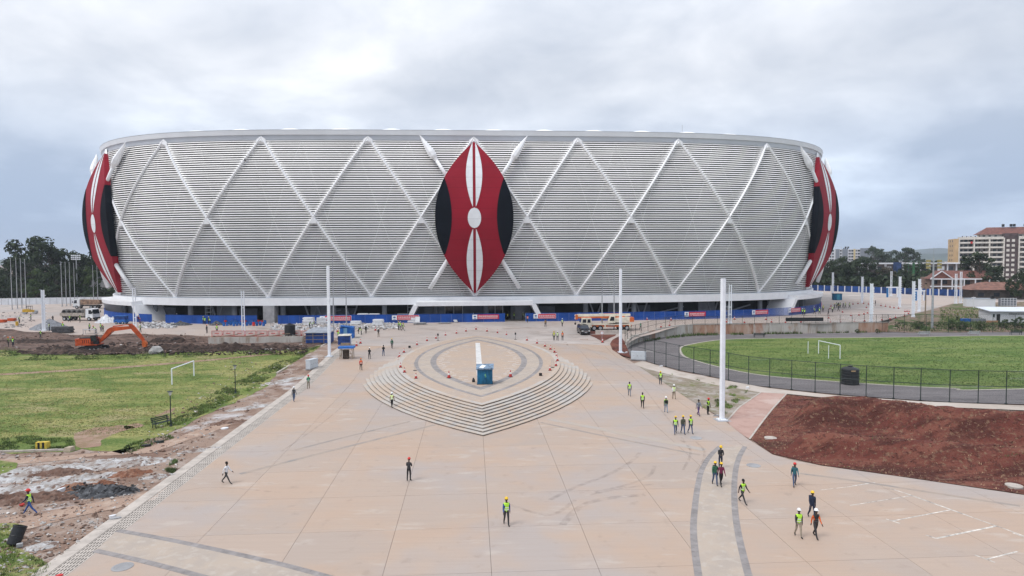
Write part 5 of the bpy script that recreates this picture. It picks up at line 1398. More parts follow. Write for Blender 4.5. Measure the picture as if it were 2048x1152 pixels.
mb = MB(); mb.v = [(-1.2, -1, 1.86), (1.2, -1, 1.9), (1.15, 1, 2.05), (-1.2, 1, 2.0), (0, 0, 2.18)]; mb.f = [[0, 1, 4], [1, 2, 4], [2, 3, 4], [3, 0, 4], [3, 2, 1, 0]]; mb.m = [0] * 5; mb.build('roof', mat('dirty_white_tarp', (.5, .48, .42), .2, 3, .8), r)
mb = MB(); mb.box((.3, -1.1, .35), (1.6, .5, .5)); mb.build('counter', WOOD, r)
mb = MB(); mb.box((1.05, -.2, 1.0), (.35, .8, 1.5)); mb.build('side_board', B_WHITE, r)
p = G(694, 717); r = thing('stall', 'rickety timber stall with a blue roof sheet at the plaza edge', 'stall', p, .05)
for x, y in ((-1.0, -.6), (1.0, -.6), (-1.0, .6), (1.0, .6)): mb = MB(); mb.bar((x * 1.02, y, 0), (x * .95, y, 1.75), .09); mb.build('post', WOOD, r)
for a, b in (((-1, -.6, .1), (-.6, -.6, 1.6)), ((1.0, -.6, .2), (.6, -.6, 1.3)), ((.4, -.62, .9), (1.05, -.62, .9)), ((.4, -.62, .4), (1.05, -.62, .4)), ((-1, -.6, 1.5), (1, -.6, 1.5))): mb = MB(); mb.bar(a, b, .07); mb.build('brace', WOOD, r)
mb = MB(); mb.box((0, -.1, 1.86), (2.5, 1.7, .26)); mb.build('roof_sheet', BLUEP, r)
mb = MB(); mb.box((-.15, 0, .75), (.9, .9, 1.4)); mb.build('sacking', mat('brown_sacking', (.06, .045, .035), .3, 5, .9), r)
p = G(640, 686); r = thing('tarp_shelter', 'long dark blue shelter with a grey roof behind the left mast', 'shelter', p, .04)
mb = MB(); mb.box((0, 0, 1.1), (4.6, 2.6, 1.9)); mb.build('wall', DBLUE, r)
mb = MB(); mb.v = [(-2.6, -1.6, 2.05), (2.5, -1.6, 2.05), (2.2, 1.5, 2.75), (-1.6, 1.5, 2.75), (-2.6, -1.6, 2.14), (2.5, -1.6, 2.14), (2.2, 1.5, 2.84), (-1.6, 1.5, 2.84)]; mb.f = [[0, 3, 2, 1], [4, 5, 6, 7], [0, 1, 5, 4], [1, 2, 6, 5], [2, 3, 7, 6], [3, 0, 4, 7]]; mb.m = [0] * 6; mb.build('roof', mat('grey_roof_sheet', (.28, .30, .34), .15, 1, .6), r)
for x in (-2.6, -.8, 1.2): mb = MB(); mb.bar((x, -1.9, 0), (x, -1.9, 2.0), .09); mb.build('post', WOOD, r)
for z in (.9, 1.6): mb = MB(); mb.bar((-2.6, -1.92, z), (2.4, -1.92, z), .08); mb.build('rail', WOOD, r)
# concrete trough wall behind the dug ground
p = G(512, 688); r = thing('foundation_wall', 'long low concrete foundation wall above the dark excavated bank', 'wall', p)
a, b = G(417, 688) - p, G(608, 685) - p; d = (b - a).normalized(); L = (b - a).length
for i in range(8):
    mb = MB(); c = a + d * (L * (i + .5) / 8); mb.box((0, 0, .55), (L / 8 - .02, .3, 1.3)); o = mb.build('wall_panel', WALLM, r, loc=c); o.rotation_euler = (0, 0, math.atan2(d.y, d.x))
for i in range(3):
    mb = MB(); c = a + d * (L * (.03 + .28 * i)); mb.bar(c + Vector((0, .1, 1.2)), c + Vector((3.2, 4.4, 1.3)), .22, .12); mb.build('plank', WOOD, r)
# red crowd barriers
BARW = mat('barrier_white_panel', (.62, .50, .46), .1, 2, .7)
first = None; n = 10
for i in range(n):
    px = 434 + i * 22.5; p = G(px, 672.5); lab = f'{("first","second","third","fourth","fifth","sixth","seventh","eighth","ninth","last")[i]} from the left in the row of red site barriers'
    if first is None:
        first = thing('site_barrier', lab, 'barrier', p, 0, 'red barriers before the foundation wall')
        for sx in (-1.05, 1.05): mb = MB(); mb.bar((sx, 0, 0), (sx, 0, 1.15), .07); mb.build('post', REDP, first)
        for z in (.08, 1.12): mb = MB(); mb.bar((-1.05, 0, z), (1.05, 0, z), .07); mb.build('rail', REDP, first)
        mb = MB(); mb.box((0, .02, .6), (2.0, .02, .9)); mb.build('mesh_infill', BARW, first)
        mb = MB(); mb.box((0, -.02, .62), (.9, .03, .13)); mb.build('label_strip', REDP, first)
        mb = MB(); mb.box((-1.05, 0, .03), (.1, .7, .06)); mb.box((1.05, 0, .03), (.1, .7, .06)); mb.build('foot', REDP, first)
    else: copy_tree(first, p, 0, lab)
# boulder
def rock(name, p, r_, seed, material, sq=(1, 1, .75), sub=3):
    bm = bmesh.new(); bmesh.ops.create_icosphere(bm, subdivisions=sub, radius=1)
    for v in bm.verts:
        n_ = mnoise.fractal(v.co * 1.1 + Vector((seed, seed * .7, 0)), 1.0, 2.0, 3); c = v.co * (1 + .35 * n_)
        for ax in (Vector((.6, -.7, .4)), Vector((-.8, -.3, .5)), Vector((.1, .9, .3)), Vector((.2, -.2, 1))):
            ax = ax.normalized(); dd = c.dot(ax)
            if dd > .72: c -= ax * (dd - .72)
        v.co = Vector((c.x * sq[0], c.y * sq[1], c.z * sq[2])) * r_
    me = bpy.data.meshes.new(name); bm.to_mesh(me); bm.free(); me.materials.append(material)
    return link(name, me, None, p)
STONE = mat('grey_boulder_stone', (.31, .30, .29), .25, 1.2, .9, bump=.5)
tag(rock('boulder', G(311, 707) + Vector((0, 0, .55)), 1.15, 3.3, STONE), 'big grey boulder at the edge of the lawn below the digger bucket', 'boulder')

# ================================================================== lawn furniture
def goal(a, b, h, label, w=.11, backs=()):
    a, b = Vector(a), Vector(b); r = thing('goal_frame', label, 'goal', a); q = b - a
    for c in (Vector((0, 0, 0)), q): mb = MB(); mb.tube([c, c + Vector((0, 0, h))], w / 2, 8); mb.build('goalpost', STEELW, r)
    mb = MB(); mb.tube([Vector((0, 0, h)), q + Vector((0, 0, h))], w / 2, 8); mb.build('crossbar', STEELW, r)
    for c, hh in backs: c = Vector(c) - a; mb = MB(); mb.tube([c, c + Vector((0, 0, hh))], w * .4, 6); mb.build('back_post', STEELW, r)
goal(G(344, 769), G(388, 751.5), 2.15, 'bare white goal frame on the left lawn', .17)
goal(G0(1637, 707), G0(1680, 717.5), 2.3, 'bare white goal frame with two loose posts on the right field', .13, ((G0(1616, 707.5), 2.2), (G0(1657, 717), 2.2)))
def park_lamp(p, label, h=3.65):
    r = thing('park_lamp', label, 'lamp post', p, 0, 'dark lamp posts on the left lawn')
    mb = MB(); mb.tube([(0, 0, 0), (0, 0, .5), (0, 0, .52), (0, 0, h - .45)], [.09, .085, .06, .05], 8); mb.build('post', DSTEEL, r)
    mb = MB(); mb.lathe([(.07, 0), (.11, .04), (.2, .38), (.2, .4)], 8, (0, 0, h - .46)); mb.build('lantern', mat('lantern_glass', (.55, .58, .56), .1, 2, .3), r)
    mb = MB(); mb.lathe([(.30, 0), (.30, .05), (.06, .1)], 8, (0, 0, h - .06)); mb.build('hood', DSTEEL, r)
    mb = MB(); mb.lathe([(.16, 0), (.16, .08), (.1, .2)], 8); mb.build('base', DSTEEL, r)
park_lamp(G(342, 852.5), 'dark lamp post beside the bench on the left lawn'); park_lamp(G(471, 787), 'dark lamp post standing alone nearer the stadium on the left lawn')
def bench(p, rotz, label, L=1.9, m_=DSTEEL, group='benches along the running track'):
    r = thing('bench', label, 'bench', p, rotz, group)
    for i in range(4): mb = MB(); mb.box((0, -.2 + i * .14, .45), (L, .11, .04)); mb.build('seat_slat', m_, r)
    for i in range(3): mb = MB(); mb.box((0, .32 + i * .05, .62 + i * .16), (L, .035, .11)); mb.build('back_slat', m_, r)
    for sx in (-1, 1):
        x = sx * L * .42
        for a, b in (((x, -.24, 0), (x, -.2, .43)), ((x, .34, 0), (x, .27, .43)), ((x, .27, .43), (x, .45, 1.02)), ((x, -.25, .62), (x, .3, .64)), ((x, -.25, .43), (x, -.25, .63))): mb = MB(); mb.bar(a, b, .06); mb.build('leg' if a[2] == 0 else 'armrest', m_, r)
    return r
bench(G(324, 853), R(62), 'dark metal bench beside the lamp post on the left lawn', group=None)
for px, py, lab, m_ in ((1518, 674.5, 'lone bench on the track under the straight wall', DSTEEL), (1847, 671.5, 'pale grey bench on the track left of the other two', STEEL), (1947, 670.5, 'pale grey bench on the track between two others', STEEL), (2031, 669.5, 'dark bench on the track near the right edge of the photo', DSTEEL)):
    bench(G0(px, py), math.pi * .98, lab, 2.4, m_)
p = G(86, 897); r = thing('kerb_block', 'yellow and black striped concrete block on the left lawn', 'barrier block', p, .12)
YEL = mat('faded_yellow_paint', (.55, .40, .06), .15, 5, .8)
mb = MB(); mb.prism([(-.52, -.22), (.44, -.22), (.52, -.14), (.52, .22), (-.52, .22)], 0, .62); mb.build('body', YEL, r)
for x in (-.24, .14): mb = MB(); mb.box((x, -.222, .31), (.19, .01, .60)); mb.build('black_stripe', PLASTB, r)
p = G(138, 902); mb = MB(); mb.v = [(-.35, -.25, 0), (.25, -.25, 0), (.4, .25, 0), (-.15, .3, 0), (-.3, -.2, .35), (.3, -.2, .38), (.42, .2, .42), (-.1, .25, .38)]; mb.f = [[0, 3, 2, 1], [4, 5, 6, 7], [0, 1, 5, 4], [1, 2, 6, 5], [2, 3, 7, 6], [3, 0, 4, 7]]; mb.m = [0] * 6
tag(mb.build('stone_slab', mat('tan_stone', (.40, .34, .26), .1, 3, .9), loc=p), 'tilted tan stone slab at the end of the lawn kerb', 'stone')
r = thing('lawn_kerb', 'broken pale kerb along the front of the left lawn', 'kerb', G(60, 904)); o0 = G(60, 904)
for i in range(9): a, b = G(-60 + i * 22, 906.5 - i * .6), G(-60 + (i + 1) * 22 - 1, 906 - i * .6); mb = MB(); mb.bar(a - o0 + Vector((0, 0, .06)), b - o0 + Vector((0, 0, .06 + .03 * (i % 2))), .22, .2); mb.build('kerb_stone', M_KERB, r)
r = thing('kerb_line', 'straight pale kerb running up the right side of the left lawn', 'kerb', G(600, 719)); o0 = G(600, 719)
for i in range(14):
    f0, f1 = i / 14, (i + 1) / 14 - .004; a, b = G(554, 747).lerp(G(657, 685), f0), G(554, 747).lerp(G(657, 685), f1); mb = MB(); mb.bar(a - o0 + Vector((0, 0, .06)), b - o0 + Vector((0, 0, .06)), .3, .22); mb.build('kerb_stone', M_KERB, r)

# ================================================================== cones, stands, signs
CONE_R = mat('cone_red', (.40, .03, .025), .12, 4, .55); CONE_W = mat('cone_white', (.62, .60, .58), .05, 4, .5)
def make_cone():
    r = thing('traffic_cone', 'x', 'traffic cone', (0, 0, 0), 0, 'cones on the plaza and apron')
    mb = MB(); c = .21; mb.prism([(-c, -c + .05), (-c + .05, -c), (c - .05, -c), (c, -c + .05), (c, c - .05), (c - .05, c), (-c + .05, c), (-c, c - .05)], 0, .05); mb.build('base', RUBBER, r)
    mb = MB(); mb.lathe([(.19, .05), (.125, .34)], 12); mb.build('lower_cone', CONE_R, r)
    mb = MB(); mb.lathe([(.125, .341), (.075, .56)], 12); mb.build('white_sleeve', CONE_W, r)
    mb = MB(); mb.lathe([(.075, .561), (.045, .70), (.03, .72)], 12); mb.build('tip', CONE_R, r)
    return r
cone0 = make_cone(); cone_used = [False]
def cone(p, label, sc=1.15, fallen=False):
    if not cone_used[0]:
        cone_used[0] = True; c = cone0; c.location = p; c['label'] = label; c.scale = (sc,) * 3
    else: c = copy_tree(cone0, p, random.uniform(0, 6), label, sc)
    if fallen: c.rotation_euler = (R(90), 0, random.uniform(0, 6)); c.location.z += .2
    return c
def PZ(px, py):
    g = G(px, py, ZP); u, v = toU(g.x, g.y); r_ = 54.5 - 5.1
    hw = math.sqrt(max(0, r_ * r_ - (v - LV) ** 2)) - 37
    return g if abs(u) < hw else G(px, py)
arcL = ((952, 659), (932, 663), (913, 667), (891, 671), (872, 677), (854, 682), (834, 690), (819, 696), (808, 705), (799, 714), (796, 722), (801, 735), (809, 745), (832, 757))
arcR = ((974, 663), (995, 666), (1013, 670), (1054, 681), (1074, 687), (1090, 693), (1101, 699), (1109, 705), (1113, 713), (1115, 722), (1112, 732), (1100, 741), (1081, 752))
ORD = ('first', 'second', 'third', 'fourth', 'fifth', 'sixth', 'seventh', 'eighth', 'ninth', 'tenth', 'eleventh', 'twelfth', 'thirteenth', 'fourteenth')
for i, q in enumerate(arcL): cone(PZ(*q), f'{ORD[i]} cone from the back tip down the left rim of the platform', 1.0, i in (7,))
for i, q in enumerate(arcR): cone(PZ(*q), f'{ORD[i]} cone from the back tip down the right rim of the platform', 1.0, i in (12,))
cone(PZ(898, 756), 'lone red and white cone on the paving ring left of the kiosk', 1.25); cone(PZ(1021, 754), 'lone red and white cone on the paving ring right of the kiosk', 1.25)
cone(G(751, 661), 'red cone farthest up the plaza near the stone piles'); cone(G(713, 692), 'nearer of two cones right of the blue sheds'); cone(G(721, 687), 'farther of two cones right of the blue sheds'); cone(G(675, 664), 'orange cone between the pair of flagpoles and the tall shed')
cone(G(1205, 685), 'red cone at the foot of the round road sign'); 
FAR = ((1294, 640), (1342, 641), (1339, 652), (1322, 655), (1453, 645), (1489, 646), (1469, 639), (1532, 640), (1571, 646), (1543, 645), (1602, 645), (1657, 637), (1661, 646), (1681, 646), (1709, 646), (1729, 643), (1702, 632), (1718, 631), (1728, 629), (1735, 627), (1764, 641), (1780, 639), (1791, 636), (1809, 633), (1817, 628), (1810, 624), (1814, 623.5), (1818, 624), (1733, 616), (1706, 609), (1716, 608), (1727, 607.5), (1737, 609), (1762, 612), (1771, 613.5), (1780, 615), (1788, 616.5), (1797, 617.5), (1660, 618.5), (1662, 613), (1685, 625))
fr = sorted(q for q in FAR if q[1] > 634); bk = sorted(q for q in FAR if q[1] <= 634); TENS = ('', 'twenty-', 'thirty-')
def nth(i): return ORD[i] if i < 14 else ('fifteenth', 'sixteenth', 'seventeenth', 'eighteenth', 'nineteenth', 'twentieth')[i - 14] if i < 20 else 'twenty-' + ORD[i - 20]
for i, q in enumerate(fr): cone(G(*q), f'{nth(i)} from the left of the small red cones just beyond the track wall', 1.1)
for i, q in enumerate(bk): cone(G(*q), f'{nth(i)} from the left of the tiny red cones far out on the right apron', 1.1)
def stand(p, label, sign=True):
    r = thing('rope_stand', label, 'stand', p, 0)
    mb = MB(); mb.lathe([(.28, 0), (.28, .03), (.05, .06)], 12); mb.build('base', RUBBER, r)
    if sign:
        mb = MB(); mb.tube([(0, 0, .05), (0, 0, 1.0)], .03, 6); mb.build('post', RUBBER, r); mb = MB(); mb.box((0, -.02, 1.15), (.3, .05, .42)); mb.build('panel', PLASTB, r)
        mb = MB(); mb.bar((-.18, .15, 0), (.0, 0, .9), .03); mb.bar((.18, .15, 0), (.0, 0, .9), .03); mb.build('prop', CONE_W, r)
    else:
        for x in (-.12, .12): mb = MB(); mb.tube([(x, 0, .04), (x, 0, 1.15 if x < 0 else .95)], .022, 6); mb.build('post', STEEL, r)
        mb = MB(); mb.bar((-.12, 0, 1.15), (.1, 0, 1.18), .04); mb.bar((-.12, 0, .95), (.12, 0, .95), .03); mb.build('crossbar', STEEL, r)
stand(PZ(876, 681), 'black sign stand on the left back rim of the platform'); stand(PZ(1031, 679), 'black sign stand on the right back rim of the platform')
stand(PZ(830, 741), 'thin steel pipe stand on the left side of the platform', False); stand(PZ(1105, 735), 'thin steel pipe stand on the right side of the platform', False)
p = G(1204, 684); r = thing('road_sign', 'round white road sign on a thin post in the red soil wedge', 'sign', p)
mb = MB(); mb.tube([(0, 0, 0), (0, 0, 1.75)], .035, 6); mb.build('post', STEEL, r)
mb = MB(); mb.cyl((0, -.05, 1.75), .34, .03, 20, axis='Y'); mb.build('rim', CONE_R, r); mb = MB(); mb.cyl((0, -.065, 1.75), .29, .03, 20, axis='Y'); pl_ = mb.build('plate', B_WHITE, r)
mb = MB(); mb.box((-.04, -.083, 1.76), (.06, .006, .26)); mb.box((.07, -.083, 1.74), (.05, .006, .2)); mb.build('symbol', mat('sign_grey', (.3, .32, .36), .05, 2, .6), pl_)

# ================================================================== people
SKIN = mat('dark_brown_skin', (.075, .042, .028), .15, 8, .55, world_space=False)
HAIR = mat('black_hair', (.010, .009, .009), .2, 20, .8, world_space=False)
def cloth(name, c): return mat('cloth_' + name, c, .14, 9, .85, world_space=False)
C = {k: cloth(k, v) for k, v in dict(black=(.014, .014, .016), navy=(.018, .026, .055), blue=(.03, .08, .26), jeans=(.055, .085, .16), palejeans=(.22, .28, .36), grey=(.20, .22, .26), dark=(.035, .035, .038), white=(.70, .71, .74), maroon=(.16, .02, .06),
     olive=(.07, .075, .05), green=(.03, .12, .07), teal=(.03, .13, .16), khaki=(.22, .18, .13), beige=(.32, .27, .21), orange=(.62, .12, .03), red=(.45, .02, .03), purple=(.10, .06, .16), tan=(.30, .19, .10)).items()}
def vest_mat(name, c, stripe=(.62, .66, .62)):
    m, nd, lk = new_mat('vest_' + name); b = nd['Principled BSDF']; b.inputs['Roughness'].default_value = .7
    tc = N(nd, 'ShaderNodeTexCoord'); sp = N(nd, 'ShaderNodeSeparateXYZ'); lk.new(tc.outputs['Object'], sp.inputs[0])
    tot = None
    for z in (1.02, 1.16):
        s_ = N(nd, 'ShaderNodeMath', operation='SUBTRACT'); lk.new(sp.outputs['Z'], s_.inputs[0]); s_.inputs[1].default_value = z
        a_ = N(nd, 'ShaderNodeMath', operation='ABSOLUTE'); lk.new(s_.outputs[0], a_.inputs[0]); l_ = N(nd, 'ShaderNodeMath', operation='LESS_THAN'); lk.new(a_.outputs[0], l_.inputs[0]); l_.inputs[1].default_value = .028
        if tot is None: tot = l_.outputs[0]
        else: mx = N(nd, 'ShaderNodeMath', operation='MAXIMUM'); lk.new(tot, mx.inputs[0]); lk.new(l_.outputs[0], mx.inputs[1]); tot = mx.outputs[0]
    mix = N(nd, 'ShaderNodeMixRGB'); mix.inputs[1].default_value = (*c, 1); mix.inputs[2].default_value = (*stripe, 1); lk.new(tot, mix.inputs[0]); lk.new(mix.outputs[0], b.inputs['Base Color'])
    return m
V = {'lime': vest_mat('lime', (.42, .74, .05)), 'orange': vest_mat('orange', (.78, .13, .03)), 'green': vest_mat('green', (.05, .30, .10)), 'yellow': vest_mat('yellow', (.62, .62, .06)), 'black': vest_mat('black', (.014, .014, .016), (.05, .05, .055)), 'paleyellow': vest_mat('paleyellow', (.58, .70, .30))}
HELM = {'yellow': mat('helmet_yellow', (.72, .46, .02), .05, 3, .35), 'white': mat('helmet_white', (.76, .77, .78), .04, 3, .35), 'red': mat('helmet_red', (.55, .025, .02), .05, 3, .35), 'orange': mat('helmet_orange', (.72, .17, .02), .05, 3, .35)}
SHOE = mat('dark_shoes', (.022, .02, .018), .2, 9, .7, world_space=False)
def skel(pose):
    """joint chain -> list of (name, position, radius x, radius y, parent)"""
    lean = pose.get('lean', .04); crouch = pose.get('crouch', 0.0); J = {}
    hipz = .93 - crouch
    def tor(z): return Vector((0, -lean * (z - hipz) * (1.0 if z < 1.6 else 1.0), 0)) + Vector((0, 0, hipz)) + Vector((0, -math.sin(pose.get('bend', 0)) * (z - hipz + 0) * (1 if z > hipz else 0), (math.cos(pose.get('bend', 0))) * (z - hipz)))
    nodes = []
    def add(n, p, rx, ry, par): J[n] = p; nodes.append((n, p, rx, ry, par))
    z0 = hipz
    add('pelvis', tor(z0), .155, .115, None); add('waist', tor(z0 + .16), .135, .10, 'pelvis'); add('chest', tor(z0 + .38), .165, .115, 'waist'); add('collar', tor(z0 + .52), .10, .085, 'chest')
    add('neck', tor(z0 + .58), .055, .058, 'collar')
    hd = pose.get('head', .0); hb = tor(z0 + .64)
    add('jaw', hb + Vector((0, -.025, 0)), .066, .072, 'neck'); add('head', hb + Vector((0, -.012 - hd, .085)), .082, .098, 'jaw'); add('crown', hb + Vector((0, .005 - hd * 1.3, .145)), .062, .075, 'head')
    for s, sd_ in ((-1, 'L'), (1, 'R')):
        lf = pose['leg' + sd_]          # (hip swing, knee bend)
        th = lf[0]; hip = J['pelvis'] + Vector((s * .095, 0, -.05)); Lt, Ls = .42, .41
        knee = hip + Vector((s * .012, -math.sin(th) * Lt, -math.cos(th) * Lt)); a2 = th - lf[1]
        ank = knee + Vector((s * .005, -math.sin(a2) * Ls, -math.cos(a2) * Ls)); toe = ank + Vector((s * .03, -.17 * math.cos(a2 * .6), -.045 - .1 * max(0, -a2) + .05 * max(0, a2)))
        add('hip' + sd_, hip, .088, .10, 'pelvis'); add('knee' + sd_, knee, .060, .066, 'hip' + sd_); add('calf' + sd_, knee.lerp(ank, .35) + Vector((0, .012, 0)), .056, .062, 'knee' + sd_); add('ankle' + sd_, ank, .045, .05, 'calf' + sd_); add('toe' + sd_, toe, .042, .034, 'ankle' + sd_)
        ar = pose['arm' + sd_]          # (shoulder swing, abduct, elbow)
        sh = J['chest'].lerp(J['collar'], .75) + Vector((s * .175, 0, -.01)); La, Lf = .29, .25; d1 = Vector((s * math.sin(ar[1]), -math.sin(ar[0]), -math.cos(ar[0]) * math.cos(ar[1]))).normalized()
        el_ = sh + d1 * La; a3 = ar[0] + ar[2]; d2 = Vector((s * math.sin(ar[1]) * .4 + (ar[3] if len(ar) > 3 else 0) * -s, -math.sin(a3), -math.cos(a3))).normalized(); wr = el_ + d2 * Lf
        add('shoulder' + sd_, sh, .065, .07, 'chest'); add('elbow' + sd_, el_, .047, .05, 'shoulder' + sd_); add('wrist' + sd_, wr, .032, .036, 'elbow' + sd_)
        palm = wr + d2 * .075; add('palm' + sd_, palm, .022, .036, 'wrist' + sd_)
        side = Vector((0, 1, 0)) if abs(d2.y) < .7 else Vector((1, 0, 0)); fw = d2.cross(side).normalized(); side = fw.cross(d2).normalized()
        for i, (o, l) in enumerate(((-.030, .060), (-.010, .072), (.010, .068), (.029, .052))):
            b_ = palm + side * o + d2 * .012; add(f'f{i}{sd_}', b_ + d2 * l * .55, .0095, .0095, 'palm' + sd_); add(f'g{i}{sd_}', b_ + d2 * l + fw * .018 * s, .008, .008, f'f{i}{sd_}')
        tb = wr + d2 * .03 - side * .03; add('t' + sd_, tb - side * .02 + d2 * .025, .011, .011, 'wrist' + sd_); add('u' + sd_, tb - side * .028 + d2 * .062, .009, .009, 't' + sd_)
    return nodes
def build_pose(name, pose):
    nodes = skel(pose); idx = {n[0]: i for i, n in enumerate(nodes)}
    me = bpy.data.meshes.new('body_' + name); me.from_pydata([n[1] for n in nodes], [(i, idx[n[4]]) for i, n in enumerate(nodes) if n[4]], [])
    ob = bpy.data.objects.new('tmp', me); col.objects.link(ob)
    md = ob.modifiers.new('skin', 'SKIN'); md.branch_smoothing = .4; md.use_smooth_shade = True
    sv = me.skin_vertices[0].data if me.skin_vertices else None
    if sv is None:
        bm = bmesh.new(); bm.from_mesh(me); bm.verts.layers.skin.verify(); bm.to_mesh(me); bm.free(); sv = me.skin_vertices[0].data
    for i, n in enumerate(nodes): sv[i].radius = (n[2], n[3])
    sv[0].use_root = True
    sub = ob.modifiers.new('sub', 'SUBSURF'); sub.levels = 1; sub.render_levels = 1
    dg = bpy.context.evaluated_depsgraph_get(); ev = ob.evaluated_get(dg); m2 = bpy.data.meshes.new_from_object(ev); m2.name = 'person_body_' + name
    bpy.data.objects.remove(ob)
    # which garment each face belongs to
    segs = [(n[0], n[1], nodes[idx[n[4]]][1]) for n in nodes if n[4]]
    def kind(n):
        if n.startswith(('toe',)): return 3
        if n[:3] in ('hip', 'kne', 'cal', 'ank'): return 1
        if n[0] in 'fgtu' and len(n) <= 3 or n.startswith(('palm', 'jaw', 'head', 'crown', 'neck')): return 2
        return 0
    pel = nodes[0][1]; kinds = []; torso = []
    for p in m2.polygons:
        c = p.center; best = 1e9; bn = None
        for n, a, b in segs:
            ab = b - a; t = max(0, min(1, (c - a).dot(ab) / max(1e-9, ab.length_squared))); d_ = (c - a - ab * t).length
            if d_ < best: best = d_; bn = n
        k = kind(bn)
        if k == 0 and c.z < pel.z - .01 and bn in ('waist', 'pelvis'): k = 1
        kinds.append(k)
        torso.append(bn in ('waist', 'chest', 'collar', 'shoulderL', 'shoulderR') and k == 0)
    for m_ in (C['grey'], C['dark'], SKIN, SHOE): m2.materials.append(m_)
    m2.polygons.foreach_set('material_index', kinds); m2.polygons.foreach_set('use_smooth', [True] * len(kinds))
    lo = min(v.co.z for v in m2.vertices)
    for v in m2.vertices: v.co.z -= lo
    off = Vector((0, 0, -lo))
    # vest: the torso faces again, a little larger
    mb = MB(); vm = {}
    for p, t in zip(m2.polygons, torso):
        if not t: continue
        f = []
        for vi in p.vertices:
            if vi not in vm: v = m2.vertices[vi]; vm[vi] = len(mb.v); mb.v.append(tuple(v.co + v.normal * .016))
            f.append(vm[vi])
        mb.f.append(f); mb.m.append(0)
    H0 = [n[1] for n in nodes if n[0] == 'head'][0] + off; J = {n[0]: n[1] + off for n in nodes}
    tilt = J['crown'] - J['jaw']; rot = Vector((0, 0, 1)).rotation_difference(tilt.normalized()).to_matrix() @ Matrix.Rotation(0, 3, 'X')
    def tr(m): m.v = [tuple(rot @ Vector(v) + H0) for v in m.v]; return m
    hm = MB(); hm.lathe([(.135, .045), (.138, .052), (.118, .058), (.118, .09), (.105, .135), (.07, .172), (.025, .185)], 14, sx=.96, sy=1.14); hm.v = [(x, y - (.045 if (y < -.1 and z < .055) else 0), z) for x, y, z in hm.v]
    hr = MB(); hr.lathe([(.07, -.05), (.094, -.01), (.099, .05), (.086, .105), (.05, .135), (.015, .142)], 12, (0, .016, 0), sx=.93, sy=1.06)
    fc = MB()
    for sx in (-1, 1): fc.lathe([(.003, -.012), (.012, -.006), (.012, .006), (.003, .012)], 6, (sx * .033, -.096, .012)); fc.box((sx * .086, .008, -.004), (.018, .035, .058))
    fc.v += []; b0 = len(fc.v); fc.v += [(-.017, -.098, -.028), (.017, -.098, -.028), (0, -.128, -.024), (0, -.102, .015)]; fc.f += [[b0, b0 + 1, b0 + 2], [b0, b0 + 2, b0 + 3], [b0 + 1, b0 + 3, b0 + 2]]; fc.m += [0, 0, 0]
    fc.box((0, -.094, -.055), (.045, .02, .010))
    bp = MB(); Mc = J['chest']; bp.prism([(-.14, .12), (-.15, .2), (-.1, .27), (.1, .27), (.15, .2), (.14, .12)], Mc.z - .26, Mc.z + .14); bp.v = [(x, y + Mc.y, z) for x, y, z in bp.v]
    for sx in (-1, 1): bp.bar((sx * .1, Mc.y + .11, Mc.z + .13), (sx * .1, Mc.y - .14, Mc.z + .05), .04, .015)
    return dict(body=m2, vest=mb.mesh('vest_' + name, V['lime'], True), helmet=tr(hm).mesh('helmet_' + name, HELM['yellow'], True), hair=tr(hr).mesh('hair_' + name, HAIR, True), face=tr(fc).mesh('face_' + name, SKIN, True), pack=bp.mesh('backpack_' + name, C['dark']))
POSES = {
    'walk': build_pose('walk', dict(legL=(.42, .10), legR=(-.34, .28), armL=(-.38, .10, .22), armR=(.34, .10, .35))),
    'walk2': build_pose('walk2', dict(legL=(-.22, .42), legR=(.24, .06), armL=(.24, .12, .28), armR=(-.20, .12, .2))),
    'stride': build_pose('stride', dict(legL=(.56, .06), legR=(-.50, .22), armL=(-.5, .10, .3), armR=(.4, .1, .5), lean=.09)),
    'stand': build_pose('stand', dict(legL=(.03, .03), legR=(-.03, .04), armL=(.05, .14, .15), armR=(.03, .14, .12))),
    'phone': build_pose('phone', dict(legL=(.06, .05), legR=(-.06, .06), armL=(.35, .12, 1.5, .3), armR=(.05, .14, .2), head=.03)),
    'hands': build_pose('hands', dict(legL=(.05, .03), legR=(-.08, .06), armL=(.3, .1, 1.25, .45), armR=(.3, .1, 1.25, .45), head=.03)),
    'bend': build_pose('bend', dict(legL=(.25, .3), legR=(.02, .25), armL=(.9, .1, .1), armR=(.75, .1, .2), bend=.85)),
}
PERSONS = 0
def person(p, label, pose='stand', face=0.0, shirt='dark', legs='dark', vest=None, hat=None, pack=None, h=1.0, group=None, hat_name='hard_hat'):
    """face: heading in degrees, 0 looks at the camera, 90 to the right of the photo, 180 away"""
    global PERSONS; PERSONS += 1
    q = POSES[pose]; r = thing('person', label, 'person', p, R(face), group); s_ = h * (.985 + .03 * ((PERSONS * 37) % 10) / 10); r.scale = (s_,) * 3
    b = link('body', q['body'], r)
    for i, m_ in ((0, C[shirt]), (1, C[legs])): b.material_slots[i].link = 'OBJECT'; b.material_slots[i].material = m_
    f = link('face', q['face'], r)
    if vest: o = link('vest', q['vest'], r); o.material_slots[0].link = 'OBJECT'; o.material_slots[0].material = V[vest]
    if hat in HELM: o = link('hard_hat', q['helmet'], r); o.material_slots[0].link = 'OBJECT'; o.material_slots[0].material = HELM[hat]
    elif hat: o = link('hood', q['hair'], r); o.scale = (1.0, 1.0, 1.0); o.material_slots[0].link = 'OBJECT'; o.material_slots[0].material = C[hat]
    if not hat or hat in HELM: link('hair', q['hair'], r)
    if pack: o = link('backpack', q['pack'], r); o.material_slots[0].link = 'OBJECT'; o.material_slots[0].material = C[pack]
    return r
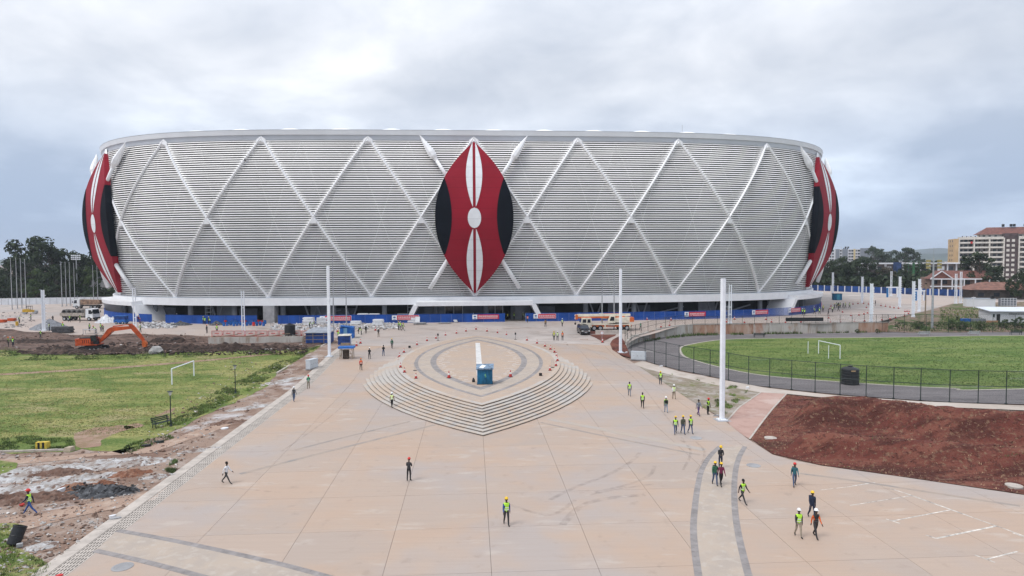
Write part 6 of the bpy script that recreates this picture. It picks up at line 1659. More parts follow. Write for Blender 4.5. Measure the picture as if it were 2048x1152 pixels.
# --- people on the near plaza
NEARP = (
 (60, 1029, 'man in red helmet and lime vest striding left across the dirt', 'stride', -78, 'navy', 'blue', 'lime', 'red', None),
 (453, 967, 'man in white t-shirt and dark trousers walking alone with a phone', 'stride', 80, 'white', 'dark', None, None, None),
 (818, 962, 'person in a red hood and dark jacket standing alone mid plaza', 'hands', 170, 'dark', 'black', None, 'red', None),
 (1013, 1050, 'worker in yellow helmet, blue sleeves and lime vest walking towards the camera alone', 'walk2', 8, 'blue', 'dark', 'lime', 'yellow', None),
 (1430, 970, 'worker in yellow helmet and dark green jacket beside the maroon shirt', 'walk2', -4, 'green', 'jeans', None, 'yellow', 'dark'),
 (1442, 971, 'worker in yellow helmet and maroon shirt with a lime sash', 'walk', 4, 'maroon', 'black', None, 'yellow', None),
 (1441, 936, 'worker in yellow helmet and dark jacket looking down, behind the maroon shirt', 'hands', 0, 'dark', 'navy', 'black', 'yellow', None),
 (1485, 1006, 'capped worker with black sleeves and bright lime vest striding to the right', 'stride', 25, 'black', 'dark', 'lime', 'black', None),
 (1589, 972, 'worker in red cap and teal jacket near the soil edge', 'walk', -12, 'teal', 'jeans', None, 'red', 'dark'),
 (1597, 1074, 'worker in white helmet, lime vest and beige trousers nearest the camera', 'walk2', -5, 'dark', 'beige', 'lime', 'white', None),
 (1631, 1075, 'worker in white helmet and bright orange sleeves with a dark bib', 'walk', 10, 'orange', 'dark', 'black', 'white', None),
 (1624, 1036, 'worker in yellow helmet and navy jacket behind the orange sleeves', 'walk2', 0, 'navy', 'navy', None, 'yellow', 'navy'),
 (1351, 868, 'left one of three yellow helmets abreast, black shirt and lime vest', 'walk', -5, 'black', 'jeans', 'lime', 'yellow', None),
 (1366, 868, 'middle one of three yellow helmets abreast, in olive jacket', 'walk2', 0, 'olive', 'jeans', None, 'yellow', None),
 (1381, 867, 'right one of three yellow helmets abreast, navy sleeves and lime vest', 'walk2', 12, 'navy', 'jeans', 'lime', 'yellow', None),
 (1332, 825, 'worker in white helmet with pale jeans and a dark backpack', 'walk2', 175, 'green', 'palejeans', 'lime', 'white', 'black'),
 (1285, 816, 'bareheaded worker in lime vest and black shorts on the right plaza', 'walk2', -10, 'dark', 'black', 'lime', None, None),
 (1259, 792, 'bareheaded worker in lime vest and grey trousers farthest left on the right plaza', 'walk2', -8, 'dark', 'grey', 'lime', None, None),
 (1321, 769, 'worker in yellow helmet and dark clothes at the edge of the rough plot', 'stand', 170, 'dark', 'navy', 'lime', 'yellow', None),
 (1348, 798, 'worker in white helmet and pale sleeves with khaki trousers', 'walk2', 178, 'white', 'khaki', 'paleyellow', 'white', None),
 (1397, 831, 'person in pale grey hoodie and purple trousers beside the tall mast', 'walk', 20, 'grey', 'purple', None, None, None),
 (1416, 829, 'person in red cap and black clothes using a phone by the tall mast', 'phone', 30, 'black', 'black', 'lime', 'red', None),
 (784, 815, 'worker in white helmet and pale vest at the foot of the left steps', 'walk2', 165, 'tan', 'black', 'paleyellow', 'white', None),
 (588, 803, 'worker in white helmet, black vest and blue jeans on the drain strip', 'walk2', 175, 'grey', 'jeans', 'black', 'white', None),
 (617, 777, 'worker in red helmet and teal shirt on the drain strip', 'hands', 20, 'teal', 'khaki', 'green', 'red', None),
 (722, 740, 'person in orange hood and orange vest at the left of the steps', 'walk2', 20, 'red', 'black', 'orange', 'orange', None),
 (739, 718, 'person in dark jacket walking up the left of the platform', 'hands', 180, 'black', 'dark', None, 'white', None),
 (767, 712, 'person in black top and dark jeans nearest the left cones', 'hands', 178, 'black', 'jeans', None, None, None),
 (784, 697, 'worker in yellow helmet and dark green jacket left of the platform cones', 'walk2', 0, 'green', 'dark', None, 'yellow', 'black'),
 (757, 674, 'person in dark clothes standing below the stone piles', 'hands', 5, 'dark', 'khaki', None, 'white', None),
 (732, 667, 'person in black clothes and pale helmet above the two cones', 'stand', 30, 'black', 'black', None, 'white', None),
 (717, 668, 'person in black bending over beside the ditch near the sheds', 'bend', 70, 'black', 'dark', None, None, None),
 (723, 670, 'worker in lime vest crouching at the ditch near the sheds', 'bend', -80, 'dark', 'dark', 'lime', None, None),
 (677, 679, 'worker in lime vest standing behind the blue booth', 'stand', 0, 'green', 'navy', 'lime', 'yellow', None),
 (797, 660, 'left one of three workers huddled below the stone piles', 'stand', 60, 'dark', 'dark', 'lime', 'yellow', None),
 (801, 660, 'middle one of three workers huddled below the stone piles', 'stand', 10, 'dark', 'black', 'lime', 'white', None),
 (806, 662, 'right one of three workers huddled below the stone piles', 'stride', 70, 'dark', 'black', 'lime', 'yellow', None),
 (1108, 681, 'left one of three people standing right of the platform', 'stand', 0, 'dark', 'black', 'yellow', 'yellow', None),
 (1115, 681, 'middle one of three people standing right of the platform', 'walk2', 0, 'grey', 'dark', 'paleyellow', 'white', None),
 (1125, 681, 'right one of three people standing right of the platform, in orange top', 'stand', 0, 'tan', 'black', 'orange', 'yellow', None),
 (1091, 654, 'person in tan top left of the other walker below the rimmed banner', 'walk2', 5, 'tan', 'black', None, None, None),
 (1124.5, 653, 'person in dark clothes and white helmet right of the other walker below the rimmed banner', 'walk', 8, 'dark', 'dark', 'paleyellow', 'white', None),
 (1281, 661, 'worker in green vest behind the curved wall fence', 'walk2', 20, 'grey', 'dark', 'green', 'white', None),
)
for px, py, lab, po, fa, sh, lg, ve, ha, pk_ in NEARP: person(G(px, py), lab, po, fa, sh, lg, ve, ha, pk_)
# --- people by the doorway
DOOR = ((925, 641, 'bend', 'dark', 'lime', None, 'first from the left of the workers crouching by the hoarding left of the doorway'), (936, 641, 'bend', 'orange', None, None, 'worker in orange top crouching by the hoarding left of the doorway'), (947, 641, 'stand', 'dark', 'lime', 'white', 'standing worker in lime vest under the banner beside the doorway'), (961, 640, 'bend', 'dark', 'lime', None, 'worker bending right of the banner beside the doorway'),
        (996, 639, 'stand', 'dark', 'lime', 'yellow', 'worker with yellow helmet just left of the doorway'), (1007, 640, 'bend', 'dark', 'lime', 'yellow', 'worker stooping at the left jamb of the doorway'), (1015, 640, 'stand', 'dark', 'yellow', None, 'worker standing closest to the left jamb of the doorway'), (1028, 640, 'stand', 'dark', 'lime', 'yellow', 'worker in lime vest standing in the middle of the doorway'),
        (1046, 639, 'stand', 'dark', 'paleyellow', 'white', 'worker in pale vest at the right jamb of the doorway'), (1051, 642, 'walk2', 'green', 'green', None, 'person in green by the right jamb of the doorway'), (1055, 645, 'walk', 'tan', 'orange', None, 'person in orange vest walking out of the doorway'))
for px, py, po, sh, ve, ha, lab in DOOR: person(G(px, py), lab, po, 20 * ((px * 7) % 9 - 4), sh, 'dark', ve, ha)
# --- the party on the right apron
RIGHT = ((1605, 631, 'stand', 'lime', 'left one of two lime vests by the right end of the hoarding'), (1609, 631.5, 'stand', 'lime', 'right one of two lime vests by the right end of the hoarding'), (1629, 628.5, 'walk2', 'lime', 'lime vest under the narrow banner, left of the next one'), (1639, 628.5, 'walk', 'lime', 'lime vest below the smallest banner'), (1646, 623.5, 'stand', 'yellow', 'worker by the dark bundle at the hoarding end'),
         (1656.5, 631, 'walk2', None, 'dark figure nearest the wall on the right apron'), (1665, 625, 'walk', 'paleyellow', 'nearest but one of the party on the right apron'), (1668.5, 619.5, 'walk2', None, 'dark figure at the left of the party on the right apron'), (1673, 616.5, 'stand', 'paleyellow', 'pale vest at the back left of the party on the right apron'), (1676.5, 616, 'stand', None, 'dark figure at the back of the party, left of its leader'), (1677, 622.5, 'walk', None, 'dark figure at the front of the party on the right apron'),
         (1680, 616.5, 'stand', 'paleyellow', 'pale vest in the middle of the party on the right apron'), (1686, 617, 'walk2', None, 'dark figure third from the right of the party on the right apron'), (1690.5, 617, 'walk', 'paleyellow', 'second from the right of the party on the right apron'), (1699, 617, 'walk2', 'paleyellow', 'last person on the right of the party on the right apron'), (1750.5, 611, 'stand', None, 'lone dark figure far out on the right apron beside the studded post'),
         (1914, 641.5, 'bend', 'paleyellow', 'worker among the scrub left of the white office hut'))
for i, (px, py, po, ve, lab) in enumerate(RIGHT): person(G(px, py), lab, po, (i * 47) % 120 - 60, 'dark', 'black', ve, ('white', 'yellow', None)[i % 3])
# --- workers on the left building ground
LEFT = ((39, 646.5, 'stand', 'navy', 'paleyellow', 'white', 'worker in white helmet left of the studded post, beside yellow drums'), (62, 642, 'walk2', 'dark', 'lime', None, 'lime vest standing alone left of the studded post'), (106, 645, 'hands', 'dark', None, 'white', 'white helmet behind the grey gravel heap'), (139, 644.5, 'walk2', 'dark', 'lime', 'white', 'lime vest left of the other below the flatbed lorry'), (160, 645, 'stand', 'dark', 'lime', None, 'lime vest right of the other below the flatbed lorry'),
        (99, 662.5, 'stand', 'dark', 'paleyellow', None, 'pale vest right beside the studded post'), (126, 661, 'stand', 'green', 'lime', 'orange', 'orange helmet and lime vest before the stacked kerb stones'), (179, 663, 'stand', 'grey', 'lime', None, 'grey clothed worker with lime vest left of the excavator crew'), (192, 666, 'bend', 'dark', 'lime', 'orange', 'orange helmet stooping behind the excavator'), (202, 663, 'stand', 'dark', 'lime', None, 'lime vest behind the excavator boom'), (206, 664, 'bend', 'dark', 'paleyellow', 'orange', 'orange helmet nearest the excavator boom'),
        (81, 677, 'walk', 'dark', 'lime', 'white', 'white helmet walking over the dug earth'), (17, 694, 'stand', 'dark', 'lime', 'orange', 'left one of two orange helmets at the lawn edge'), (26.5, 694, 'stand', 'green', 'lime', 'orange', 'right one of two orange helmets at the lawn edge'), (277, 645, 'stand', 'maroon', None, 'orange', 'dark red clothed worker beside the twin-leg post'), (285, 644, 'stand', 'yellow', 'lime', 'yellow', 'worker all in yellow by the left corner hoarding') , (280.5, 653, 'stand', 'maroon', None, 'orange', 'worker in dark red top in front of the stone heap'),
        (316, 640, 'stand', 'dark', 'lime', 'yellow', 'left one of two dark clothed workers at the white leg'), (319, 640, 'stand', 'dark', 'yellow', 'yellow', 'right one of two dark clothed workers at the white leg'), (354, 642, 'stand', 'red', None, 'white', 'worker in red top before the blue hoarding'), (407, 648, 'stand', 'dark', 'lime', 'yellow', 'left of the four workers under the scaffold'), (410, 649, 'walk2', 'dark', 'lime', None, 'second of the four workers under the scaffold'), (417.5, 649, 'stand', 'dark', 'lime', 'yellow', 'third of the four workers under the scaffold'), (421.5, 649.5, 'bend', 'dark', 'lime', None, 'last of the four workers under the scaffold'),
        (414, 666.5, 'stand', 'dark', 'black', 'orange', 'orange helmet and dark clothes left of the red barriers'), (434, 666, 'walk', 'dark', 'lime', 'orange', 'orange helmet and lime vest at the first red barrier'), (502, 637.5, 'stand', 'dark', 'lime', 'yellow', 'lime vest before the end of the second hoarding'), (522, 636.5, 'stand', 'tan', 'orange', 'yellow', 'orange vest beside the concrete pier'), (281, 665, 'hands', 'dark', 'paleyellow', 'white', 'white helmet behind the excavator arm'), (619, 657, 'bend', 'dark', 'lime', None, 'left lime vest stooping behind the long shelter'), (624, 657, 'bend', 'dark', 'lime', None, 'right lime vest stooping behind the long shelter'),
        (163, 598.5, 'stand', 'dark', None, None, 'left tiny figure on the terrace above the white wall'), (167, 598.5, 'stand', 'dark', None, None, 'right tiny figure on the terrace above the white wall'), (197, 609, 'stand', 'dark', None, None, 'tiny dark figure beside the tipper lorry'))
C['yellow'] = cloth('yellow', (.55, .52, .05))
for i, (px, py, po, sh, ve, ha, lab) in enumerate(LEFT): person(G(px, py), 'worker, ' + lab if not lab.startswith(('worker', 'left tiny', 'right tiny', 'tiny')) else lab, po, (i * 53) % 200 - 100, sh, 'navy' if i % 2 else 'dark', ve, ha)
# red bag of the man in the red helmet
p = G(43, 1010); mb = MB(); mb.lathe([(.06, 0), (.13, .05), (.14, .14), (.08, .2), (.03, .22)], 9, sx=1.3); tag(mb.build('bundle', CONE_R, loc=G(44, 1012)), 'small red bundle on the rubble beside the man in the red helmet', 'bundle')
# a dark bird crossing the facade
p = at(490, 321, 130); r = thing('bird', 'black bird gliding in front of the upper left facade', 'bird', p, .3)
mb = MB(); mb.lathe([(.02, -.3), (.07, -.15), (.09, .02), (.06, .18), (.03, .26)], 8); mb.v = [(z, x, y) for x, y, z in mb.v]; mb.build('body', HAIR, r)
for sx in (-1, 1): mb = MB(); mb.v = [(-.12, 0, .02), (.14, 0, .02), (.10, sx * .5, .28), (-.1, sx * .45, .26), (-.02, sx * 1.0, .10), (-.16, sx * .95, .08)]; mb.v = [(x, y, z) for x, y, z in mb.v]; mb.f = [[0, 1, 2, 3], [3, 2, 4, 5]]; mb.m = [0, 0]; mb.build('wing', HAIR, r)

# ================================================================== background: trees
def leaf_mat(name, c1, c2):
    m, nd, lk = new_mat(name); b = nd['Principled BSDF']; b.inputs['Roughness'].default_value = .75; b.inputs['Specular IOR Level'].default_value = .2
    g = N(nd, 'ShaderNodeNewGeometry'); nz = N(nd, 'ShaderNodeTexNoise'); nz.inputs['Scale'].default_value = .55; nz.inputs['Detail'].default_value = 4; lk.new(g.outputs['Position'], nz.inputs['Vector'])
    rp = N(nd, 'ShaderNodeValToRGB'); rp.color_ramp.elements[0].position = .38; rp.color_ramp.elements[1].position = .62; rp.color_ramp.elements[0].color = (*c1, 1); rp.color_ramp.elements[1].color = (*c2, 1); lk.new(nz.outputs['Fac'], rp.inputs[0]); lk.new(rp.outputs[0], b.inputs['Base Color'])
    return m
LEAF_D = leaf_mat('dark_foliage', (.014, .026, .012), (.038, .055, .022)); LEAF_M = leaf_mat('mid_foliage', (.028, .05, .016), (.065, .095, .03)); LEAF_B = leaf_mat('dry_brown_foliage', (.055, .045, .03), (.10, .085, .06)); BARK = mat('bark', (.09, .07, .055), .25, 3, .9)
def tree_meshes(seed, H_=1.0, spread=.42, base=.28, clumps=22, leaves=70, flat=.75, size=.034, top=1.0):
    """unit-height tree: trunk with limbs, and a crown of leaf-sized faces in uneven clumps"""
    rr = random.Random(seed); tk = MB(); lean = Vector((rr.uniform(-.04, .04), rr.uniform(-.04, .04), 0))
    tk.tube([Vector((0, 0, -.02)), lean * .4 + Vector((0, 0, base * .6)), lean + Vector((0, 0, base * 1.3)), lean * 1.5 + Vector((0, 0, .72))], [.030, .024, .017, .006], 7)
    cr = MB(); cents = []
    for i in range(clumps):
        a = rr.uniform(0, 2 * math.pi); f = (i + .5) / clumps; z = base + (top - base) * (.12 + .82 * f)
        env = spread * math.sin(math.pi * min(1, max(.06, (z - base) / (top - base) * .86 + .12))) ** .6
        r_ = env * math.sqrt(rr.uniform(.12, 1)); c = Vector((math.cos(a) * r_, math.sin(a) * r_, z)); cents.append(c)
        st = lean * 1.2 + Vector((0, 0, rr.uniform(base * .8, max(base, z - .1)))); mid = st.lerp(c, .5) + Vector((0, 0, -.02)); tk.tube([st, mid, c], [.011, .008, .003], 5, cap=False)
        cs = rr.uniform(.085, .15) * (spread / .42) ** .5
        for _ in range(leaves):
            v = Vector((rr.gauss(0, 1), rr.gauss(0, 1), rr.gauss(0, 1))).normalized() * cs * rr.uniform(.55, 1.05); v.z *= flat
            q = c + v; n_ = (v.normalized() + Vector((rr.uniform(-.7, .7), rr.uniform(-.7, .7), rr.uniform(-.1, .9)))).normalized(); u_ = n_.orthogonal().normalized(); w_ = n_.cross(u_); s_ = size * rr.uniform(.5, 1.15); ang = rr.uniform(0, 6.28); u2 = u_ * math.cos(ang) + w_ * math.sin(ang); w2 = n_.cross(u2)
            cr.face([q - u2 * s_, q - w2 * s_ * .55, q + u2 * s_, q + w2 * s_ * .6])
    return tk.mesh('tree_trunk', BARK), cr
TV = []
for i, kw in enumerate((dict(spread=.40, base=.30, clumps=26), dict(spread=.36, base=.22, clumps=26), dict(spread=.46, base=.14, clumps=30, flat=.85), dict(spread=.52, base=.42, clumps=26, flat=.5, top=.98), dict(spread=.26, base=.15, clumps=24), dict(spread=.62, base=.05, clumps=26, size=.05))):
    tk, cr = tree_meshes(40 + i, **kw); TV.append((tk, {k: cr.mesh('tree_crown', m_) for k, m_ in (('d', LEAF_D), ('m', LEAF_M), ('b', LEAF_B))}))
def tree(px, Y, h, var, lm, label, rot=None, wide=1.0, z=2.0, group=None, name='tree'):
    p = at(px, 500, Y); r = thing(name, label, 'tree' if name == 'tree' else 'bush', (p.x, Y, z), random.uniform(0, 6) if rot is None else rot, group); r.scale = (h * wide, h * wide, h)
    link('trunk', TV[var][0], r); link('crown', TV[var][1][lm], r); return r
GL, GR = 'dark trees behind the left flagpoles', 'trees beyond the right boundary fence'
for i, (px, Y, h, v, lm, w, lab) in enumerate((
 (62, 272, 25.5, 0, 'd', 1.0, 'tallest dark tree at the far left, crown above all others'), (98, 280, 22.5, 1, 'd', 1.0, 'dark tree just right of the tallest one at the far left'), (128, 285, 20.5, 2, 'd', .95, 'dark broad tree behind the fifth flagpole'), (157, 285, 19.5, 1, 'd', 1.0, 'dark tree behind the left floodlight mast'), (186, 290, 20, 2, 'd', 1.0, 'dark tree rising beside the left shield'), (212, 300, 19, 0, 'd', 1.0, 'dark tree half hidden by the left shield'),
 (35, 285, 17, 2, 'd', 1.0, 'dark tree filling the gap left of the tallest one'), (5, 300, 14.5, 2, 'd', 1.1, 'low dark tree at the left edge of the photo'), (-35, 300, 14, 1, 'd', 1.2, 'dark tree just outside the left edge'), (80, 262, 12, 2, 'm', 1.1, 'lower mid green tree under the tallest one'), (110, 262, 13.5, 5, 'd', .7, 'round dark bushy tree under the second tallest'), (145, 262, 13, 2, 'd', 1.0, 'round dark tree between mast and flagpoles'), (170, 265, 12, 5, 'm', .8, 'low bushy tree above the concrete terrace'), (15, 262, 9, 5, 'd', .9, 'low dark bush mass behind the first flagpole'), (45, 258, 8.5, 5, 'd', .9, 'low dark bush mass behind the third flagpole'), (70, 255, 7, 5, 'm', 1.0, 'low green bush behind the fourth flagpole'), (120, 255, 6.5, 5, 'd', 1.1, 'low bush behind the white wall, right of the studded post'), (-10, 255, 9, 5, 'd', 1.0, 'low dark bush cut by the left edge'))):
    tree(px, Y, h, v, lm, lab, wide=w, group=GL)
for i, (px, Y, h, v, lm, w, lab) in enumerate((
 (1655, 330, 13, 2, 'd', 1.0, 'dark tree right behind the right shield tip'), (1676, 318, 14, 2, 'd', 1.1, 'dark tree above the teal cabin'), (1694, 325, 15.5, 2, 'd', 1.0, 'dark round tree left of its twin below the white flats'), (1712, 318, 15, 1, 'd', 1.1, 'dark tree in the middle below the white flats'), (1738, 322, 15, 2, 'd', .95, 'dark round tree at the right end below the white flats'), (1765, 320, 10.5, 2, 'b', 1.1, 'bare brownish tree left of the blue gantry'), (1782, 325, 10, 5, 'b', .8, 'bare brownish bush behind the blue gantry'), (1803, 320, 9.5, 2, 'd', 1.0, 'dark tree under the blue billboard'),
 (1818, 330, 12, 1, 'd', 1.0, 'dark tree left of the green mast'), (1842, 325, 12.5, 2, 'd', 1.0, 'dark tree right of the green mast'), (1858, 318, 9, 5, 'm', .8, 'low green bush left of the gabled house'), (1748, 520, 24, 1, 'd', 1.0, 'far tree just right of the white flats'), (1762, 530, 22, 2, 'd', 1.2, 'far tree on the rise, second from the white flats'), (1780, 540, 17, 2, 'd', 1.2, 'far low tree between the rise and the umbrella tree'), (1811, 500, 23, 3, 'd', 1.0, 'far flat-topped umbrella tree on the skyline'), (1838, 520, 15, 1, 'd', 1.0, 'far small tree right of the umbrella tree'),
 (1958, 262, 17, 1, 'd', 1.15, 'big dark tree in front of the apartment block'), (1982, 268, 12.5, 2, 'd', 1.0, 'broad dark tree right of the big one before the apartment block'), (1938, 262, 9, 5, 'd', .8, 'low dark bush left of the big tree before the apartment block'), (2034, 225, 9, 5, 'd', .55, 'round green bush at the right end of the boundary fence'), (1900, 300, 8.5, 2, 'd', 1.1, 'dark tree behind the gabled house'), (1872, 420, 13, 2, 'd', 1.2, 'far tree left of the apartment block'), (1888, 430, 12, 1, 'd', 1.2, 'far tree against the ochre end wall'), (2065, 228, 12, 2, 'd', 1.0, 'tree just outside the right edge'))):
    tree(px, Y, h, v, lm, lab, wide=w, group=GR)
# far low woods that read as one mass, and the hills
def far_wood(name, x0, x1, Y, h, m_, n, seed):
    rr = random.Random(seed); mb = MB()
    for i in range(n):
        x = rr.uniform(x0, x1); y = Y + rr.uniform(-20, 40); hh = h * rr.uniform(.5, 1); c = Vector((x, y, 2 + hh * rr.uniform(.15, .9)))
        v = Vector((rr.gauss(0, 1), rr.gauss(0, 1), rr.gauss(0, 1))).normalized(); u_ = v.orthogonal().normalized(); w_ = v.cross(u_); s_ = rr.uniform(.8, 1.9)
        mb.face([c - u_ * s_, c - w_ * s_ * .7, c + u_ * s_, c + w_ * s_ * .7])
    o = mb.build(name, m_); o['kind'] = 'stuff'; return o
far_wood('distant_wood', -420, -150, 330, 11, LEAF_D, 7000, 3); far_wood('distant_wood', 170, 420, 440, 11, LEAF_D, 6000, 4); far_wood('distant_wood', -260, -150, 275, 5, LEAF_D, 2600, 5); far_wood('distant_wood', 150, 225, 318, 8, LEAF_D, 5200, 6)
HILL = mat('hill_woodland', (.035, .055, .04), .3, .004, .95)
def hills(name, x0, x1, Y, zs, seed):
    mb = MB(); n = 60; rows = []
    for i in range(n + 1):
        x = x0 + (x1 - x0) * i / n; h = zs * (.62 + .5 * mnoise.fractal((x * .0011 + seed, seed, 0), 1.0, 2.0, 5))
        rows.append([Vector((x, Y - 250, 0)), Vector((x, Y - 60, h * .7)), Vector((x, Y, h)), Vector((x, Y + 300, h * .8))])
    b = MB()
    for r_ in rows: b.v += [tuple(q) for q in r_]
    for i in range(n):
        for j in range(3): b.f.append([i * 4 + j, i * 4 + j + 1, i * 4 + j + 5, i * 4 + j + 4]); b.m.append(0)
    o = b.build(name, HILL, smooth=True); o['kind'] = 'structure'
hills('hills', 600, 4200, 2600, 62, 1.3); hills('hills', 900, 5200, 4200, 110, 5.1); hills('hills', -5200, -1200, 3200, 60, 8.2); hills('hills', -900, 1000, 3000, 40, 3.7)

# ================================================================== buildings
BW = mat('apartment_white_render', (.60, .57, .52), .08, .4, .8); OCH = mat('apartment_ochre_wall', (.52, .36, .20), .08, .3, .85); BRN = mat('stair_tower_brown', (.075, .05, .05), .2, .4, .8); RTILE = mat('red_roof_tiles', (.17, .07, .055), .2, .8, .8); RTILE2 = mat('brown_roof_tiles', (.20, .10, .075), .2, .8, .85); WIN = mat('far_window_glass', (.035, .045, .06), .3, .6, .25); RECESS = mat('balcony_shade_wall', (.33, .31, .29), .1, .5, .85); GREYW = mat('flats_grey_wall', (.22, .245, .28), .06, .3, .8); PALEY = mat('flats_cream_wall', (.60, .50, .28), .06, .3, .8); FW = mat('flats_white_wall', (.66, .67, .70), .05, .3, .8); DOORM = mat('brown_door', (.10, .065, .05), .2, 1, .7)
def hip(mb, x0, x1, y0, y1, z0, z1, over=.6, mi=0):
    x0 -= over; x1 += over; y0 -= over; y1 += over; d = min((x1 - x0), (y1 - y0)) / 2; a = Vector((x0 + d, (y0 + y1) / 2, z1)); b = Vector((x1 - d, (y0 + y1) / 2, z1))
    c = [Vector((x0, y0, z0)), Vector((x1, y0, z0)), Vector((x1, y1, z0)), Vector((x0, y1, z0))]
    mb.face([c[0], c[1], b, a], mi); mb.face([c[1], c[2], b], mi); mb.face([c[2], c[3], a, b], mi); mb.face([c[3], c[0], a], mi); mb.face(c[::-1], mi)
# the big apartment block: local x along the front, y into the depth
pc = at(1914, 500, 400); r = thing('apartment_block', 'large cream and brown apartment block with red roof at the right edge', 'building', (pc.x, pc.y, 2.0), math.atan2(-4.8, 12))
FL, NF, LEN = 2.92, 9, 62.0
mb = MB(); mb.box((LEN / 2, 8.0, 13.0), (LEN, 13.0, 26.0)); mb.build('core', RECESS, r)
mb = MB(); mb.box((-.6, 6.2, 13.1), (2.4, 15.5, 26.4)); mb.build('ochre_end_wall', OCH, r)
for f in range(NF):
    z = f * FL
    for x0, x1 in ((.6, 23.6), (30.6, LEN)): mb = MB(); mb.box(((x0 + x1) / 2, -.2, z + .45), (x1 - x0, 3.0, 1.0)); mb.build('balcony', BW, r)
    for k in range(2): mb = MB(); mb.box((-1.85, 3.2 + k * 5.0, z + 1.6), (.12, 1.0, 1.3)); mb.build('window', WIN, r)
    x = 1.6
    while x < LEN - 2:
        if not 23 < x < 31:
            w = 1.5 if int(x * 10) % 3 else .95; hh = 1.3 if w > 1 else 2.0; mb = MB(); mb.box((x + w / 2, 1.44, z + 1.0 + hh / 2), (w, .1, hh)); wn_ = mb.build('window' if w > 1 else 'door', WIN if w > 1 else DOORM, r)
        x += 2.45
    for k in range(2): mb = MB(); mb.box((25.4 + k * 2.6, -1.56, z + 1.5), (1.5, .1, 1.5)); mb.build('window', BW, r)
for x in (.7, 8.4, 16.2, 23.4, 30.8, 37.5, 46.0, 54.5, 61.6): mb = MB(); mb.box((x, -.4, 13.3), (.6, 3.35, 26.6)); mb.build('pier', BW, r)
mb = MB(); mb.box((27.0, 1.0, 14.6), (6.6, 5.0, 29.2)); mb.build('stair_tower', BRN, r)
mb = MB(); mb.box((11.8, -.2, 26.5), (22.6, 3.1, 1.5)); mb.build('parapet', BW, r); mb = MB(); mb.box((46.2, -.2, 26.6), (31.2, 3.1, 1.7)); mb.build('parapet', BW, r)
mb = MB(); mb.box((32, 8, 27.6), (38, 9, 2.4)); mb.build('penthouse', BW, r)
for x in (14.5, 17.5, 20.5, 33, 36, 39.5, 43, 47): mb = MB(); mb.box((x, 3.46, 27.7), (1.3, .1, 1.2)); mb.build('window', WIN, r)
rf = MB(); hip(rf, 12.5, 52, 3.6, 12.5, 28.8, 33.2, 1.2); rf = rf.build('roof', RTILE, r)
for x in (25, 29, 30.6, 36): mb = MB(); mb.cyl((x, 7, 34.2), .75, 1.6, 12); mb.build('roof_tank', PLASTB, rf)
mb = MB(); mb.box((45.5, 4.2, 31.6), (3.2, 3, 3.2)); t_ = mb.build('dormer', BW, r); mb = MB(); hip(mb, 43.9, 47.1, 2.7, 5.7, 33.2, 34.4, .5); mb.build('dormer_roof', RTILE, t_)
for i in range(9): mb = MB(); mb.box((3 + i * 1.1, 1.6, 27.6), (.5, .6, .8)); mb.build('roof_garden_pot', BW if i % 2 else BRN, r)
mb = MB(); mb.box((7.0, -1.75, 23.9), (1.1, .1, 1.3)); mb.build('red_laundry', REDP, r)
# white flats behind the right shield
pc = at(1652, 500, 600); r = thing('block_of_flats', 'white and grey block of flats just right of the stadium', 'building', (pc.x, 600, 2.0), -.05)
mb = MB(); mb.box((19.5, 6, 12), (39, 12, 22)); mb.build('wall', FW, r)
for x0, x1, z1, m_ in ((8.6, 12.0, 22.4, GREYW), (14.6, 19.4, 22.4, GREYW), (30.8, 38.8, 23.2, GREYW), (24.8, 26.2, 22.5, PALEY)): mb = MB(); mb.box(((x0 + x1) / 2, -.25, z1 / 2 + .6), (x1 - x0, .7, z1)); mb.build('grey_bay' if m_ is GREYW else 'cream_bay', m_, r)
for f in range(8):
    z = 1.5 + f * 2.75
    for x, w in ((1.0, 1.6), (3.4, 1.4), (5.6, 1.4), (12.7, 1.3), (20.4, .8), (21.4, .8), (22.8, 1.8), (26.8, .9), (28.4, 2.0), (29.9, .6)): mb = MB(); mb.box((x + w / 2, -.06, z + .75), (w, .2, 1.5)); mb.build('window', WIN, r)
mb = MB(); mb.box((9, 5, 25.2), (12, 6, .3)); mb.build('roof_canopy', FW, r)
for x in (3.2, 9, 14.8): mb = MB(); mb.bar((x, 2.2, 23), (x, 2.2, 25.1), .25); mb.build('canopy_post', FW, r)
for x in (19.5, 21.8): mb = MB(); mb.cyl((x, 4, 24.6), .7, 1.5, 10); mb.build('roof_tank', PLASTB, r)
for x in (17.0, 18.6, 20.2): mb = MB(); mb.cyl((x, 2, 23.6), .5, 1.0, 10); mb.build('roof_tank', PLASTB, r)
# long low arcade building
pc = at(1700, 530, 375); r = thing('arcade_building', 'long low brown building with white posts behind the right trees', 'building', (pc.x, 375, 2.0), -.03)
mb = MB(); mb.box((32, 5, 5.6), (66, 9, 11.2)); mb.build('wall', mat('brown_grey_wall', (.16, .13, .12), .2, .3, .85), r)
mb = MB(); mb.box((32, 4.2, 11.6), (68, 11.5, .7)); mb.build('roof_edge', FW, r)
for i in range(12): mb = MB(); mb.box((5 + i * 5.0, -.2, 8.6), (.6 if i % 3 else 1.1, .6, 5.6)); mb.build('post', FW, r)
for i in range(11): mb = MB(); mb.box((7.4 + i * 5.0, .44, 8.8), (2.6, .1, 2.2)); mb.build('window', WIN if i % 3 else FW, r)
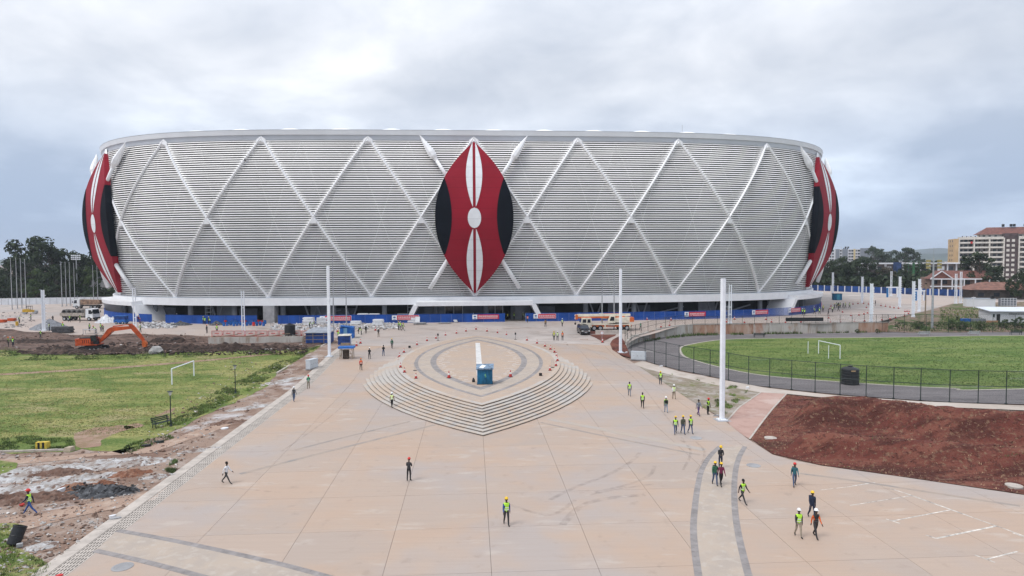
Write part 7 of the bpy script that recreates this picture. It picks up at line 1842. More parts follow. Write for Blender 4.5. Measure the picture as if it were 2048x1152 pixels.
# gabled house
pc = at(1862, 540, 262); r = thing('gabled_house', 'two-storey house with white gable frame and red-brown roof', 'house', (pc.x, 262, 2.0), -.18)
mb = MB(); mb.box((10.5, 5, 3.6), (21, 9, 6.6)); mb.build('wall', mat('house_brick_wall', (.21, .14, .11), .15, .6, .85), r)
mb = MB(); mb.v = [(5.6, -.8, 6.6), (21.8, -.8, 6.6), (21.8, 10.6, 6.6), (5.6, 10.6, 6.6), (3.4, 4.6, 9.6), (21.8, 4.6, 9.6)]; mb.f = [[0, 1, 5, 4], [2, 3, 4, 5], [1, 2, 5], [3, 0, 4], [3, 2, 1, 0]]; mb.m = [0] * 5; rf = mb.build('roof', RTILE, r)
mb = MB(); mb.v = [(-.8, -1.6, 6.4), (7.4, -1.6, 6.4), (3.3, -1.6, 9.4), (-.8, 4.6, 6.4), (7.4, 4.6, 6.4), (3.3, 4.6, 9.4)]; mb.f = [[0, 1, 2], [0, 2, 5, 3], [1, 4, 5, 2]]; mb.m = [0] * 3; mb.build('gable_roof', RTILE, rf)
for a, b in (((-.8, -1.7, 6.4), (3.3, -1.7, 9.5)), ((7.4, -1.7, 6.4), (3.3, -1.7, 9.5))): mb = MB(); mb.bar(a, b, .3, .35); mb.build('bargeboard', FW, r)
for z in (3.4, 6.35): mb = MB(); mb.box((8.5, -1.5, z), (18.6, .4, .45)); mb.build('beam', FW, r)
for x in (0, 3.3, 7.2, 11.5, 15.5, 20.5): mb = MB(); mb.box((x, -1.5, 3.2), (.35, .35, 6.2)); mb.build('post', FW, r)
for z in (1.6, 4.6):
    for x in (1.6, 5.2, 9.3, 13.4, 17.5): mb = MB(); mb.box((x, .42, z + .4), (2.0, .1, 1.5)); mb.build('window', WIN, r)
# low roofed house in front of the block
pc = at(1945, 560, 232); r = thing('low_house', 'low house with a wide brown hip roof below the apartment block', 'house', (pc.x, 232, 2.0), -.2)
mb = MB(); mb.box((12, 5, 1.7), (22, 9, 3.2)); mb.build('wall', mat('dark_plaster', (.10, .085, .075), .2, .6, .85), r); mb = MB(); hip(mb, 0, 24, 0, 10, 3.4, 6.0, 1.4); mb.build('roof', RTILE2, r)
for x in (3, 8, 13, 18): mb = MB(); mb.box((x, .46, 1.6), (1.8, .1, 1.3)); mb.build('window', WIN, r)
# blue boundary fence with white piers
pa, pb = G(1641, 581.5), G(2040, 597.5); d = (pb - pa); r = thing('boundary_fence', 'blue boundary fence with white piers across the right background', 'fence', pa); n = 24
pa2 = pa - d * .35
for i in range(int(n * 1.6)):
    c = pa2 + d * (i / n); e_ = pa2 + d * ((i + 1) / n); q = c - pa; mb = MB(); mb.box((0, 0, 1.25), (.42, .2, 2.7)); o = mb.build('pier', FW, r, loc=q); o.rotation_euler = (0, 0, math.atan2(d.y, d.x))
    mb = MB(); w = (e_ - c).length - .42; mb.box((w / 2 + .21, 0, 1.25), (w, .06, 2.5)); o = mb.build('panel', mat('fence_blue', (.010, .055, .22), .2, .5, .6, rnd=.25), r, loc=q); o.rotation_euler = (0, 0, math.atan2(d.y, d.x))
# white boundary wall on the left
pa, pb = G(-260, 614), G(222, 606); d = pb - pa; r = thing('boundary_wall', 'long white panelled wall across the left background', 'wall', pa); n = 34
for i in range(n):
    mb = MB(); w = d.length / n; mb.box((w / 2, 0, 1.1), (w - .06, .14, 2.3)); o = mb.build('panel', mat('white_wall_panel', (.66, .68, .72), .06, .4, .7, rnd=.04), r, loc=d * (i / n)); o.rotation_euler = (0, 0, math.atan2(d.y, d.x))
    mb = MB(); mb.box((0, 0, 1.15), (.12, .22, 2.4)); o = mb.build('post', STEEL, r, loc=d * (i / n)); o.rotation_euler = (0, 0, math.atan2(d.y, d.x))
# concrete terrace of the warm-up stand
pc = at(156, 598, 285); r = thing('terrace', 'grey concrete terrace rising beside the left shield', 'grandstand', (pc.x, 285, 2.0), 0)
for i in range(9): mb = MB(); mb.box((i * .75 + 9.0, 3, .45 + i * .36), (18, 9 - i * .2, .9 + i * .72)); mb.build('tier', mat('terrace_concrete', (.34, .335, .33), .12, .5, .85), r)
for i in range(6): mb = MB(); mb.bar((7 + i * 2.2, 0, 6.6), (7 + i * 2.2, 0, 8.2), .1); mb.build('railing_post', STEEL, r)
mb = MB(); mb.bar((7, 0, 8.15), (18, 0, 8.15), .1); mb.build('handrail', STEEL, r)
mb = MB(); mb.bar((-1.2, -1.6, .4), (6.6, -1.6, 6.9), .25, .2); mb.build('stair_parapet', FW, r)
# floodlight masts
def flood(p, h, label, heads=3, yellow=False):
    r = thing('floodlight_mast', label, 'floodlight', p); mb = MB(); mb.tube([(0, 0, 0), (0, 0, h)], [.28, .16], 10); mb.build('mast', STEEL, r)
    for i in range(heads):
        z = h - .3 - i * .75
        if yellow:
            for sx in (-1, 1): mb = MB(); mb.box((sx * 1.3, -.15, z - .6), (.95, .25, .5)); mb.build('lamp_panel', mat('lamp_yellow', (.34, .29, .12), .1, 2, .6), r)
            mb = MB(); mb.bar((-1.7, 0, z - .3), (1.7, 0, z - .3), .09); mb.build('crossarm', STEEL, r)
        else:
            mb = MB(); mb.bar((-1.7, 0, z), (1.7, 0, z), .12); mb.build('crossarm', STEEL, r)
            for k in range(5): mb = MB(); mb.box((-1.6 + k * .8, -.2, z + .22), (.5, .3, .4)); mb.build('lamp', STEELW, r)
    if yellow: mb = MB(); mb.tube([(0, 0, h), (0, 0, h + 2.2)], .04, 5); mb.build('lightning_rod', STEEL, r)
    return r
flood(G(155, 597.5), 17.5, 'floodlight mast with rows of lamps before the left trees')
def GS(px, py):
    z = 0.0
    for _ in range(30): q = G(px, py, z); z = .5 * z + .5 * scrub_z(q.x, q.y)
    return G(px, py, z)
flood(GS(1864, 657), 16.6, 'grey floodlight mast with yellow lamp panels behind the right fence', 3, True)
p = GS(1850, 649); r = thing('utility_pole', 'brown wooden pole beside the grey floodlight mast', 'pole', p); mb = MB(); mb.tube([(0, 0, 0), (.05, 0, 9.6)], [.17, .11], 8); mb.build('pole', WOOD, r); mb = MB(); mb.box((0, 0, 9.0), (1.0, .1, .12)); mb.build('crossarm', WOOD, r); mb = MB(); mb.box((0, 0, 9.75), (.35, .35, .2)); mb.build('cap', RUBBER, r)
# green screen mast and blue billboard behind the fence
pc = at(1827, 540, 318); r = thing('green_mast', 'green steel mast with square wire frames among the right trees', 'mast', (pc.x, 318, 2.0)); GRN = mat('bright_green_paint', (.035, .13, .05), .2, 1, .7)
mb = MB(); mb.tube([(0, 0, 0), (0, 0, 12.5)], [.7, .55], 10); mb.build('mast', GRN, r)
for i in range(7):
    z = 4.2 + i * 1.45; mb = MB()
    for a, b in (((-2.7, -.4), (2.7, -.4)), ((2.7, -.4), (2.7, .8)), ((2.7, .8), (-2.7, .8)), ((-2.7, .8), (-2.7, -.4))): mb.bar((a[0], a[1], z), (b[0], b[1], z), .12)
    mb.build('wire_frame', GRN, r)
for x in (-2.7, 2.7): mb = MB(); mb.bar((x, -.4, 4.2), (x, -.4, 12.9), .1); mb.build('upright', GRN, r)
pc = at(1794.5, 540, 330); r = thing('billboard', 'blank blue billboard rising above the right trees', 'billboard', (pc.x, 330, 2.0)); mb = MB(); mb.box((0, 0, 10.0), (4.0, .3, 5.2)); mb.build('panel', mat('billboard_blue', (.035, .075, .20), .3, .3, .6), r); mb = MB(); mb.tube([(0, .3, 0), (0, .3, 8)], .25, 8); mb.build('post', STEEL, r)
# blue gantry frames and teal cabin on the apron
def gantry(px, py, w, h, label):
    p = G(px, py); r = thing('gantry_frame', label, 'frame', p)
    for sx in (-1, 1): mb = MB(); mb.box((sx * w / 2, 0, h / 2), (.45, .5, h)); mb.build('leg', mat('gantry_blue', (.02, .16, .40), .1, 1, .5), r); mb = MB(); mb.box((sx * (w / 2 - .45), 0, h / 2), (.3, .3, h)); mb.build('inner_leg', STEELW, r)
    mb = MB(); mb.box((0, 0, h + .15), (w + .6, .5, .4)); mb.build('crossbeam', STEELW, r)
gantry(1786, 594.5, 4.3, 3.6, 'blue-legged white gantry frame on the right apron'); gantry(1841, 601, 3.2, 3.2, 'blue-legged frame partly hidden by white posts on the right apron')
p = G(1674, 600); r = thing('portable_cabin', 'small teal cabin at the foot of the post next to the right shield', 'cabin', p, -.2); mb = MB(); corrugated(mb, 2.8, 2.0, 2.2); mb.build('wall', TEAL, r); mb = MB(); mb.box((0, 0, 2.26), (3.0, 2.2, .12)); mb.build('roof', DCONC, r); mb = MB(); mb.box((.1, -1.05, 1.1), (.9, .05, 1.9)); mb.build('door', mat('teal_door', (.04, .25, .35), .1, 1, .5), r)
# white office hut with lettering, and containers
p = GS(1981, 646); r = thing('office_hut', 'white hut with dark lettering under its roof at the right edge', 'hut', p, -.10)
mb = MB(); mb.box((6.5, 2.4, 1.35), (13, 4.6, 2.9)); mb.build('wall', FW, r)
mb = MB(); mb.v = [(-.5, -.6, 2.75), (13.6, -.6, 2.75), (13.6, 5.4, 3.35), (-.5, 5.4, 3.35), (-.5, -.6, 2.9), (13.6, -.6, 2.9), (13.6, 5.4, 3.5), (-.5, 5.4, 3.5)]; mb.f = [[0, 3, 2, 1], [4, 5, 6, 7], [0, 1, 5, 4], [1, 2, 6, 5], [2, 3, 7, 6], [3, 0, 4, 7]]; mb.m = [0] * 6; mb.build('roof', mat('pale_roof_sheet', (.60, .64, .70), .06, .5, .5), r)
mb = MB(); mb.box((1.75, .07, 1.1), (.75, .1, 2.0)); mb.build('door', RUBBER, r); mb = MB(); mb.box((.75, .06, 1.75), (.3, .1, .7)); mb.build('notice', DSTEEL, r)
rr = random.Random(5); mb = MB()
for k in range(9): glyph(mb, Vector((4.1 + k * .38, .05, 1.98)), Vector((1, 0, 0)), Vector((0, 0, 1)), .36, rr, Vector((0, 0, 0)))
for k in range(4): glyph(mb, Vector((8.6 + k * .38, .05, 1.98)), Vector((1, 0, 0)), Vector((0, 0, 1)), .36, rr, Vector((0, 0, 0)))
lt = mb.build('lettering', B_INK, r); lt.location = (0, .03, 0)
mb = MB(); mb.box((.4, -.02, .3), (2.6, .1, .6)); mb.build('stained_plinth', mat('rusty_plaster', (.42, .24, .14), .2, 1, .85), r)
p = G(1958, 613); r = thing('container', 'long pale container before the boundary fence', 'container', p, -.25); mb = MB(); corrugated(mb, 7.6, 2.4, 2.4, n=30); mb.build('body', FW, r); mb = MB(); mb.box((0, 0, 2.46), (7.8, 2.6, .12)); mb.build('roof', mat('container_roof', (.36, .40, .46), .1, .5, .6), r); mb = MB(); mb.box((3.0, -1.0, 2.95), (.8, .8, .9)); mb.build('roof_box', PLASTB, r)
p = G(2014, 612); r = thing('lattice_crate', 'white lattice crate right of the pale container', 'crate', p, -.25)
for z in (.3, 1.0, 1.7, 2.4): mb = MB(); mb.bar((-2, -1, z), (2, -1, z), .1); mb.build('rail', FW, r)
for x in (-2, -1.2, -.4, .4, 1.2, 2): mb = MB(); mb.bar((x, -1, 0), (x, -1, 2.5), .1); mb.build('bar', FW, r)
mb = MB(); mb.box((0, 0, 1.2), (4, 1.7, 2.3)); mb.build('load', MCONC, r)
p = G(1947, 617); r = thing('flag_post', 'short white post with arms before the pale container', 'post', p); mb = MB(); mb.tube([(0, 0, 0), (0, 0, 3.4)], .12, 8); mb.build('post', FW, r); mb = MB(); mb.box((0, 0, 3.2), (1.2, .1, .2)); mb.build('arm', FW, r)
p = GS(1941, 643); r = thing('blue_bench_box', 'long low blue and grey box left of the white hut', 'box', p, -.05); mb = MB(); mb.box((-1.2, 0, .35), (2.0, .8, .7)); mb.build('blue_part', BLUEP, r); mb = MB(); mb.box((1.6, 0, .35), (3.4, .8, .7)); mb.build('grey_part', MCONC, r)

# ================================================================== heaps, rubble, building materials
def mound(name, c, rx, ry, h, material, seed=1.0, rot=0.0, rough=.35, n=22, zb=None, lump=1.0):
    """an uneven heap whose skirt runs into the ground"""
    c = Vector(c); mb = MB(); m_ = n
    for j in range(m_ + 1):
        for i in range(m_ + 1):
            a, b = -1.15 + 2.3 * i / m_, -1.15 + 2.3 * j / m_; x, y = a * rx, b * ry; X, Y = c.x + x * math.cos(rot) - y * math.sin(rot), c.y + x * math.sin(rot) + y * math.cos(rot)
            e = 1 - math.hypot(a, b); f = mnoise.fractal((X * .9 * lump + seed, Y * .9 * lump, seed), 1.0, 2.0, 4); z = h * (e + rough * f * (1 if e > -.1 else .4)) if e > 0 else h * (e * 1.2 + rough * .5 * f)
            mb.v.append((X - c.x, Y - c.y, T(X, Y) - c.z + max(-.3, z)))
    for j in range(m_):
        for i in range(m_): q = j * (m_ + 1) + i; mb.f.append([q, q + 1, q + m_ + 2, q + m_ + 1]); mb.m.append(0)
    return mb.build(name, material, loc=c)
GRAVEL = ground_mat('grey_gravel', [(.20, .21, .23), ((.27, .28, .30), 2.0, .52, .1), ((.13, .135, .15), 3.5, .58, .08)], bump=1.0, bscale=9)
DGRAVEL = ground_mat('dark_gravel', [(.075, .078, .085), ((.16, .165, .175), 2.2, .56, .08), ((.035, .035, .038), 3.0, .55, .08), ((.26, .26, .26), 5.0, .66, .04)], bump=1.0, bscale=7)
DIRT = ground_mat('brown_dirt_heap', [(.15, .088, .066), ((.22, .15, .12), 1.5, .54, .08), ((.08, .05, .04), 2.2, .56, .08), ((.38, .35, .33), 4.0, .68, .04)], bump=1.0, bscale=5)
RDIRT = ground_mat('red_dirt_heap', [(.20, .09, .055), ((.28, .16, .11), 1.8, .54, .08), ((.11, .05, .036), 2.4, .57, .08)], bump=1.0, bscale=5)
PALE = ground_mat('pale_cement_rubble', [(.40, .39, .385), ((.30, .26, .235), 1.1, .50, .06), ((.50, .50, .505), .9, .55, .06), ((.17, .12, .10), 1.6, .57, .05)], bump=1.0, bscale=5)
SACK = mat('white_sacks', (.66, .67, .70), .1, 1.5, .8)
DARKDUG = ground_mat('dark_turned_earth', [(.05, .034, .028), ((.10, .068, .055), .5, .54, .08), ((.022, .016, .014), 1.0, .54, .08), ((.22, .19, .17), 2.4, .68, .04)], bump=1.0, bscale=2.5)
def heap(lab, *a, **k): return tag(mound(*a, **k), lab, 'heap')
heap('smooth grey gravel heap behind the studded post at the far left', 'gravel_heap', G(100, 657), 4.2, 3.0, 2.3, GRAVEL, 2.0, 0, .10)
heap('white lumpy heap beside the low blue machine box', 'white_heap', G(214, 645), 2.6, 2.0, 1.7, SACK, 5.0, 0, .5, lump=1.6)
heap('small dark grey gravel heap in front of the blue hoarding', 'gravel_heap', G(362, 650), 2.6, 2.0, 1.0, DGRAVEL, 8.0, 0, .2)
heap('small dark heap left of the red and blue drums', 'gravel_heap', G(433, 650), 1.6, 1.4, 1.1, DGRAVEL, 9.0, 0, .2)
heap('long dark gravel heap on the dirt left of the plaza', 'gravel_heap', G(203, 985), 2.6, 1.15, .55, DGRAVEL, 3.0, .16, .45, n=34, lump=2.2)
for i, (px, py, rx, ry, h, m_, rot, lab) in enumerate(((262, 948, 1.5, .8, .35, RDIRT, .3, 'red dirt heap nearest the plaza above the dark gravel'), (152, 978, 1.5, .8, .5, RDIRT, .2, 'red dirt heap left of the dark gravel'), (95, 996, 2.6, .9, .5, DIRT, .2, 'brown dirt heap beside the man in the red helmet'), (10, 1003, 2.6, .9, .6, DIRT, .1, 'brown dirt heap at the left edge of the photo'), (205, 968, .9, .5, .35, RDIRT, .3, 'small orange dirt heap behind the dark gravel'), (455, 845, 1.8, .7, .35, DIRT, .5, 'brown dirt heap under the white board by the plaza kerb'), (120, 945, 2.2, .9, .35, DIRT, .2, 'flat brown dirt heap between the pale rubble patches'))):
    heap(lab, 'dirt_heap', G(px, py), rx, ry, h, m_, 4.0 + i, rot, .5, n=26, lump=1.8)
for i, (px, py, rx, ry, h, rot, lab) in enumerate(((215, 928, 4.2, 1.5, .22, .28, 'largest pale cement rubble patch in the dirt'), (72, 940, 2.6, 1.0, .25, .15, 'pale cement rubble mound left of the largest patch'), (60, 978, 5.0, 1.2, .25, .2, 'long pale rubble band above the man in the red helmet'), (170, 955, 2.6, .7, .25, .35, 'narrow pale rubble band above the dark gravel'), (-20, 960, 3.5, 1.0, .25, .1, 'pale rubble patch at the left edge of the photo'), (82, 1092, .75, .55, .15, .5, 'small pale patch beside the black drum'), (565, 762, 3.6, .9, .14, .9, 'pale gravelly strip between lawn and plaza'), (400, 900, 1.6, .5, .14, .5, 'pale patch against the plaza kerb'), (320, 952, 1.3, .5, .14, .5, 'pale patch against the kerb near the dark gravel'), (500, 815, 2.5, .7, .14, .7, 'pale patch below the lone lamp post'))):
    heap(lab, 'rubble_patch', G(px, py), rx, ry, h, PALE, 14.0 + i, rot, .75, n=40, lump=1.5)
for i, (px, py, rx, ry, h, lab) in enumerate(((120, 705, 7, 2.2, 1.0, 'dark earth bank left of the excavator'), (245, 703, 6, 2.0, .9, 'dark earth bank below the excavator boom'), (360, 700, 6.5, 2.2, 1.1, 'dark earth bank right of the boulder'), (455, 699, 6.5, 2.0, 1.2, 'dark earth bank in front of the foundation wall'), (550, 698, 6, 1.8, 1.0, 'dark earth bank at the right end of the foundation wall'), (340, 684, 5.5, 2.5, 1.0, 'brown earth heap behind the boulder'), (60, 684, 9, 3.0, .6, 'low brown heap at the far left'))):
    heap(lab, 'earth_bank', G(px, py), rx, ry, h, DARKDUG, 24.0 + i, 0, .6, n=30, lump=.9)
# loose stones and clods
def stones(name, material, spots, seed):
    rr = random.Random(seed); mb = MB(); base = [Vector(v).normalized() for v in ((1, .2, .1), (-.9, .3, -.2), (.1, 1, .15), (-.2, -1, .1), (.2, -.1, 1), (-.1, .2, -1), (.6, .6, .6), (-.6, -.5, .5))]
    fc = [(0, 6, 4), (6, 2, 4), (2, 1, 4), (1, 7, 4), (7, 3, 4), (3, 0, 4), (0, 2, 6), (0, 5, 2), (2, 5, 1), (1, 3, 7), (1, 5, 3), (3, 5, 0)]
    for p, s in spots:
        q = Matrix.Rotation(rr.uniform(0, 6.3), 3, 'Z') @ Matrix.Rotation(rr.uniform(-.5, .5), 3, 'X'); sc = Vector((rr.uniform(.7, 1.4), rr.uniform(.6, 1.1), rr.uniform(.35, .8))) * s
        mb.add([Vector(p) + q @ Vector((v.x * sc.x * rr.uniform(.8, 1.2), v.y * sc.y, v.z * sc.z)) for v in base], fc)
    return tag(mb.build(name, material), kind='stuff')
rr = random.Random(77)
def rnd_spots(n, x0, x1, y0, y1, smin, smax, test=None, zf_=None):
    out = []
    while len(out) < n:
        px, py = rr.uniform(x0, x1), rr.uniform(y0, y1)
        if test and not test(px, py): continue
        g = G(px, py); s = smin + (smax - smin) * rr.random() ** 3
        out.append(((g.x, g.y, (zf_(g.x, g.y) if zf_ else g.z) + s * .1), s))
    return out
kline = lambda px, py: py > 700 and px < 85 + (1152 - py) * (655 - 85) / (1152 - 712) - 14 and not (px < 250 and py < 905) and py > 905 - max(0, px - 250) * .86
stones('loose_rubble', mat('rubble_pale', (.40, .38, .365), .3, 3, .9, rnd=.1), rnd_spots(1500, -40, 640, 720, 1150, .03, .17, kline), 1)
stones('loose_rubble', mat('rubble_brown', (.19, .12, .09), .3, 3, .9), rnd_spots(1300, -40, 640, 720, 1150, .03, .2, kline), 2)
stones('loose_rubble', mat('rubble_black', (.05, .05, .053), .4, 4, .9), [((p[0], p[1], T(p[0], p[1]) + .15 + .25 * rr.random()), .05 + .1 * rr.random()) for p in [tuple(G(203 + 62 * rr.gauss(0, .45), 985 - rr.gauss(0, .35) * 8 - 2)[:2]) for _ in range(420)]], 3)
stones('earth_clods', mat('clod_dark', (.045, .03, .025), .4, 2, .95), rnd_spots(1500, 75, 615, 690, 711, .08, .42, None, dug_z), 4)
stones('earth_clods', mat('clod_brown', (.13, .085, .068), .4, 2, .95), rnd_spots(900, -60, 620, 668, 708, .06, .35, None, dug_z), 5)
stones('earth_clods', mat('clod_pale', (.36, .34, .33), .3, 2, .9), rnd_spots(170, -60, 620, 672, 708, .08, .35, None, dug_z), 6)
stones('building_rubble', mat('rubble_white', (.52, .52, .53), .25, 2, .85), rnd_spots(420, 283, 352, 644, 657, .12, .5) + rnd_spots(760, 540, 700, 646, 661, .10, .45) + rnd_spots(620, 690, 800, 644, 657, .10, .45), 7)
stones('building_rubble', mat('rubble_grey', (.22, .21, .205), .3, 2, .9), rnd_spots(260, 283, 352, 642, 656, .12, .45) + rnd_spots(500, 540, 800, 642, 660, .10, .4) + rnd_spots(160, 0, 70, 625, 656, .1, .4) + rnd_spots(90, 780, 900, 638, 645, .08, .25), 8)
stones('soil_clods', mat('clod_red', (.14, .05, .038), .4, 2, .95), [((x, y, bed_z(x, y)), .03 + .09 * rr.random() ** 2) for x, y in [(rr.uniform(22, 56), rr.uniform(46, 82)) for _ in range(5200)] if inside(x, y, BED)], 9)
# stacks of white cladding panels
def stack(px, py, label, n=5, w=2.4, d=1.3, t=.26, m_=None, rot=0.0, name='panel_stack'):
    r = thing(name, label, 'stack', G(px, py + 4), rot, 'stacks of building panels before the hoarding'); q = random.Random(int(px)); z = .12
    for sx in (-.8, .8): mb = MB(); mb.box((sx, 0, .06), (.12, d, .12)); mb.build('bearer', WOOD, r)
    for i in range(n): mb = MB(); tt = t * q.uniform(.6, 1.1); mb.box((q.uniform(-.12, .12), q.uniform(-.08, .08), z + tt / 2), (w * q.uniform(.85, 1), d, tt - .02), rot=Matrix.Rotation(q.uniform(-.06, .06), 3, 'Z')); mb.build('panel', m_ or (SACK if i % 3 else B_WHITE), r); z += tt
PW = mat('plaster_panel', (.60, .61, .63), .08, 1.5, .75)
for a in ((618, 646, 'first white panel stack from the left, before the hoarding', 6), (645, 643, 'tilted white panel stack left of the tall mast', 5), (712, 645, 'lowest white panel stack right of the flagpoles', 3), (725, 641, 'tallest white panel stack under the left banner end', 7), (734, 640, 'white panel stack touching the tallest one', 6), (749, 641, 'white panel stack in the middle of the row', 6), (757, 646, 'white panel stack set forward of the row', 4), (781, 637, 'wide white panel stack under the second banner', 5), (806, 638, 'wide white panel stack right under the second banner', 5), (826, 641, 'last white panel stack at the right of the row', 4)): stack(a[0], a[1], a[2], a[3], 2.6, 1.5, .34)
stack(573, 640, 'pile of brown planks beside the concrete pier', 6, 5.0, 1.2, .16, WOOD, .08, 'plank_pile'); stack(599, 641, 'long plank pile reaching towards the white stacks', 3, 5.5, .9, .16, WOOD, .12, 'plank_pile'); stack(840, 645, 'low pile of grey slabs right of the white stacks', 3, 3.2, 1.2, .14, CONC, 0, 'slab_pile'); stack(890, 643, 'low pile of pale slabs towards the doorway', 2, 3.0, 1.0, .12, CONC, 0, 'slab_pile'); stack(911, 641, 'upright pale block by the hoarding left of the doorway', 2, .9, .8, .3, PW, 0, 'block_pile')
DK = mat('dark_kerbstone', (.085, .085, .09), .2, 2, .85)
for px, lab in ((113, 'left dark stack of kerb stones before the gravel heap'), (125, 'middle dark stack of kerb stones before the gravel heap'), (138, 'right dark stack of kerb stones before the gravel heap')): stack(px, 662, lab, 5, 1.5, 1.3, .3, DK, 0, 'kerbstone_stack')
p = G(835, 646); mb = MB(); mb.box((0, 0, .75), (1.1, .1, 1.5), rot=Matrix.Rotation(-.35, 3, 'X')); tag(mb.build('leaning_panel', PW, loc=p), 'pale panel leaning upright right of the white stacks', 'panel')
# drums and bundles
def drum_proto():
    r = thing('drum', 'x', 'drum', (0, 0, 0), 0, 'drums and bundles before the hoarding'); mb = MB(); mb.lathe([(.29, 0), (.3, .02), (.3, .29), (.315, .31), (.3, .33), (.3, .58), (.315, .6), (.3, .62), (.3, .88), (.28, .9)], 12); mb.build('shell', BLUEP, r)
    mb = MB(); mb.lathe([(.285, .9), (.285, .93), (.1, .93)], 12); mb.build('lid', RUBBER, r); return r
d0 = drum_proto(); used = False
for i in range(26):
    px = 448 + (i % 13) * 6.6 + (3 if i > 12 else 0); py = 652 - (i // 13) * 3.4 - (i % 3) * .6; red = (i * 7) % 5 in (1, 3) and i > 8
    lab = f'{"red" if red else "blue"} drum, {ORD[i % 13]} from the left in the {"front" if i < 13 else "back"} row before the second hoarding'
    if not used: o = d0; o.location = G(px, py); o['label'] = lab; used = True
    else: o = copy_tree(d0, G(px, py), i, lab)
    if red:
        c = [k for k in o.children if k.name.startswith('shell')][0]; c.material_slots[0].link = 'OBJECT'; c.material_slots[0].material = REDP
for i, px in enumerate((432, 446, 460, 474, 490)):
    mb = MB(); mb.cyl((0, 0, .3), .28, 2.0, 10, axis='X'); mb.cyl((0, .5, .3), .28, 2.0, 10, axis='X'); mb.cyl((0, .25, .75), .28, 2.0, 10, axis='X')
    r = thing('pipe_bundle', f'{ORD[i]} red bundle from the left behind the blue drums', 'bundle', G(px, 644), .05 * i, 'red bundles behind the drums')
    for y, z in ((0, .3), (.56, .3), (.28, .78)): mb = MB(); mb.cyl((0, y, z), .28, 2.2, 10, axis='X'); mb.build('roll', REDP, r)
for i, (px, py, lab) in enumerate(((34, 651, 'standing yellow drum at the far left'), (24, 642, 'orange crate among the works at the far left'), (5, 645, 'orange crate cut by the left edge'))):
    mb = MB()
    if i == 0: mb.lathe([(.3, 0), (.3, .9), (.2, .95)], 12)
    else: mb.box((0, 0, .35), (1.6, 1.0, .6)); mb.box((0, 0, .69), (1.7, 1.1, .06))
    tag(mb.build('yellow_drum' if i == 0 else 'crate', YELLOW if i == 0 else ORANGE, loc=G(px, py)), lab, 'drum' if i == 0 else 'crate')
# scaffold towers
def scaffold(px, py, h, label, w=1.3):
    r = thing('scaffold_tower', label, 'scaffold', G(px, py), 0)
    for x in (-w / 2, w / 2):
        for y in (-.4, .4): mb = MB(); mb.bar((x, y, 0), (x, y, h), .07); mb.build('standard', STEEL, r)
    for i in range(int(h / 1.0) + 1):
        for y in (-.4, .4): mb = MB(); mb.bar((-w / 2, y, .3 + i), (w / 2, y, .3 + i), .06); mb.build('ledger', STEEL, r)
    mb = MB(); mb.box((0, 0, h * .72), (w, .8, .05)); mb.build('platform', WOOD, r)
scaffold(418, 643, 5.2, 'narrow steel scaffold tower behind the four workers'); scaffold(821, 641, 5.0, 'narrow steel scaffold tower left of the main canopy'); scaffold(1451, 641, 3.6, 'low scaffold frame behind the tallest mast', 1.1)
p = G(180, 668); r = thing('work_table', 'grey work table behind the excavator', 'table', p); mb = MB(); mb.box((0, 0, .95), (2.6, .9, .07)); mb.build('top', STEEL, r)
for x in (-1.2, 1.2):
    for y in (-.35, .35): mb = MB(); mb.bar((x, y, 0), (x, y, .92), .07); mb.build('leg', STEEL, r)
# concrete block row beside the crane
p = G(1222, 668); r = thing('low_planter', 'low pale concrete planter wall behind the red soil wedge', 'planter', p)
for i in range(5): mb = MB(); mb.box((-2.6 + i * 1.3, 0, .4), (1.27, .5, .8)); mb.build('block', M_KERB, r)
# bits of debris along the kerb
for i, (px, py, w, d_, h_, m_, rot, lab) in enumerate(((449, 857, .75, .6, .08, B_WHITE, .6, 'white board lying on the dirt heap by the kerb'), (225, 1034, .5, .3, .12, SACK, .3, 'white block lying left of the drain near the bottom'), (122, 985, .55, .35, .3, SACK, .8, 'white sack beside the dark gravel heap'), (230, 1038, .9, .35, .1, CONC, .3, 'grey slab fragment left of the drain near the bottom'), (293, 893, .9, .5, .18, PLASTB, .2, 'dark rubbish lying below the bench'), (318, 886, .9, .3, .2, DSTEEL, .3, 'dark scrap frame beside the tall grass tuft'), (118, 1152, .4, .3, .06, REDP, .4, 'red scrap at the kerb in the bottom left corner'), (1437, 832, 1.6, .3, .12, CONC, .1, 'grey slab at the foot of the tallest mast'), (1253, 706, .5, .3, .25, SACK, .5, 'white sack by the mast at the dark soil corner'), (1322, 733, .7, .3, .15, SACK, .2, 'white scrap below the chain-link fence corner'), (1495, 777, .5, .4, .22, PW, .4, 'pale stone on the path below the fence'))):
    q = random.Random(i); mb = MB(); n_ = 7; pts = [(w / 2 * math.cos(t) * q.uniform(.75, 1.1), d_ / 2 * math.sin(t) * q.uniform(.75, 1.1)) for t in [2 * math.pi * k / n_ for k in range(n_)]]
    mb.prism(pts, -.03, h_); mb.v = [(x, y, z * (1 + .35 * (x / w))) for x, y, z in mb.v]; o = mb.build('debris', m_, loc=G(px, py)); o.rotation_euler = (0, 0, rot); tag(o, lab, 'debris')

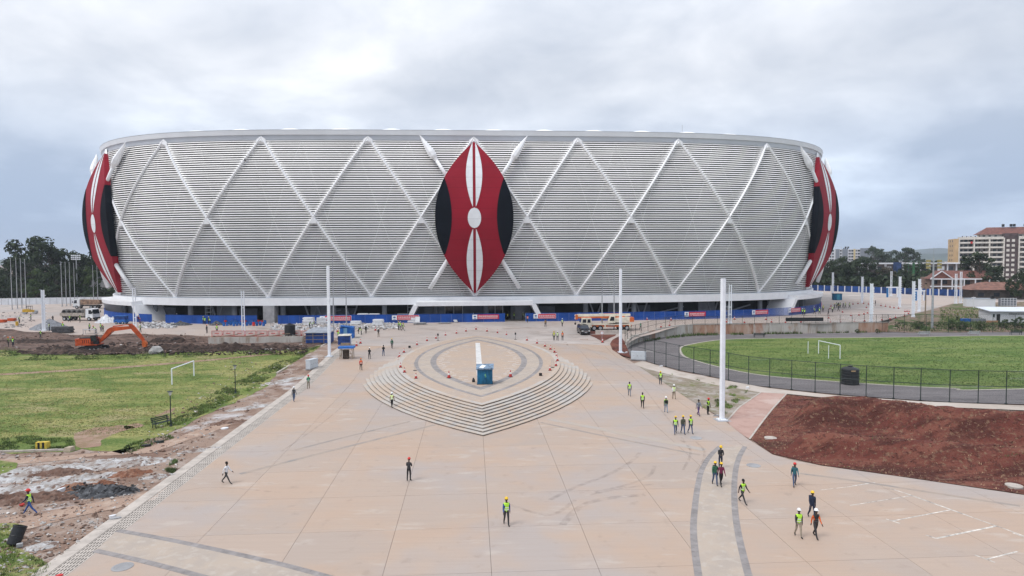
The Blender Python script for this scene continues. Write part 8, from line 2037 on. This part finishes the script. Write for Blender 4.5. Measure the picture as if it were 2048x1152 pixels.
# ================================================================== grass and planting
def blades(name, pts, h0, h1, w, material, seed, k=3, lean=.5):
    q = random.Random(seed); mb = MB()
    for p in pts:
        for _ in range(k):
            a = q.uniform(0, 6.28); h = q.uniform(h0, h1); d = Vector((math.cos(a), math.sin(a), 0)); o = Vector(p) + Vector((q.uniform(-.12, .12), q.uniform(-.12, .12), 0)); s = Vector((-d.y, d.x, 0)) * w
            mb.face([o - s, o + s, o + d * h * lean + Vector((0, 0, h))])
    return tag(mb.build(name, material), kind='stuff')
GRS1 = mat('tall_grass_green', (.13, .188, .046), .35, .5, .8); GRS2 = mat('tall_grass_dark', (.075, .115, .032), .35, .5, .8); GRS3 = mat('dry_grass', (.34, .29, .12), .3, .6, .85); SPRIG = mat('dry_sprig', (.36, .24, .15), .3, 1.5, .9); SPRIG2 = mat('green_sprig', (.10, .13, .05), .3, 1.5, .9)
def px_pts(n, poly, zf_=None, seed=1, gate=-.02):
    q = random.Random(seed); xs_ = [p[0] for p in poly]; ys_ = [p[1] for p in poly]; out = []
    while len(out) < n:
        x, y = q.uniform(min(xs_), max(xs_)), q.uniform(min(ys_), max(ys_))
        if inside(x, y, poly) and (mnoise.noise((x * .03, y * .09, seed)) > gate): g = G(x, y) if zf_ is None else G0(x, y); out.append(g)
    return out
STRIPS = (((-60, 700), (0, 694), (75, 702), (150, 708), (300, 704), (520, 698), (612, 696), (640, 692), (600, 712), (500, 708), (300, 718), (0, 722), (-60, 724)), ((610, 700), (648, 688), (560, 742), (500, 782), (440, 812), (360, 850), (330, 852), (420, 790), (500, 750), (560, 722)), ((-60, 878), (0, 875), (60, 872), (140, 876), (150, 898), (100, 902), (0, 902), (-60, 902)), ((240, 900), (270, 885), (330, 868), (350, 876), (300, 892), (255, 908)))
blades('tall_grass', sum((px_pts(n, s, None, i) for i, (n, s) in enumerate(zip((3000, 2400, 800, 200), STRIPS))), []), .07, .22, .03, GRS1, 1, 4)
blades('tall_grass', sum((px_pts(n, s, None, i + 9) for i, (n, s) in enumerate(zip((1300, 700, 400, 120), STRIPS))), []), .08, .26, .03, GRS2, 2, 4)
LPX = ((-40, 715), (400, 712), (600, 706), (540, 752), (430, 815), (300, 872), (150, 870), (-40, 880))
blades('short_grass', px_pts(9000, LPX, None, 21, -.5), .03, .11, .03, GRS1, 3, 3); blades('short_grass', px_pts(6500, LPX, None, 22, -.12), .03, .12, .03, GRS3, 4, 3)
RPX = ((1375, 692), (1500, 680), (1786, 676), (2060, 673), (2060, 775), (1786, 769), (1600, 756), (1440, 732), (1370, 708))
blades('short_grass', px_pts(8000, RPX, 1, 31, -.5), .04, .16, .04, GRS1, 5, 3); blades('short_grass', px_pts(5500, RPX, 1, 32, -.3), .04, .16, .04, GRS2, 6, 3)
blades('weeds', px_pts(900, ((1275, 684), (1385, 668), (1700, 662), (1776, 661), (1776, 664.5), (1700, 666), (1385, 672), (1300, 682)), 1, 33), .15, .7, .05, GRS2, 7, 4)
blades('weeds', px_pts(700, ((1340, 748), (1430, 767), (1500, 777), (1480, 800), (1450, 830), (1410, 800), (1460, 775), (1350, 752)), 1, 34), .08, .3, .03, GRS1, 8, 3)
blades('weeds', [GS(random.uniform(1790, 2060), random.uniform(645, 663)) for _ in range(1500)], .15, .6, .05, GRS2, 9, 4); blades('weeds', [GS(random.uniform(1880, 2060), random.uniform(617, 650)) for _ in range(1400)], .15, .6, .06, GRS1, 10, 4)
blades('weeds', px_pts(700, ((-40, 1050), (30, 1050), (20, 1095), (100, 1130), (60, 1180), (-40, 1190)), None, 35), .05, .22, .02, GRS1, 12, 4); blades('weeds', px_pts(260, ((330, 940), (350, 920), (360, 930), (345, 950)), None, 36), .06, .3, .02, GRS2, 13, 3)
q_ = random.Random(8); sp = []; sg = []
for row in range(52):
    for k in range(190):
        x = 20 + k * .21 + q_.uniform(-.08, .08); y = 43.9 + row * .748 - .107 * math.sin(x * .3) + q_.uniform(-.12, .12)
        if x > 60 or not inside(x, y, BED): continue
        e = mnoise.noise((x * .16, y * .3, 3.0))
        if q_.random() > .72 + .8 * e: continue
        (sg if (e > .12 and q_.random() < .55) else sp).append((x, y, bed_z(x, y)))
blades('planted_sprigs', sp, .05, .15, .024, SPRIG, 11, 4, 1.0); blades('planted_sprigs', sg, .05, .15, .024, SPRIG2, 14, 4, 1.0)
for i, (px, py, h, lab) in enumerate(((1838, 659, 2.0, 'low green shrub behind the pole fence'), (1905, 660, 2.4, 'green shrub left of the white hut'), (1926, 661, 2.2, 'second green shrub left of the white hut'), (1962, 661, 1.8, 'green shrub at the corner of the white hut'), (2008, 657, 2.2, 'round green shrub against the white hut'), (2036, 656, 2.6, 'round green shrub at the right edge before the hut'), (1715, 667, 1.0, 'small weed bush below the straight wall'), (1755, 667, 1.0, 'second small weed bush below the straight wall'))):
    p = GS(px, py) if px > 1780 else G0(px, py); r = thing('shrub', lab, 'bush', p, i, 'shrubs behind the running track'); r.scale = (h * .9, h * .9, h); link('trunk', TV[5][0], r); link('crown', TV[5][1]['m'], r)

# ================================================================== the air
hb = MB(); hb.box((0, 3400, 75), (12400, 10400, 156))
hz_ = hb.build('haze', []); hz_['kind'] = 'stuff'
hm_ = bpy.data.materials.new('haze_air'); hm_.use_nodes = True; nd = hm_.node_tree.nodes; nd.clear()
vo = nd.new('ShaderNodeVolumePrincipled'); vo.inputs['Color'].default_value = (.80, .88, 1.0, 1); vo.inputs['Density'].default_value = .00016; vo.inputs['Anisotropy'].default_value = .2
om = nd.new('ShaderNodeOutputMaterial'); hm_.node_tree.links.new(vo.outputs[0], om.inputs['Volume']); hz_.data.materials.append(hm_)
